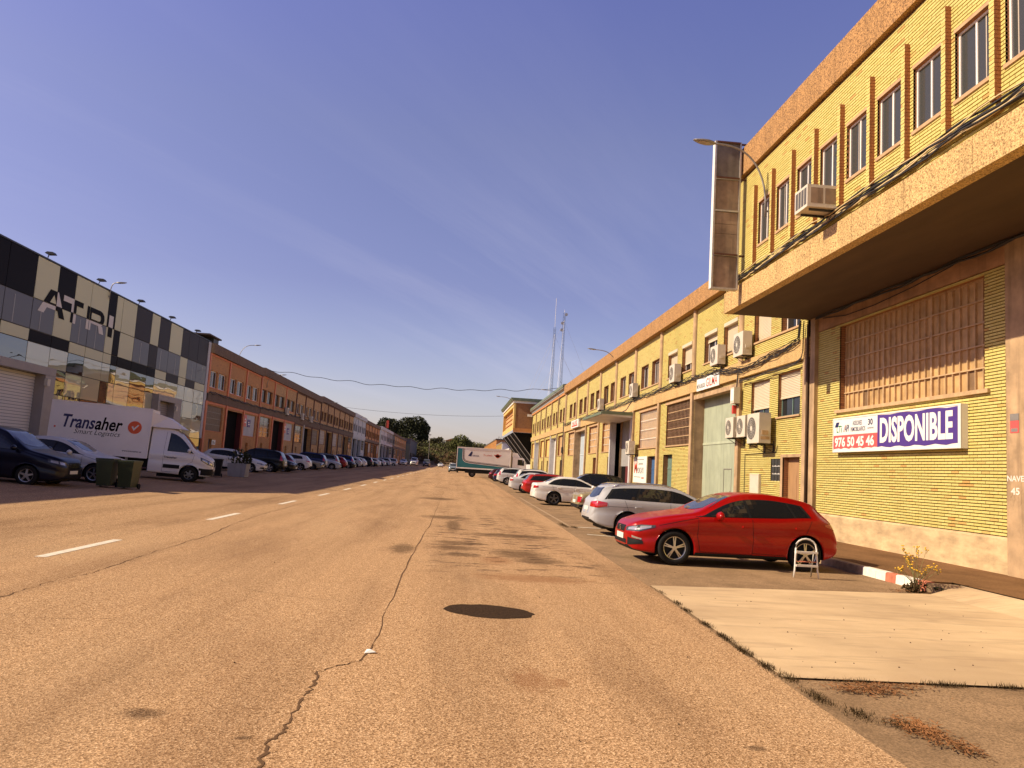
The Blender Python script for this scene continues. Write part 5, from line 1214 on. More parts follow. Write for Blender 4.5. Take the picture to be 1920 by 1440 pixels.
    for sg in (1, -1): 
        ha = hd[2]; mb = MB(); patch(mb, hd[0], hd[1], ha, 8, 4, .006, 0, (sg,)); hl_ = mb.build('headlight', 'lamp_housing', t, True)
        def ins(lo_, up_, a0, a1, z0, z1):
            def sm_(pl, t_):
                n_ = len(pl)-1; q = t_*n_; i_ = min(int(q), n_-1); f_ = q-i_; return (pl[i_][0]+(pl[i_+1][0]-pl[i_][0])*f_, pl[i_][1]+(pl[i_+1][1]-pl[i_][1])*f_)
            o1, o2 = [], []
            for k_ in range(5):
                t_ = a0+(a1-a0)*k_/4; A_, B_ = sm_(lo_, t_), sm_(up_, t_); o1.append((A_[0]+(B_[0]-A_[0])*z0, A_[1]+(B_[1]-A_[1])*z0)); o2.append((A_[0]+(B_[0]-A_[0])*z1, A_[1]+(B_[1]-A_[1])*z1))
            return o1, o2
        for (a0, a1) in ((.12, .5), (.58, .9)):
            l1, l2 = ins(hd[0], hd[1], a0, a1, .2, .8); mb = MB(); patch(mb, l1, l2, ha, 5, 3, .010, 0, (sg,))
            if mb.v: mb.build('lens', 'lamp_clear', hl_, True)
    tl = sp['tail']
    for sg in ((1, -1) if tl else ()): mb = MB(); patch(mb, tl[0], tl[1], tl[2] if len(tl) > 2 else 140, 8, 4, .008, 0, (sg,)); mb.build('tail_light', 'lamp_red', t, True)
    gr = sp['grille']; mb = MB(); patch(mb, [(-gr[0], gr[2]), (gr[0], gr[2])], [(-gr[1], gr[3]), (gr[1], gr[3])], 0, 8, 3, .006); mb.build('grille', 'car_black', t, True); mb = MB(); patch(mb, [(-gr[0]*1.6, sp.get('intake', (.28, .40))[0]), (gr[0]*1.6, sp.get('intake', (.28, .40))[0])], [(-gr[0]*1.5, sp.get('intake', (.28, .40))[1]), (gr[0]*1.5, sp.get('intake', (.28, .40))[1])], 0, 8, 2, .006); mb.build('lower_grille', 'car_black', t, True)
    mb = MB(); patch(mb, [(-.26, sp['plates'][0]-.055), (.26, sp['plates'][0]-.055)], [(-.26, sp['plates'][0]+.055), (.26, sp['plates'][0]+.055)], 0, 4, 1, .012); mb.build('number_plate', 'plate', t)
    mb = MB()
    if tl: patch(mb, [(-.26, sp['plates'][1]-.055), (.26, sp['plates'][1]-.055)], [(-.26, sp['plates'][1]+.055), (.26, sp['plates'][1]+.055)], 180, 4, 1, .012); mb.build('number_plate', 'plate', t)
    if lod == 0:
        # door shut lines, sill, handles, mirrors
        mb = MB(); zb = .30
        for ln in sp['doors']:
            for (p, q) in zip(ln, ln[1:]):
                dx, dz = q[0]-p[0], q[1]-p[1]; l_ = math.hypot(dx, dz); ox, oz = -dz/l_*.004, dx/l_*.004
                patch(mb, [(p[0]-ox, p[1]-oz), (q[0]-ox, q[1]-oz)], [(p[0]+ox, p[1]+oz), (q[0]+ox, q[1]+oz)], 90, 8, 1, .003)
        if mb.v: mb.build('door_seam', 'car_black', t)
        for (s_, z) in sp['handles']:
            for sg in (1, -1):
                h, nm = cast(Vector((hl-s_, sg*4, z)), Vector((0, -sg, 0)))
                if h: mb = MB(); mb.prism([(h.x-.10, h.y-sg*.01), (h.x-.08, h.y+sg*.035), (h.x+.08, h.y+sg*.035), (h.x+.10, h.y-sg*.01)], 'Z', z-.014, z+.018); o = mb.build('door_handle', 'car_paint', t)
        if 'lowtrim' in sp:
            mb = MB(); a, b = sp['lowtrim']; patch(mb, [(a, .20), (b, .20)], [(a, .25), (b, .25)], 90, 10, 1, .004)
            if mb.v: mb.build('sill_trim', 'car_black', t)
        for pl, pu, ang, mm in sp.get('extra', []):
            
            for sg in ((1, -1) if ang not in (0, 180) else (1,)):
                mb = MB(); patch(mb, pl, pu, ang, 8, 3, .009, 0, (sg,))
                if mb.v: mb.build('bumper_insert', mm, t, True)
    sm, zm = sp['mirror']
    for sg in (1, -1):
        h, nm = cast(Vector((hl-sm, sg*4, zm-.06)), Vector((0, -sg, 0))); yb = h.y if h else sg*.8
        mb = MB(); vs = []
        for i, (a, hh) in enumerate(((-.13, .03), (-.08, .08), (0, .095), (.08, .075), (.13, .02))):
            for k in range(8): th = 2*math.pi*k/8; vs.append((hl-sm+math.cos(th)*.075*(1-abs(a)*3)-a*.35*0+abs(a)*.1, yb+sg*(.16+a), zm+.02+math.sin(th)*hh))
        mb.add(vs, [(i*8+j, i*8+(j+1) % 8, (i+1)*8+(j+1) % 8, (i+1)*8+j) for i in range(4) for j in range(8)]+[tuple(range(8))[::-1], tuple(range(32, 40))]); mb.tube([(hl-sm, yb-sg*.02, zm-.05), (hl-sm, yb+sg*.1, zm-.02)], .02, 5); mb.build('wing_mirror', 'car_paint', t, True)
    for a in sp['axles']:
        for sg in (1, -1): make_wheel('wheel', t, hl-a, sg*(sp['track']), sp['R'], sp.get('tw', .205), sg, sp['wheel'], sp['rim'])
    mb = MB(); mb.box(-hl+.35, hl-.35, -.62, .62, .17, .30); mb.build('underbody', 'car_black', t)
    if 'rails' in sp:
        a, b, wr_ = sp['rails']
        for sg in (1, -1):
            P = []
            for k in range(9):
                s = a+(b-a)*k/8; h, nm = cast(Vector((hl-s, sg*wr_, 4)), Vector((0, 0, -1))); P.append(Vector((hl-s, sg*wr_, (h.z if h else 1.4)+(.035 if 0 < k < 8 else 0))))
            mb = MB(); mb.tube(P, .016, 6); mb.build('roof_rail', 'chrome' if sp.get('railm', 1) else 'car_black', t, True)
    return t
G5 = {'n': 5, 'dbl': True, 'w': .016}
SPEC = {}
SPEC['hatch'] = dict(L=4.28, R=.325, axles=(.86, 3.50), track=.775, rim=.225, wheel=G5,
    top=[(0, .62), (.04, .71), (.2, .80), (.6, .91), (1.1, .995), (1.3, 1.035), (1.7, 1.23), (2.05, 1.38), (2.4, 1.45), (2.75, 1.46), (3.2, 1.425), (3.6, 1.36), (3.76, 1.31), (3.94, 1.15), (4.13, .98), (4.21, .88), (4.28, .58)],
    belt=[(0, .56), (.3, .70), (.9, .86), (1.3, .915), (2, .94), (3, .975), (3.6, 1.01), (4.0, .93), (4.28, .54)],
    plan=[(0, .48), (.05, .62), (.15, .73), (.4, .83), (.8, .885), (1.4, .9), (3, .905), (3.7, .885), (4.05, .82), (4.2, .74), (4.28, .60)],
    roofw=[(0, .4), (.15, .62), (.8, .76), (1.3, .76), (1.7, .68), (2.2, .605), (3.2, .585), (3.8, .56), (4.1, .64), (4.28, .5)],
    bot=[(0, .30), (.12, .22), (.5, .185), (3.8, .20), (4.1, .27), (4.28, .40)],
    dlo=(1.28, 3.5, 3.62), roofoff=.125, cuts=[2.36, 3.28], ws=(1.36, 2.03, .68, .53), rw=('top', 3.78, 4.06, .5, .58),
    head=([(-.90, .695), (-.62, .60), (-.27, .585)], [(-.90, .735), (-.62, .725), (-.27, .655)], 50), tail=([(.40, .80), (.6, .81), (.84, .885)], [(.40, .90), (.6, .925), (.84, .92)], 130), grille=(.30, .33, .56, .68), intake=(.28, .42), plates=(.47, .72),
    doors=[[(1.32, .93), (1.30, .55), (1.36, .28), (2.40, .27), (2.42, .6), (2.40, .95)], [(2.41, .3), (3.18, .28), (3.28, .55), (3.5, .72), (3.62, .98)], [(.55, .74), (1.0, .85), (1.32, .92)]], handles=[(2.28, .80), (3.36, .825)], mirror=(1.70, .965),
    extra=[([(-.74, .37), (-.38, .32)], [(-.72, .43), (-.38, .47)], 45, 'car_black'), ([(-.70, .44), (-.50, .475)], [(-.70, .47), (-.50, .515)], 45, 'lamp_clear'), ([(1.25, .205), (3.1, .205)], [(1.25, .262), (3.1, .262)], 90, 'car_black'), ([(-.5, .40), (.5, .40)], [(-.5, .48), (.5, .48)], 180, 'car_black')])
def vary(b, **kw):
    d = dict(SPEC[b]); d.update(kw); return d
SPEC['wagon'] = dict(L=4.70, R=.325, axles=(.90, 3.71), track=.785, rim=.222, wheel={'n': 7, 'dbl': False, 'w': .03},
    top=[(0, .64), (.04, .74), (.2, .83), (.7, .94), (1.2, 1.0), (1.4, 1.03), (1.85, 1.22), (2.2, 1.36), (2.55, 1.42), (3.1, 1.435), (3.8, 1.41), (4.2, 1.36), (4.32, 1.31), (4.5, 1.06), (4.62, .95), (4.67, .82), (4.70, .58)],
    belt=[(0, .60), (.3, .74), (1, .88), (1.4, .93), (2.2, .95), (3.4, .97), (4.1, .985), (4.55, .90), (4.7, .55)],
    plan=[(0, .5), (.05, .66), (.15, .76), (.4, .85), (.9, .905), (2, .915), (3.6, .915), (4.2, .885), (4.5, .83), (4.63, .76), (4.7, .64)],
    roofw=[(0, .4), (.15, .64), (.9, .78), (1.4, .77), (1.9, .67), (2.4, .61), (3.6, .60), (4.3, .57), (4.55, .66), (4.7, .5)],
    bot=[(0, .30), (.12, .22), (.5, .19), (4.1, .20), (4.5, .28), (4.7, .40)],
    dlo=(1.42, 4.12, 4.36), roofoff=.105, cuts=[2.5, 3.50], ws=(1.48, 2.2, .68, .54), rw=('top', 4.34, 4.57, .5, .6),
    head=([(-.85, .70), (-.32, .62)], [(-.85, .76), (-.32, .73)], 45), tail=([(.28, .76), (.6, .75), (.84, .80)], [(.28, .90), (.6, .93), (.84, .90)], 125), grille=(.36, .36, .48, .74), intake=(.27, .38), plates=(.42, .70),
    doors=[[(1.4, .93), (1.38, .55), (1.42, .28), (2.52, .27), (2.54, .6), (2.52, .95)], [(2.53, .3), (3.35, .28), (3.46, .55), (3.7, .72), (3.8, .97)], [(3.55, .80), (4.25, .80)]], handles=[(2.38, .80), (3.42, .81)], mirror=(1.62, .96), rails=(2.35, 4.1, .56),
    extra=[([(-.5, .40), (.5, .40)], [(-.5, .46), (.5, .46)], 180, 'car_black')])
SPEC['sedan'] = dict(L=4.63, R=.33, axles=(.80, 3.61), track=.785, rim=.232, wheel={'n': 5, 'dbl': True, 'w': .026, 'm': 'rim_dark'},
    top=[(0, .60), (.04, .70), (.2, .80), (.7, .93), (1.3, 1.0), (1.5, 1.03), (1.95, 1.22), (2.3, 1.36), (2.65, 1.42), (3.1, 1.425), (3.5, 1.36), (3.85, 1.20), (4.05, 1.09), (4.3, 1.065), (4.52, 1.05), (4.58, .98), (4.63, .60)],
    belt=[(0, .56), (.3, .72), (1, .87), (1.5, .92), (2.3, .945), (3.4, .965), (4.0, .985), (4.5, .96), (4.63, .55)],
    plan=[(0, .5), (.05, .64), (.15, .74), (.4, .84), (.9, .895), (2, .905), (3.7, .905), (4.2, .875), (4.45, .83), (4.57, .77), (4.63, .66)],
    roofw=[(0, .4), (.15, .62), (.9, .78), (1.5, .77), (2.0, .66), (2.5, .60), (3.2, .59), (3.6, .58), (4.05, .72), (4.5, .72), (4.63, .5)],
    bot=[(0, .28), (.12, .2), (.5, .18), (4.0, .19), (4.4, .26), (4.63, .36)],
    dlo=(1.55, 3.62, 3.95), roofoff=.10, cuts=[2.58, 3.48], ws=(1.58, 2.28, .68, .53), rw=('top', 3.44, 3.98, .5, .6),
    head=([(-.85, .68), (-.32, .60)], [(-.85, .73), (-.32, .70)], 45), tail=([(.36, .80), (.6, .79), (.80, .83)], [(.36, .90), (.6, .935), (.80, .92)], 142), grille=(.28, .28, .5, .68), intake=(.25, .38), plates=(.42, .78),
    doors=[[(1.5, .92), (1.48, .55), (1.52, .27), (2.6, .26), (2.62, .6), (2.6, .95)], [(2.61, .3), (3.25, .28), (3.35, .55), (3.6, .72), (3.72, .97)], [(1.2, .84), (2.6, .86), (4.2, .88)]], handles=[(2.48, .84), (3.38, .86)], mirror=(1.72, .97),
    extra=[([(-.45, .26), (.45, .26)], [(-.45, .36), (.45, .36)], 180, 'car_black')])
SPEC['suv'] = dict(L=4.45, R=.355, gap=.06, axles=(.86, 3.48), track=.79, rim=.235, wheel={'n': 5, 'dbl': True, 'w': .03},
    top=[(0, .70), (.04, .82), (.2, .93), (.6, 1.04), (1.05, 1.10), (1.25, 1.14), (1.65, 1.38), (1.95, 1.55), (2.3, 1.635), (2.8, 1.65), (3.5, 1.62), (3.98, 1.55), (4.08, 1.48), (4.26, 1.18), (4.36, 1.05), (4.41, .9), (4.45, .62)],
    belt=[(0, .62), (.3, .82), (.9, .97), (1.25, 1.02), (2, 1.05), (3, 1.08), (3.8, 1.12), (4.25, 1.02), (4.45, .58)],
    plan=[(0, .52), (.05, .68), (.15, .78), (.4, .87), (.9, .915), (2, .92), (3.4, .92), (4.0, .885), (4.25, .83), (4.38, .76), (4.45, .64)],
    roofw=[(0, .4), (.15, .66), (.8, .80), (1.25, .79), (1.7, .69), (2.2, .63), (3.4, .61), (4.0, .58), (4.3, .68), (4.45, .5)],
    bot=[(0, .36), (.12, .27), (.5, .22), (3.9, .24), (4.2, .32), (4.45, .46)],
    dlo=(1.26, 3.84, 4.08), roofoff=.115, cuts=[2.3, 3.28], ws=(1.32, 1.98, .70, .56), rw=('top', 4.06, 4.32, .5, .62),
    head=([(-.85, .84), (-.34, .76)], [(-.85, .91), (-.34, .88)], 45), tail=([(.56, .92), (.80, .94)], [(.58, 1.26), (.70, 1.28)], 130), grille=(.34, .36, .62, .84), intake=(.34, .48), plates=(.5, .82),
    doors=[[(1.25, 1.02), (1.22, .6), (1.28, .34), (2.32, .33), (2.34, .66), (2.32, 1.05)], [(2.33, .36), (3.1, .34), (3.22, .6), (3.46, .8), (3.56, 1.1)]], handles=[(2.2, .9), (3.22, .92)], mirror=(1.42, 1.06), rails=(2.1, 3.9, .58), railm=0)
SPEC['old_sedan'] = dict(L=4.42, R=.30, axles=(.82, 3.36), track=.70, rim=.18, wheel={'n': 8, 'dbl': False, 'w': .02, 'm': 'rim_dark'},
    top=[(0, .66), (.03, .74), (.1, .80), (.7, .87), (1.25, .92), (1.45, .95), (1.8, 1.17), (2.1, 1.34), (2.4, 1.39), (3.0, 1.39), (3.25, 1.33), (3.62, 1.02), (3.72, .965), (4.1, .945), (4.32, .93), (4.39, .88), (4.42, .62)],
    belt=[(0, .60), (.2, .72), (1, .82), (1.45, .87), (2.3, .88), (3.4, .885), (4.2, .875), (4.42, .56)],
    plan=[(0, .70), (.04, .77), (.12, .80), (.5, .83), (1.5, .845), (3.4, .845), (4.1, .82), (4.32, .80), (4.42, .74)],
    roofw=[(0, .5), (.15, .70), (1.4, .74), (1.8, .66), (2.3, .61), (3.1, .60), (3.6, .72), (4.3, .74), (4.42, .5)],
    bot=[(0, .36), (.12, .26), (.5, .22), (3.9, .24), (4.42, .40)],
    dlo=(1.48, 3.18, 3.5), roofoff=.09, cuts=[2.45, 3.1], ws=(1.52, 2.08, .62, .54), rw=('top', 3.22, 3.62, .52, .6),
    head=([(-.78, .58), (-.45, .58)], [(-.78, .70), (-.45, .70)], 30), tail=([(.48, .60), (.74, .60)], [(.48, .80), (.74, .80)], 150), grille=(.4, .4, .58, .70), intake=(.34, .4), plates=(.45, .62),
    doors=[], handles=[(2.3, .78)], mirror=(1.62, .92), extra=[([(-.74, .40), (.74, .40)], [(-.74, .52), (.74, .52)], 180, 'car_black'), ([(.3, .38), (.78, .38)], [(.3, .52), (.78, .52)], 140, 'car_black')])
SPEC['van'] = dict(L=4.75, R=.33, axles=(.95, 4.0), track=.80, rim=.215, wheel={'n': 5, 'dbl': False, 'w': .045},
    top=[(0, .74), (.04, .86), (.2, .98), (.6, 1.08), (.95, 1.15), (1.1, 1.20), (1.5, 1.47), (1.85, 1.70), (2.15, 1.79), (2.6, 1.815), (4.2, 1.81), (4.55, 1.76), (4.63, 1.64), (4.70, 1.2), (4.73, .9), (4.75, .5)],
    belt=[(0, .66), (.3, .86), (.8, 1.0), (1.1, 1.06), (2, 1.09), (3.5, 1.11), (4.5, 1.10), (4.75, .45)],
    plan=[(0, .56), (.05, .70), (.15, .80), (.4, .89), (.9, .945), (2, .95), (4.3, .945), (4.6, .90), (4.7, .86), (4.75, .80)],
    roofw=[(0, .4), (.15, .66), (.7, .80), (1.1, .82), (1.6, .76), (2.1, .72), (4.3, .72), (4.6, .74), (4.75, .6)],
    bot=[(0, .34), (.12, .24), (.5, .2), (4.2, .22), (4.75, .34)],
    dlo=(1.12, 4.42, 4.46), roofoff=.16, cuts=[2.15, 3.3], ws=(1.18, 1.83, .78, .64), rw=('end', 1.2, 1.66, .6, .56),
    head=([(-.90, .82), (-.36, .70)], [(-.90, .93), (-.36, .84)], 45), tail=([(.60, .85), (.74, .85)], [(.60, 1.25), (.74, 1.25)], 130), grille=(.34, .36, .66, .84), intake=(.32, .46), plates=(.52, .9),
    doors=[[(1.1, 1.05), (1.06, .7), (1.3, .32), (2.15, .3), (2.17, 1.08)], [(2.17, .34), (3.3, .32), (3.32, 1.1)]], handles=[(2.0, .95), (2.35, .95)], mirror=(1.35, 1.16))
SPEC['hatch_small'] = vary('hatch', L=4.28)
SPEC['sedan_b'] = vary('sedan', wheel={'n': 8, 'dbl': False, 'w': .03}, rim=.21)
protos = {}
def paint(root, col, rimm=None):
    for o in [root]+list(root.children_recursive): o.color = (*col, 1)
def car(kind, x, y, heading, col, label, group, cat='car', name=None, z=None, near=False, tilt=True):
    """heading: direction of the nose in degrees from +X"""
    if kind not in protos: protos[kind] = t = build_car(SPEC[kind], name or 'parked_car')
    else: t = copy_tree(protos[kind]); t.name = name or 'parked_car'
    t.location = (x, y, gz(x, y) if z is None else z); t.rotation_euler = (0, R(-2.6)*math.cos(R(heading)) if False else 0, R(heading))
    if x < -8 and tilt:
        # the left-hand bays slope up away from the street
        t.rotation_euler = (Matrix.Rotation(math.atan(.047), 3, 'Y') @ Matrix.Rotation(R(heading), 3, 'Z')).to_euler()
    paint(t, col); return tag(t, label, cat, group)
GR, GLF = 'cars parked along the right-hand side', 'cars parked along the left-hand side'
WHITE, SILV, GREY, BLACK, RED, DKB, BLUE, BEIGE = (.75, .72, .66), (.52, .51, .49), (.22, .22, .22), (.012, .012, .013), (.42, .012, .008), (.012, .018, .05), (.015, .03, .22), (.30, .24, .13)
red = car('hatch', 5.59, 15.87, 181.5, (.34, .0025, .0015), 'red five-door hatchback parked nose towards the street', GR)
wag = car('wagon', 6.12, 22.05, 1.5, (.46, .46, .47), 'silver estate car with its tail to the street, behind the red hatchback', GR)
car('hatch', 6.95, 25.35, 3, (.06, .09, .17), 'blue-grey car hidden behind the silver estate', GR)
car('old_sedan', 6.75, 29.2, 2, BEIGE, 'old beige saloon of which the boot shows beyond the silver estate', GR)
bmw = car('sedan', 6.25, 39.3, 1, (.78, .75, .69), 'white four-door saloon with dark alloy wheels, tail to the street', GR)
car('suv', 7.4, 43.2, 180, BLACK, 'black car parked beyond the white saloon', GR)
car('wagon', 6.6, 48.6, 1, (.40, .02, .012), 'dark red estate car between the white saloon and silver saloon', GR)
car('sedan_b', 6.2, 55.0, 0, (.55, .54, .52), 'silver saloon with a red sticker on its boot', GR)
car('suv', 6.9, 62.0, 0, WHITE, 'white crossover showing above the silver saloon on the right', GR)
car('suv', 6.3, 75.0, 0, (.60, .59, .56), 'silver crossover with high tail lights beyond the white crossover', GR)
car('wagon', 6.4, 81.5, 0, DKB, 'dark blue estate car near the lorry', GR)
car('hatch', 6.0, 89.0, 0, (.05, .008, .008), 'dark maroon hatchback closest to the lorry', GR)
car('suv', -.25, 150.0, -92, (.20, .23, .24), 'grey car driving towards us past the lorry', GR)
# left-hand bays
viano = car('van', -14.25, 25.3, 1, (.004, .004, .014), 'dark blue people carrier standing in the shade at the left edge', GLF, 'van', 'parked_van'); viano.scale = (1, 1, .93)
car('hatch', -13.75, 28.9, 0, (.62, .60, .56), 'white hatchback between the dark people carrier and the box van', GLF)
car('hatch', -14.9, 53.9, 2, WHITE, 'white hatchback nose to the street just past the box van', GLF)
car('suv', -14.6, 58.2, 181, (.006, .007, .010), 'black crossover parked beside the white hatchback', GLF)
car('sedan_b', -14.6, 61.7, 0, (.008, .008, .009), 'black saloon nose outward next to the black crossover', GLF)
car('hatch', -15.2, 65.0, 180, (.07, .008, .006), 'dark red hatchback backed against the black saloon', GLF)
car('hatch', -14.9, 70.5, 181, (.70, .67, .62), 'white hatchback with red tail lights, tail to the street on the left', GLF)
car('old_sedan', -14.7, 75.3, 0, (.32, .27, .17), 'small beige car peeking out past the white hatchback', GLF)
car('suv', -15.0, 79.0, 180, (.012, .02, .085), 'dark blue crossover in the left-hand row', GLF)
car('sedan_b', -14.5, 84.6, 0, (.42, .42, .42), 'light silver saloon nose outward in the left-hand row', GLF)
car('suv', -15.2, 88.7, 180, (.20, .20, .21), 'grey crossover behind the silver saloon on the left', GLF)
car('hatch', -15.0, 94.5, 180, (.28, .01, .008), 'bright red hatchback in the left-hand row', GLF)
car('sedan_b', -14.6, 98.0, 0, BLACK, 'black saloon nose outward after the red hatchback', GLF)
car('suv', -15.4, 103.5, 180, (.01, .03, .20), 'bright blue crossover midway down the left-hand row', GLF)
far = [('hatch', 111, 180, (.4, .4, .4), 'grey hatchback after the bright blue crossover'), ('hatch', 117, 180, WHITE, 'small white hatchback far down the left-hand row'), ('suv', 125, 180, BLACK, 'black crossover far down the left-hand row'), ('sedan_b', 132, 0, BLACK, 'black saloon far down the left-hand row, nose outward'),
       ('hatch', 139, 180, WHITE, 'first of two far white hatchbacks on the left'), ('hatch', 149, 180, (.6, .58, .55), 'second of two far white hatchbacks on the left'), ('suv', 160, 180, (.5, .5, .5), 'pale crossover far down the left-hand row'), ('van', 175, 180, (.6, .58, .55), 'white van among the farthest left-hand cars')]
for kd, y, hd, cl, lb in far: car(kd, -15.2, y, hd, cl, lb, GLF, 'van' if kd == 'van' else 'car', 'parked_van' if kd == 'van' else None)
car('suv', -13.6, 207, -90, WHITE, 'white off-road car facing us at the far end', GLF)
car('van', -11.6, 222, -90, (.62, .6, .57), 'white van facing us at the far end of the street', GLF, 'van', 'parked_van').scale = (1.15, 1.1, 1.3)
car('van', -8.6, 236, -90, (.10, .10, .10), 'dark van facing us at the far end of the street', GLF, 'van', 'parked_van').scale = (1.1, 1.1, 1.25)
car('hatch', -4.8, 262, -90, WHITE, 'white car at the end of the street near the hillside', GLF)
car('van', -.6, 290, -70, (.66, .62, .54), 'cream van slanting across the end of the street', GLF, 'van', 'parked_van')
car('hatch', 3.6, 300, -80, WHITE, 'pale car beside the cream van at the street end', GLF)
# ------------------------------------------------------------------ box van on the left
SPEC['cab'] = dict(L=2.6, R=.345, gap=.07, axles=(.93,), track=.83, rim=.2, wheel={'n': 6, 'dbl': False, 'w': .05, 'm': 'rim_dark'}, tw=.22,
    top=[(0, .84), (.04, 1.0), (.2, 1.14), (.55, 1.30), (.75, 1.38), (1.15, 1.82), (1.45, 2.1), (1.75, 2.24), (2.1, 2.29), (2.6, 2.30)],
    belt=[(0, .75), (.3, .98), (.7, 1.18), (1.0, 1.24), (2.6, 1.26)],
    plan=[(0, .62), (.05, .76), (.15, .86), (.4, .95), (.9, .985), (2.6, .99)],
    roofw=[(0, .5), (.15, .72), (.6, .84), (.8, .88), (1.3, .82), (1.7, .78), (2.6, .78)],
    bot=[(0, .36), (.12, .3), (.5, .28), (2.6, .32)], dlo=(.82, 1.86, 1.9), roofoff=.2, cuts=[], ws=(.80, 1.5, .84, .72), rw=None,
    head=([(-1.02, .98), (-.75, .82), (-.42, .74)], [(-1.02, 1.12), (-.75, 1.02), (-.42, .88)], 50), tail=None, grille=(.42, .44, .72, .96), intake=(.40, .54), plates=(.6, .9),
    doors=[[(.80, 1.2), (.86, .9), (1.3, .62), (1.3, .42), (2.02, .40), (2.04, 1.26), (2.0, 2.1)]], handles=[(1.86, 1.06)], mirror=(1.02, 1.34),
    extra=[([(-.7, .36), (.7, .36)], [(-.7, .56), (.7, .56)], 0, 'car_black'), ([(-1.05, .36), (-.4, .36)], [(-1.05, .66), (-.4, .58)], 50, 'car_black'), ([(1.34, .56), (2.0, .56)], [(1.34, .72), (2.0, .72)], 90, 'car_black'), ([(.0, .38), (.42, .42)], [(.0, .64), (.48, .64)], 90, 'car_black')])
bv = build_car(SPEC['cab'], 'box_van'); paint(bv, (.74, .71, .68))
x0, x1, zb, zt, hw = -5.2, -1.36, .90, 2.98, 1.04
mb = MB(); mb.box(x0, x1, -hw, hw, zb, zt); bx_ = mb.build('cargo_box', 'box_white', bv)
mb = MB()
for (a, b_, c, d) in ((x0-.01, x0+.06, zb, zt), (x1-.05, x1+.012, zb, zt)):
    for sg in (-1, 1): mb.box(a, b_, sg*hw-.012, sg*hw+.012, c, d)
for z in (zb-.02, zt-.03):
    for sg in (-1, 1): mb.box(x0, x1, sg*(hw+.002)-.012, sg*(hw+.002)+.012, z, z+.05)
mb.build('edge_trim', 'box_white', bx_)
mb = MB(); vs = [(x1, -.98, 2.25), (x1, .98, 2.25), (x1, .98, zt-.12), (x1, -.98, zt-.12), (-.02, -.84, 2.25), (-.02, .84, 2.25), (-.75, .8, 2.70), (-.75, -.8, 2.70)]
mb.add(vs, [(0, 3, 2, 1), (0, 4, 7, 3), (4, 5, 6, 7), (5, 1, 2, 6), (3, 7, 6, 2), (0, 1, 5, 4)]); mb.build('roof_deflector', 'box_white', bv)
mb = MB(); mb.box(x0+.1, x1, -.45, .45, .5, .9); mb.box(x0-.02, x0+.1, -1.0, 1.0, .42, .56); mb.box(-1.35, -1.2, -.9, .9, .45, .89); mb.build('chassis', 'car_black', bv)
for sg in (-1, 1): make_wheel('wheel', bv, -4.0, sg*.8, .345, .28, sg, SPEC['cab']['wheel'], .2)
mb = MB()
for sg in (-1, 1): mb.box(-3.6, -2.0, sg*.98-.02, sg*.98+.02, .52, .72); mb.box(-3.5, -3.4, sg*.95-.02, sg*.95+.02, .7, .9); mb.box(-2.2, -2.1, sg*.95-.02, sg*.95+.02, .7, .9)
mb.build('side_guard', 'grey_metal', bv)
yt = -hw-.004; DX = Vector((1, 0, 0))
mb = MB(); text(mb, 'Trans', (x0+.48, yt, 1.90), DX*1.22, U*.55, .022, .22); mb.build('lettering', 'ink_navy', bx_)
mb = MB(); text(mb, 'aher', (x0+1.70, yt, 1.90), DX*1.05, U*.55, .022, .22); mb.build('lettering', 'ink_black', bx_); mb = MB(); text(mb, 'Smart Logistics', (x0+.95, yt, 1.62), DX*1.75, U*.26, -.004, .3); mb.build('slogan', 'ink_black', bx_); mb = MB(); text(mb, 'www.transaher.es', (x0+2.85, yt, 1.10), DX*.75, U*.07, .01); mb.build('web_address', 'ink_black', bx_)
mb = MB(); mb.disc((x1-.62, yt, 2.14), (0, -1, 0), .27, 26); mb.build('round_logo', 'orange_red', bx_); mb = MB(); mb.disc((x0+.22, yt, 1.90), (0, -1, 0), .04, 12); mb.build('side_marker', 'orange_red', bx_)
mb = MB(); cx = x1-.62; mb.add([(cx-.13, yt-.003, 2.16), (cx-.07, yt-.003, 2.20), (cx-.03, yt-.003, 2.10), (cx-.03, yt-.003, 2.0)], [(0, 3, 2, 1)]); mb.add([(cx-.03, yt-.003, 2.0), (cx-.03, yt-.003, 2.10), (cx+.12, yt-.003, 2.27), (cx+.16, yt-.003, 2.24)], [(0, 3, 2, 1)]); mb.build('tick_mark', 'sign_white', bx_)
h_y = -.998; mb = MB(); text(mb, 'Transaher', (-.05-.65, h_y, .98), DX*.52, U*.09, .012, .2); mb.build('door_lettering', 'ink_black', bv)
a = R(13); wx, wy = -11.42, 34.63; lx, ly = 1.3-.93, -.9
bv.location = (wx-(lx*math.cos(a)-ly*math.sin(a)), wy-(lx*math.sin(a)+ly*math.cos(a)), .25); bv.rotation_euler = (Matrix.Rotation(math.atan(.03), 3, 'Y') @ Matrix.Rotation(a, 3, 'Z')).to_euler()
tag(bv, 'white box van lettered Transaher parked nose to the street', 'van')
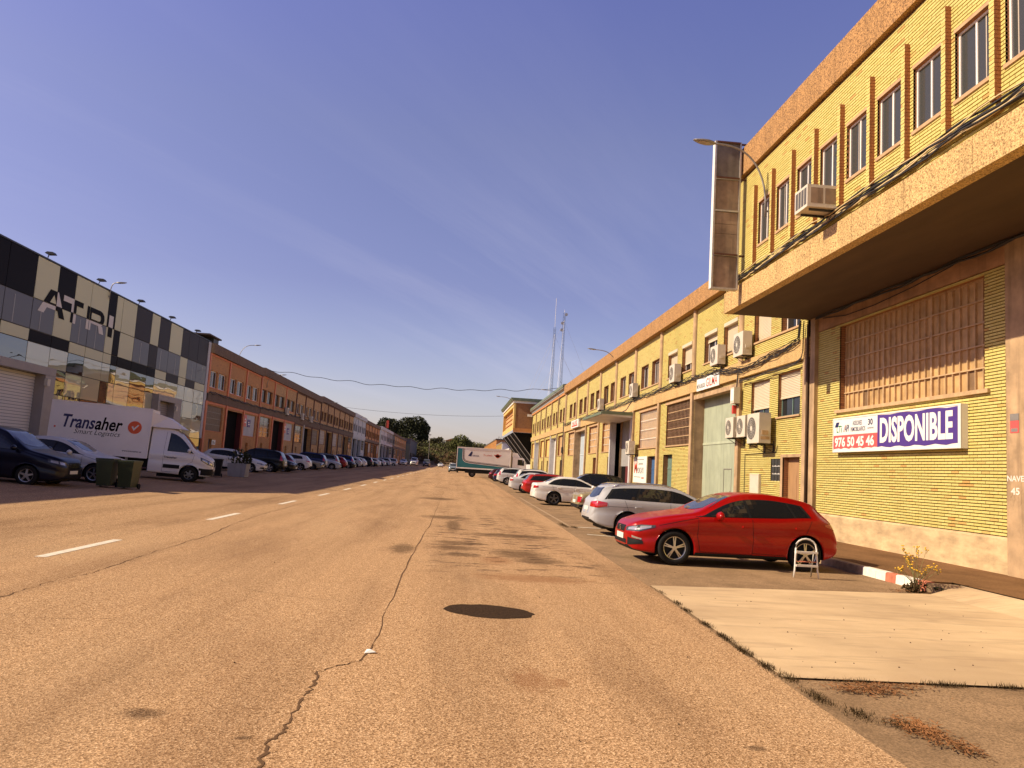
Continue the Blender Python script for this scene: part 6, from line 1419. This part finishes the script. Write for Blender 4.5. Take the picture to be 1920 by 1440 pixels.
# star emblem and grille bars on the people carrier
star = protos['van']
mb = MB()
for k in range(3): mb.box(2.375-.005+.02*0, 2.40, -.30, .30, .675+k*.055, .695+k*.055)
mb.lathe([(.085, 2.40), (.07, 2.40)], (0, 0, .755), 'X', 20)
for k in range(3):
    an = math.pi/2+k*2*math.pi/3; mb.add([(2.401, math.cos(an)*.08, .755+math.sin(an)*.08), (2.401, math.cos(an+1)*.014, .755+math.sin(an+1)*.014), (2.401, math.cos(an-1)*.014, .755+math.sin(an-1)*.014)], [(0, 1, 2)])
gb3 = mb.build('grille_bars', 'chrome', None, org=(0, 0, 0)); gb3.parent = star; ORG[gb3.name] = Vector((0, 0, 0))
mb = MB(); text(mb, 'S', (-0.0, 0, 0), (0, .1, 0), U*.1, .02)
mb2 = MB(); text(mb2, 'S', (2.155, -.055, .575), (0, .11, 0), U*.1, .012); eb = mb2.build('emblem', 'chrome', None, org=(0, 0, 0)); eb.parent = red; ORG[eb.name] = Vector((0, 0, 0))

# ------------------------------------------------------------------ lorry on the right
lt = bpy.data.objects.new('lorry', None); C.objects.link(lt); ORG[lt.name] = Vector((0, 0, 0))
x0, x1, zb, zt, hw = -4.6, 2.75, 1.15, 3.95, 1.25
mb = MB(); mb.box(x0, x1, -hw, hw, zb, zt); bx_ = mb.build('cargo_box', 'box_white', lt)
y = -hw-.006; mb = MB(); P1 = [(x0+.05, zt-.1), (x0+.75, zt-.1)]
cur = [(x0+.72, zt-.12), (x0+.72, zt-1.4), (x0+.85, zt-1.75), (x0+1.15, zt-1.98), (x0+1.7, zt-2.1), (x1-.1, zt-2.42)]
low = [(x0+.02, zt-.12), (x0+.02, zb+.12), (x0+.3, zb+.12), (x0+.8, zb+.12), (x0+1.6, zb+.12), (x1-.1, zb+.12)]
for p, q, r_, s_ in zip(cur, cur[1:], low, low[1:]): mb.add([(p[0], y, p[1]), (q[0], y, q[1]), (s_[0], y, s_[1]), (r_[0], y, r_[1])], [(0, 3, 2, 1)])
mb.build('teal_livery', 'teal', bx_)
mb = MB()
for o_, th in ((.09, .09), (.25, .04)):
    for p, q in zip(cur, cur[1:]):
        d = Vector((q[0]-p[0], q[1]-p[1])).normalized(); n_ = Vector((-d.y, d.x)); a_, b_ = Vector(p)+n_*o_, Vector(q)+n_*o_; mb.add([(a_.x, y-.002, a_.y), (b_.x, y-.002, b_.y), (b_.x+n_.x*th, y-.002, b_.y+n_.y*th), (a_.x+n_.x*th, y-.002, a_.y+n_.y*th)], [(0, 1, 2, 3)])
mb.build('curved_stripe', 'ink_black', bx_)
mb = MB(); mb.add([(x0+1.5, y-.002, 2.85), (x0+1.9, y-.002, 3.45), (x0+2.05, y-.002, 3.5), (x0+2.1, y-.002, 3.3), (x0+1.95, y-.002, 2.8)], [(0, 1, 2, 3, 4)][::1]); text(mb, 'UENGEL', (x0+2.1, y-.002, 2.82), DX*.95, U*.2, .02); mb.build('animal_logo', 'ink_navy', bx_)
mb = MB(); text(mb, 'Tu anhelo', (x0+3.6, y-.002, 2.95), DX*1.2, U*.28, .005, .2); mb.disc((x0+5.55, y-.002, 3.05), (0, -1, 0), .28, 16); mb.add([(x0+5.0, y-.002, 3.2), (x0+5.3, y-.002, 2.9), (x0+5.8, y-.002, 2.9), (x0+6.1, y-.002, 3.2)], [(0, 1, 2, 3)]); mb.build('red_logo', 'ink_red', bx_)
mb = MB(); text(mb, 'ESPECIALISTAS EN TRANSPORTE DE ANIMALES', (x0+1.7, y-.002, 3.58), DX*4.2, U*.1); mb.build('caption', 'orange_plain', bx_)
mb = MB()
for z in (zb-.06, zt-.02): mb.box(x0-.02, x1+.02, -hw-.03, hw+.03, z, z+.1)
for xx in (x0-.02, x1-.05): mb.box(xx, xx+.08, -hw-.02, hw+.02, zb+.041, zt-.021)
mb.build('edge_trim', 'box_white', bx_)
mb = MB(); mb.prism([(3.05, .75), (4.95, .75), (5.0, 1.5), (4.9, 2.15), (4.62, 2.92), (4.4, 3.0), (3.05, 3.05)], 'Y', -1.18, 1.18); cb = mb.build('cab', 'box_white', lt)
mb = MB(); mb.prism([(3.75, 2.0), (4.55, 1.95), (4.4, 2.75), (3.75, 2.75)], 'Y', -1.186, -1.181); mb.prism([(3.75, 2.0), (4.55, 1.95), (4.4, 2.75), (3.75, 2.75)], 'Y', 1.181, 1.186); mb.quad((4.915, -1.1, 2.12), (4.915, 1.1, 2.12), (4.65, 1.05, 2.88), (4.65, -1.05, 2.88)); mb.build('cab_window', 'car_glass', cb)
mb = MB(); mb.box(4.5, 4.62, -1.45, -1.2, 1.95, 2.65); mb.box(4.5, 4.62, 1.2, 1.45, 1.95, 2.65); mb.build('wing_mirror', 'car_black', cb)
mb = MB(); mb.prism([(3.0, 3.05), (4.1, 3.05), (3.7, 3.6), (3.0, 3.7)], 'Y', -.95, .95); mb.build('deflector', 'box_white', cb)
mb = MB(); mb.box(2.8, 3.0, -.7, .7, 3.1, 3.75); mb.build('fridge_unit', 'ac_white', lt)
mb = MB(); text(mb, 'MAN', (3.9, -1.184, 1.25), DX*.75, U*.2, .02); mb.build('door_lettering', 'ink_red', cb)
mb = MB(); mb.box(x0, 3.0, -.5, .5, .7, 1.12); mb.box(-3.4, 2.2, -1.2, -1.15, .55, .95); mb.box(.2, 1.8, -1.1, -.6, .5, 1.05); mb.build('chassis', 'car_black', lt)
for xx in (-2.4, 4.15):
    for sg in (-1, 1): make_wheel('wheel', lt, xx, sg*1.0, .48, .32, sg, {'n': 8, 'dbl': False, 'w': .03, 'm': 'rim_dark'}, .28)
lt.location = (4.8, 108, gz(3, 108)); tag(lt, 'lorry with teal and white livery backed out across the street', 'lorry')
# sticker on the silver saloon
mb = MB(); mb.disc((3.99, 54.35, .98), (-1, -.25, 0), .14, 14); tag(mb.build('boot_sticker', 'sign_red'), 'red sticker on the boot of the silver saloon', 'sticker')

# ------------------------------------------------------------------ wheelie bins, planter, step stool
def bin_(x, y, rz, col, label, s=.9):
    t = thing('wheelie_bin', (x, y, gz(x, y)), label, 'bin', 'bins at the kerb of the left-hand bays'); g_ = gz(x, y); c_, s_ = math.cos(rz), math.sin(rz)
    def T(p): return (x+(p[0]*c_-p[1]*s_)*s, y+(p[0]*s_+p[1]*c_)*s, g_+p[2]*s)
    def tb_(vs, fs, nm, mm): mb = MB(); mb.add([T(v) for v in vs], fs); return mb.build(nm, mm, t)
    bf = [(0, 3, 2, 1), (4, 5, 6, 7), (0, 1, 5, 4), (1, 2, 6, 5), (2, 3, 7, 6), (3, 0, 4, 7)]
    def bx(x0, x1, y0, y1, z0, z1, i=0.): return [(x0+i, y0+i, z0), (x1-i, y0+i, z0), (x1-i, y1-i, z0), (x0+i, y1-i, z0), (x0, y0, z1), (x1, y0, z1), (x1, y1, z1), (x0, y1, z1)]
    tb_(bx(-.29, .29, -.36, .36, .06, .98, .06), bf, 'bin_body', col)
    tb_(bx(-.31, .31, -.38, .40, .985, 1.05), bf, 'lid', col); tb_(bx(-.30, .30, -.37, .37, .92, .975), bf, 'rim', col)
    tb_(bx(-.24, .24, .40, .46, .98, 1.03), bf, 'handle', col)
    for sx in (-.27, .27):
        mb = MB(); n = 14; ring = [(sx+d, .30+.1*math.cos(2*math.pi*k/n), .1+.1*math.sin(2*math.pi*k/n)) for d in (-.025, .025) for k in range(n)]
        mb.add([T(v) for v in ring], [tuple(range(n))[::-1], tuple(range(n, 2*n))]+[(k, (k+1) % n, n+(k+1) % n, n+k) for k in range(n)]); mb.build('wheel', 'tyre', t)
    return t
bin_(-11.45, 26.75, .08, 'bin_green', 'left of two dark green wheelie bins beside the people carrier')
bin_(-10.82, 26.95, -.05, 'bin_green', 'right of two dark green wheelie bins, the one with the raised handle')
bin_(-12.5, 42.2, .2, 'car_black', 'black bin standing at the nose of the box van')
x, y = -12.1, 44.9; g_ = gz(x, y); t = thing('planter', (x, y, g_), 'grey planter with a dark shrub past the nose of the box van', 'planter')
mb = MB(); mb.prism([(x-.45, g_), (x+.45, g_), (x+.52, g_+.75), (x-.52, g_+.75)], 'Y', y-.45, y+.45); mb.build('tub', 'grey_render', t)
def leafcloud(mb, lobes, n, size, mi=0, flat=.0, shell=.55):
    for _ in range(n):
        cx, cy, cz, a, b_, c = rnd.choice(lobes)
        while True:
            p = Vector((rnd.uniform(-1, 1), rnd.uniform(-1, 1), rnd.uniform(-1, 1)))
            if shell < p.length < 1: break
        q = Vector((cx+p.x*a, cy+p.y*b_, cz+p.z*c)); s = size*rnd.uniform(.6, 1.3)
        u_ = Vector((rnd.gauss(0, 1), rnd.gauss(0, 1), rnd.gauss(0, 1)*(1-flat))).normalized(); v_ = u_.cross(Vector((rnd.gauss(0, 1), rnd.gauss(0, 1), rnd.gauss(0, 1)))).normalized()
        mb.add([q-u_*s-v_*s*.2, q-v_*s*.7, q+u_*s+v_*s*.15, q+v_*s*.6], [(0, 1, 2, 3)], mi)
mb = MB(); leafcloud(mb, [(x, y, g_+1.1, .6, .6, .5), (x+.3, y, g_+1.0, .4, .4, .4)], 260, .09, shell=.2); mb.build('shrub', 'leaf_pine', t)
t = thing('step_stool', (6.5, 14.2, 0), 'folded white step ladder standing against the red hatchback', 'step ladder')
def sp_(a, z): return (6.30+a, 14.02+z*.05, z)
mb = MB(); arc = [sp_(-.015, 0)]+[sp_(.0+.045*z, z) for z in (.15, .4, .52)]+[sp_(.22-.195*math.cos(math.pi*k/8), .54+.16*math.sin(math.pi*k/8)) for k in range(1, 8)]+[sp_(.44-.045*z, z) for z in (.52, .4, .15)]+[sp_(.455, 0)]
mb.tube(arc, .016, 8); mb.build('front_frame', 'white_paint', t, True)
mb = MB(); mb.tube([(6.36, 14.22, 0), (6.37, 14.10, .45)], .012, 6); mb.tube([(6.70, 14.22, 0), (6.69, 14.10, .45)], .012, 6); mb.build('rear_leg', 'grey_metal', t, True)
for z in (.20, .44):
    mb = MB(); mb.box(6.315, 6.725, 14.0+z*.05-.03, 14.0+z*.05+.05, z, z+.035); mb.build('step', 'faded_white', t)
mb = MB(); mb.tube([sp_(.01, .29), sp_(.43, .29)], .011, 6); mb.build('stretcher', 'kerb_red', t, True)
# ------------------------------------------------------------------ weeds and flowers
x, y = 7.95, 12.92; t = thing('wildflower', (x, y, 0), 'tall yellow-flowering weed growing at the red and white kerb', 'plant')
sm = MB(); fl = MB(); lf = MB()
for k in range(20):
    a = rnd.uniform(0, 6.28); h = rnd.uniform(.32, .74); l_ = rnd.uniform(.08, .34); tipx = x+math.cos(a)*l_*1.1; tipy = y+math.sin(a)*l_*.6-.02
    P = [(x+math.cos(a)*.03, y+math.sin(a)*.03, 0), (x+math.cos(a)*l_*.35, y+math.sin(a)*l_*.2, h*.5), (tipx, tipy, h)]; sm.tube(P, [.006, .005, .003], 4)
    for b_ in range(5):
        ox, oy, oz = rnd.uniform(-.05, .05), rnd.uniform(-.05, .05), rnd.uniform(-.03, .035); sm.tube([(tipx, tipy, h-.07), (tipx+ox, tipy+oy, h+oz)], .0025, 3)
        fl.lathe([(.0, .012), (.012, .012), (.017, .004), (.012, -.006), (0, -.008)], (tipx+ox, tipy+oy, h+oz), 'Z', 6)
    for b_ in range(4):
        z = h*rnd.uniform(.2, .7); f = z/h; px_, py_ = x+math.cos(a)*l_*f*.8, y+math.sin(a)*l_*.5*f; d = Vector((rnd.uniform(-1, 1), rnd.uniform(-1, 1), .3))*.05
        lf.add([(px_, py_, z), (px_+d.x-.006, py_+d.y, z+d.z), (px_+d.x*1.6, py_+d.y*1.6, z+d.z*.8), (px_+d.x+.006, py_+d.y, z+d.z)], [(0, 1, 2, 3)])
sm.build('stem', 'stem', t); fl.build('flower_head', 'flower', t, True); leafcloud(lf, [(x, y-.02, .08, .2, .14, .1), (x-.15, y-.04, .05, .14, .08, .06)], 160, .035, shell=.1); tag(lf.build('leaves', 'leaf_weed', t), kind='stuff')
mb = MB(); leafcloud(mb, [(8.42, 12.98, .06, .16, .08, .06)], 70, .035, shell=.1); tag(mb.build('low_weed', 'leaf_pine'), 'low dark weed at the end of the painted kerb', 'plant')
def tufts(name, spots, n, h, mm, seedspread, kind_label):
    mb = MB()
    for (sx, sy, rx, ry, dens) in spots:
        for _ in range(int(n*dens)):
            px_, py_ = sx+rnd.gauss(0, rx*.45), sy+rnd.gauss(0, ry*.45); a = rnd.uniform(0, 6.28); hh = h*rnd.uniform(.3, 1); l_ = rnd.uniform(.3, 1.1)*hh; w_ = .0035
            z = gz(px_, py_)+.0; mb.add([(px_-math.sin(a)*w_, py_+math.cos(a)*w_, z), (px_+math.sin(a)*w_, py_-math.cos(a)*w_, z), (px_+math.cos(a)*l_, py_+math.sin(a)*l_, z+hh)], [(0, 1, 2)])
    return tag(mb.build(name, mm, None, False, (0, 0, 0)), kind_label, 'weeds', kind='stuff')
tufts('crack_weeds', [(3.10, 11.3, .03, .25, .2), (3.08, 10.4, .04, .2, .5), (3.05, 9.9, .04, .2, .5), (3.0, 9.0, .05, .22, .6), (2.98, 8.3, .06, .3, .9), (2.96, 7.7, .06, .3, 1.0), (2.95, 7.1, .06, .2, .7), (2.98, 6.75, .1, .2, .6), (2.98, 6.15, .08, .25, .8), (3.1, 5.75, .1, .2, .6), (4.4, 6.72, .22, .06, .8), (5.0, 6.73, .2, .05, .5), (3.55, 6.7, .3, .06, .4), (3.5, 24.4, .12, 1.1, 1.6), (3.75, 23.7, .15, .5, .8), (3.3, 5.55, .12, .12, .6)], 260, .05, 'leaf_weed', 1, 'sparse low weeds growing along the road seams')
mb = MB()
for (sx, sy, rx, ry, n) in [(3.55, 6.46, .34, .16, 420), (3.38, 5.42, .15, .30, 420), (3.45, 5.1, .1, .16, 120), (7.6, 12.8, .25, .12, 90), (3.9, 6.6, .3, .06, 120)]:
    for _ in range(n):
        px_, py_ = sx+rnd.gauss(0, rx*.5), sy+rnd.gauss(0, ry*.5); a = rnd.uniform(0, 6.28); l_ = rnd.uniform(.01, .045); z = .004+rnd.random()*.02; w_ = .006
        mb.add([(px_-math.cos(a)*l_, py_-math.sin(a)*l_, z), (px_+math.sin(a)*w_, py_-math.cos(a)*w_, z+.006), (px_+math.cos(a)*l_, py_+math.sin(a)*l_, z+rnd.uniform(0, .02)), (px_-math.sin(a)*w_, py_+math.cos(a)*w_, z+.004)], [(0, 1, 2, 3)])
tag(mb.build('dry_leaf_litter', 'leaf_dry', None, False, (0, 0, 0)), 'dry brown leaf litter gathered at the road edge', 'leaf litter', kind='stuff')
mb = MB()
for _ in range(120):
    px_, py_ = (rnd.uniform(3.3, 8), rnd.uniform(6.9, 12.2)) if rnd.random() < .5 else (rnd.uniform(-3, 8), rnd.uniform(4, 16)); s = rnd.uniform(.004, .013); z = gz(px_, py_)+.006
    mb.add([(px_-s, py_-s, z), (px_+s, py_-s*.6, z), (px_+s*.3, py_+s, z), (px_, py_, z+s)], [(0, 1, 3), (1, 2, 3), (2, 0, 3)])
tag(mb.build('grit', 'tar', None, False, (0, 0, 0)), 'loose grit scattered on the road and concrete apron', 'grit', kind='stuff')
# ------------------------------------------------------------------ masts
def mast(x, y, h, wd, label, tip):
    g_ = gz(x, y); t = thing('radio_mast', (x, y, g_), label, 'mast', 'guyed radio masts behind the right-hand row'); mb = MB(); lg = [(x+wd*.58*math.cos(a), y+wd*.58*math.sin(a)) for a in (0.5, 2.6, 4.7)]
    for (a, b_) in lg: mb.tube([(a, b_, g_), (a, b_, g_+h)], .034, 4)
    z = 0; k = 0
    while z < h-1:
        for i in range(3): p, q = lg[i], lg[(i+1) % 3]; mb.tube([(*p, g_+z), (*q, g_+z+1.0)], .016, 3, cap=False)
        z += 1.0
    mb.build('lattice', 'black_metal', t)
    mb = MB(); mb.tube([(x, y, g_+h), (x, y, g_+h+tip)], .05, 4)
    if tip < 3:
        for dz_, sx in ((-.6, .5), (-3.2, -.5), (-5.2, -.6)): mb.lathe([(.45, 0), (.45, .3)], (x+sx, y-.4, g_+h+dz_), 'Y', 10); mb.disc((x+sx, y-.41, g_+h+dz_), (0, -1, 0), .45, 10)
    mb.build('antenna', 'galv', t)
    mb = MB()
    for f in (.5, .72, .95):
        for a in (.3, 2.4, 4.5): mb.tube([(x, y, g_+h*f), (x+math.cos(a)*h*.42, y+math.sin(a)*h*.42, g_+6)], .02, 3, cap=False)
    mb.build('guy_wire', 'grey_metal', t)
mast(26.1, 220, 42.5, .62, 'left radio mast with a long thin whip antenna', 8.5)
mast(28.7, 220, 47, .62, 'right radio mast with white dishes at its top', .8)
# ------------------------------------------------------------------ hillside and trees at the end of the street
hv = []; hf = []; nx, ny = 60, 14
for j in range(ny+1):
    for i in range(nx+1):
        X = -90+i*4.5; Y = 372+j*14; s_ = min(1, max(0, (Y-376)/46)); z = 1.1+11.5*s_**.8*(1-.28*math.exp(-((X-14)/16)**2))+1.3*math.sin(X*.13)*s_+.8*math.sin(X*.31+Y*.1)*s_; hv.append((X, Y, z))
for j in range(ny):
    for i in range(nx): a_ = j*(nx+1)+i; hf.append((a_, a_+1, a_+nx+2, a_+nx+1))
mb = MB(); mb.add(hv, hf); mat('hill_scrub', (.17, .105, .05), .95, var=(.25, .35)); struct('hillside', mb, 'hill_scrub', True)
def hz_(X, Y):
    s_ = min(1, max(0, (Y-376)/46)); return 1.1+11.5*s_**.8*(1-.28*math.exp(-((X-14)/16)**2))+1.3*math.sin(X*.13)*s_+.8*math.sin(X*.31+Y*.1)*s_
mb = MB()
for _ in range(1150):
    X = rnd.uniform(-34, 52); Y = rnd.uniform(377, 440); z = hz_(X, Y); g_ = (Y-377)/59
    mi = 2 if rnd.random() > g_*1.5+.22 else rnd.choice((0, 1)); s = rnd.uniform(.8, 1.9)*(1 if g_ < .5 else 1.5)
    leafcloud(mb, [(X, Y, z+s*.7, s*1.2, s, s*.95)], 26, .42, mi, shell=.35)
tag(mb.build('hillside_scrub', ['leaf_green', 'leaf_olive', 'leaf_brown'], None, False, (0, 0, 0)), 'brown and green scrub covering the slope at the street end', 'scrub', kind='stuff')
def tree(name, x, y, z0, h, lobes, n, size, mm, label, group='trees beyond the street', limbs=5, tr=.35, shell=.55):
    t = thing(name, (x, y, z0), label, 'tree', group); mb = MB(); mb.tube([(x, y, z0-.3), (x+.3, y, z0+h*.3), (x+.1, y, z0+h*.55)], [tr, tr*.75, tr*.5], 7)
    for k in range(limbs):
        l_ = lobes[k % len(lobes)]; mb.tube([(x+.2, y, z0+h*(.32+.05*k)), ((x+l_[0])/2, (y+l_[1])/2, z0+h*.5), (l_[0], l_[1], l_[2])], [tr*.4, tr*.25, tr*.08], 5)
    mb.build('trunk', 'bark', t); mb = MB(); leafcloud(mb, lobes, n, size, shell=shell); mb.build('crown', mm, t)
tree('pine_tree', -25, 432, 6, 21, [(-28, 432, 21.5, 5.8, 5, 5.4), (-22.8, 432, 22.8, 6.2, 5, 5.0), (-19.2, 431, 20.5, 4.4, 4, 4.4), (-25, 430, 17.5, 7, 5, 4.6), (-31, 432, 18.5, 3.8, 4, 4.4), (-18.5, 431, 16, 3, 3, 3)], 9000, .55, 'leaf_pine', 'large dark umbrella pine above the end of the left-hand row', tr=.6, shell=.45)
tree('pine_tree', -37, 420, 5, 18, [(-38.5, 420, 21.2, 4.4, 4, 4.2), (-35, 420, 20.8, 4.2, 4, 4.2), (-41, 420, 19, 3, 3, 3.2), (-36, 419, 17.5, 4.4, 4, 4)], 5200, .5, 'leaf_pine', 'smaller dark pine behind the rooftops of the left-hand row', tr=.5, shell=.45)
tree('broad_tree', -45, 400, 4, 14, [(-46, 400, 17, 3, 3, 2.5), (-43.5, 400, 16, 2.6, 3, 2.4)], 900, .45, 'leaf_olive', 'olive treetop just left of the pines', tr=.35)
tree('broad_tree', 2.6, 404, 6, 11, [(2.2, 404, 14.2, 4.4, 4, 3.8), (5.4, 404, 13, 3, 3, 3), (-.8, 404, 12.8, 3, 3, 3), (2.4, 403, 11.4, 4.8, 4, 3.4)], 4200, .42, 'leaf_green', 'bright green bushy tree on the slope above the lorry', tr=.4, shell=.3)
tree('broad_tree', 11.5, 410, 6, 8, [(11, 410, 11.5, 3, 3, 2.2), (14, 410, 11, 2.6, 3, 2)], 900, .4, 'leaf_olive', 'low olive tree between the green tree and far houses', tr=.3)
tree('bare_tree', 23, 402, 5, 12, [(23, 402, 14, 5, 4, 4), (20.5, 402, 13, 3, 3, 3), (26, 402, 13, 3, 3, 3)], 900, .3, 'leaf_twig', 'greyish leafless tree beside the brick tower', tr=.3, shell=.2)
tree('broad_tree', -9, 420, 11, 6, [(-9, 420, 15, 2, 2, 1.6), (-12, 420, 14.4, 2.4, 2, 1.6)], 700, .4, 'leaf_olive', 'small roundish tree on the crest right of the pines', tr=.2)
x, y = -10.3, 300; g_ = gz(x, y); t = thing('tall_lamp_post', (x, y, g_), 'tall slim lamp post before the hillside', 'street lamp')
mb = MB(); mb.tube([(x, y, g_), (x, y, g_+11.6)], [.11, .06], 6); mb.build('post', 'grey_metal', t); mb = MB(); mb.box(x-.5, x+.5, y-.2, y+.2, g_+11.6, g_+11.9); mb.build('lamp_head', 'grey_metal', t)
t = thing('red_roof_sign', (-22.5, 252, 12), 'small red sign tower on a roof of the left-hand row', 'sign')
mb = MB(); mb.box(-22.8, -22.1, 251.8, 252.2, 12.4, 14.8); mb.build('board', 'ink_red', t); mb = MB(); mb.tube([(-23.4, 252, 11), (-22.9, 252, 14.6)], .09, 4); mb.tube([(-22.3, 252, 11), (-22.3, 252, 12.7)], .09, 4); mb.build('strut', 'brown_trim', t)
t = thing('hilltop_house', (-2, 440, 11), 'small orange roofed house on the crest of the slope', 'house')
mb = MB(); mb.box(-6, 1, 438, 446, 10, 15.4); mb.build('wall', 'yellow_plain', t); mb = MB(); mb.prism([(-6.5, 15.4), (1.5, 15.4), (-2.5, 16.8)], 'Y', 437.5, 446.5); mb.build('roof', 'orange_plain', t)
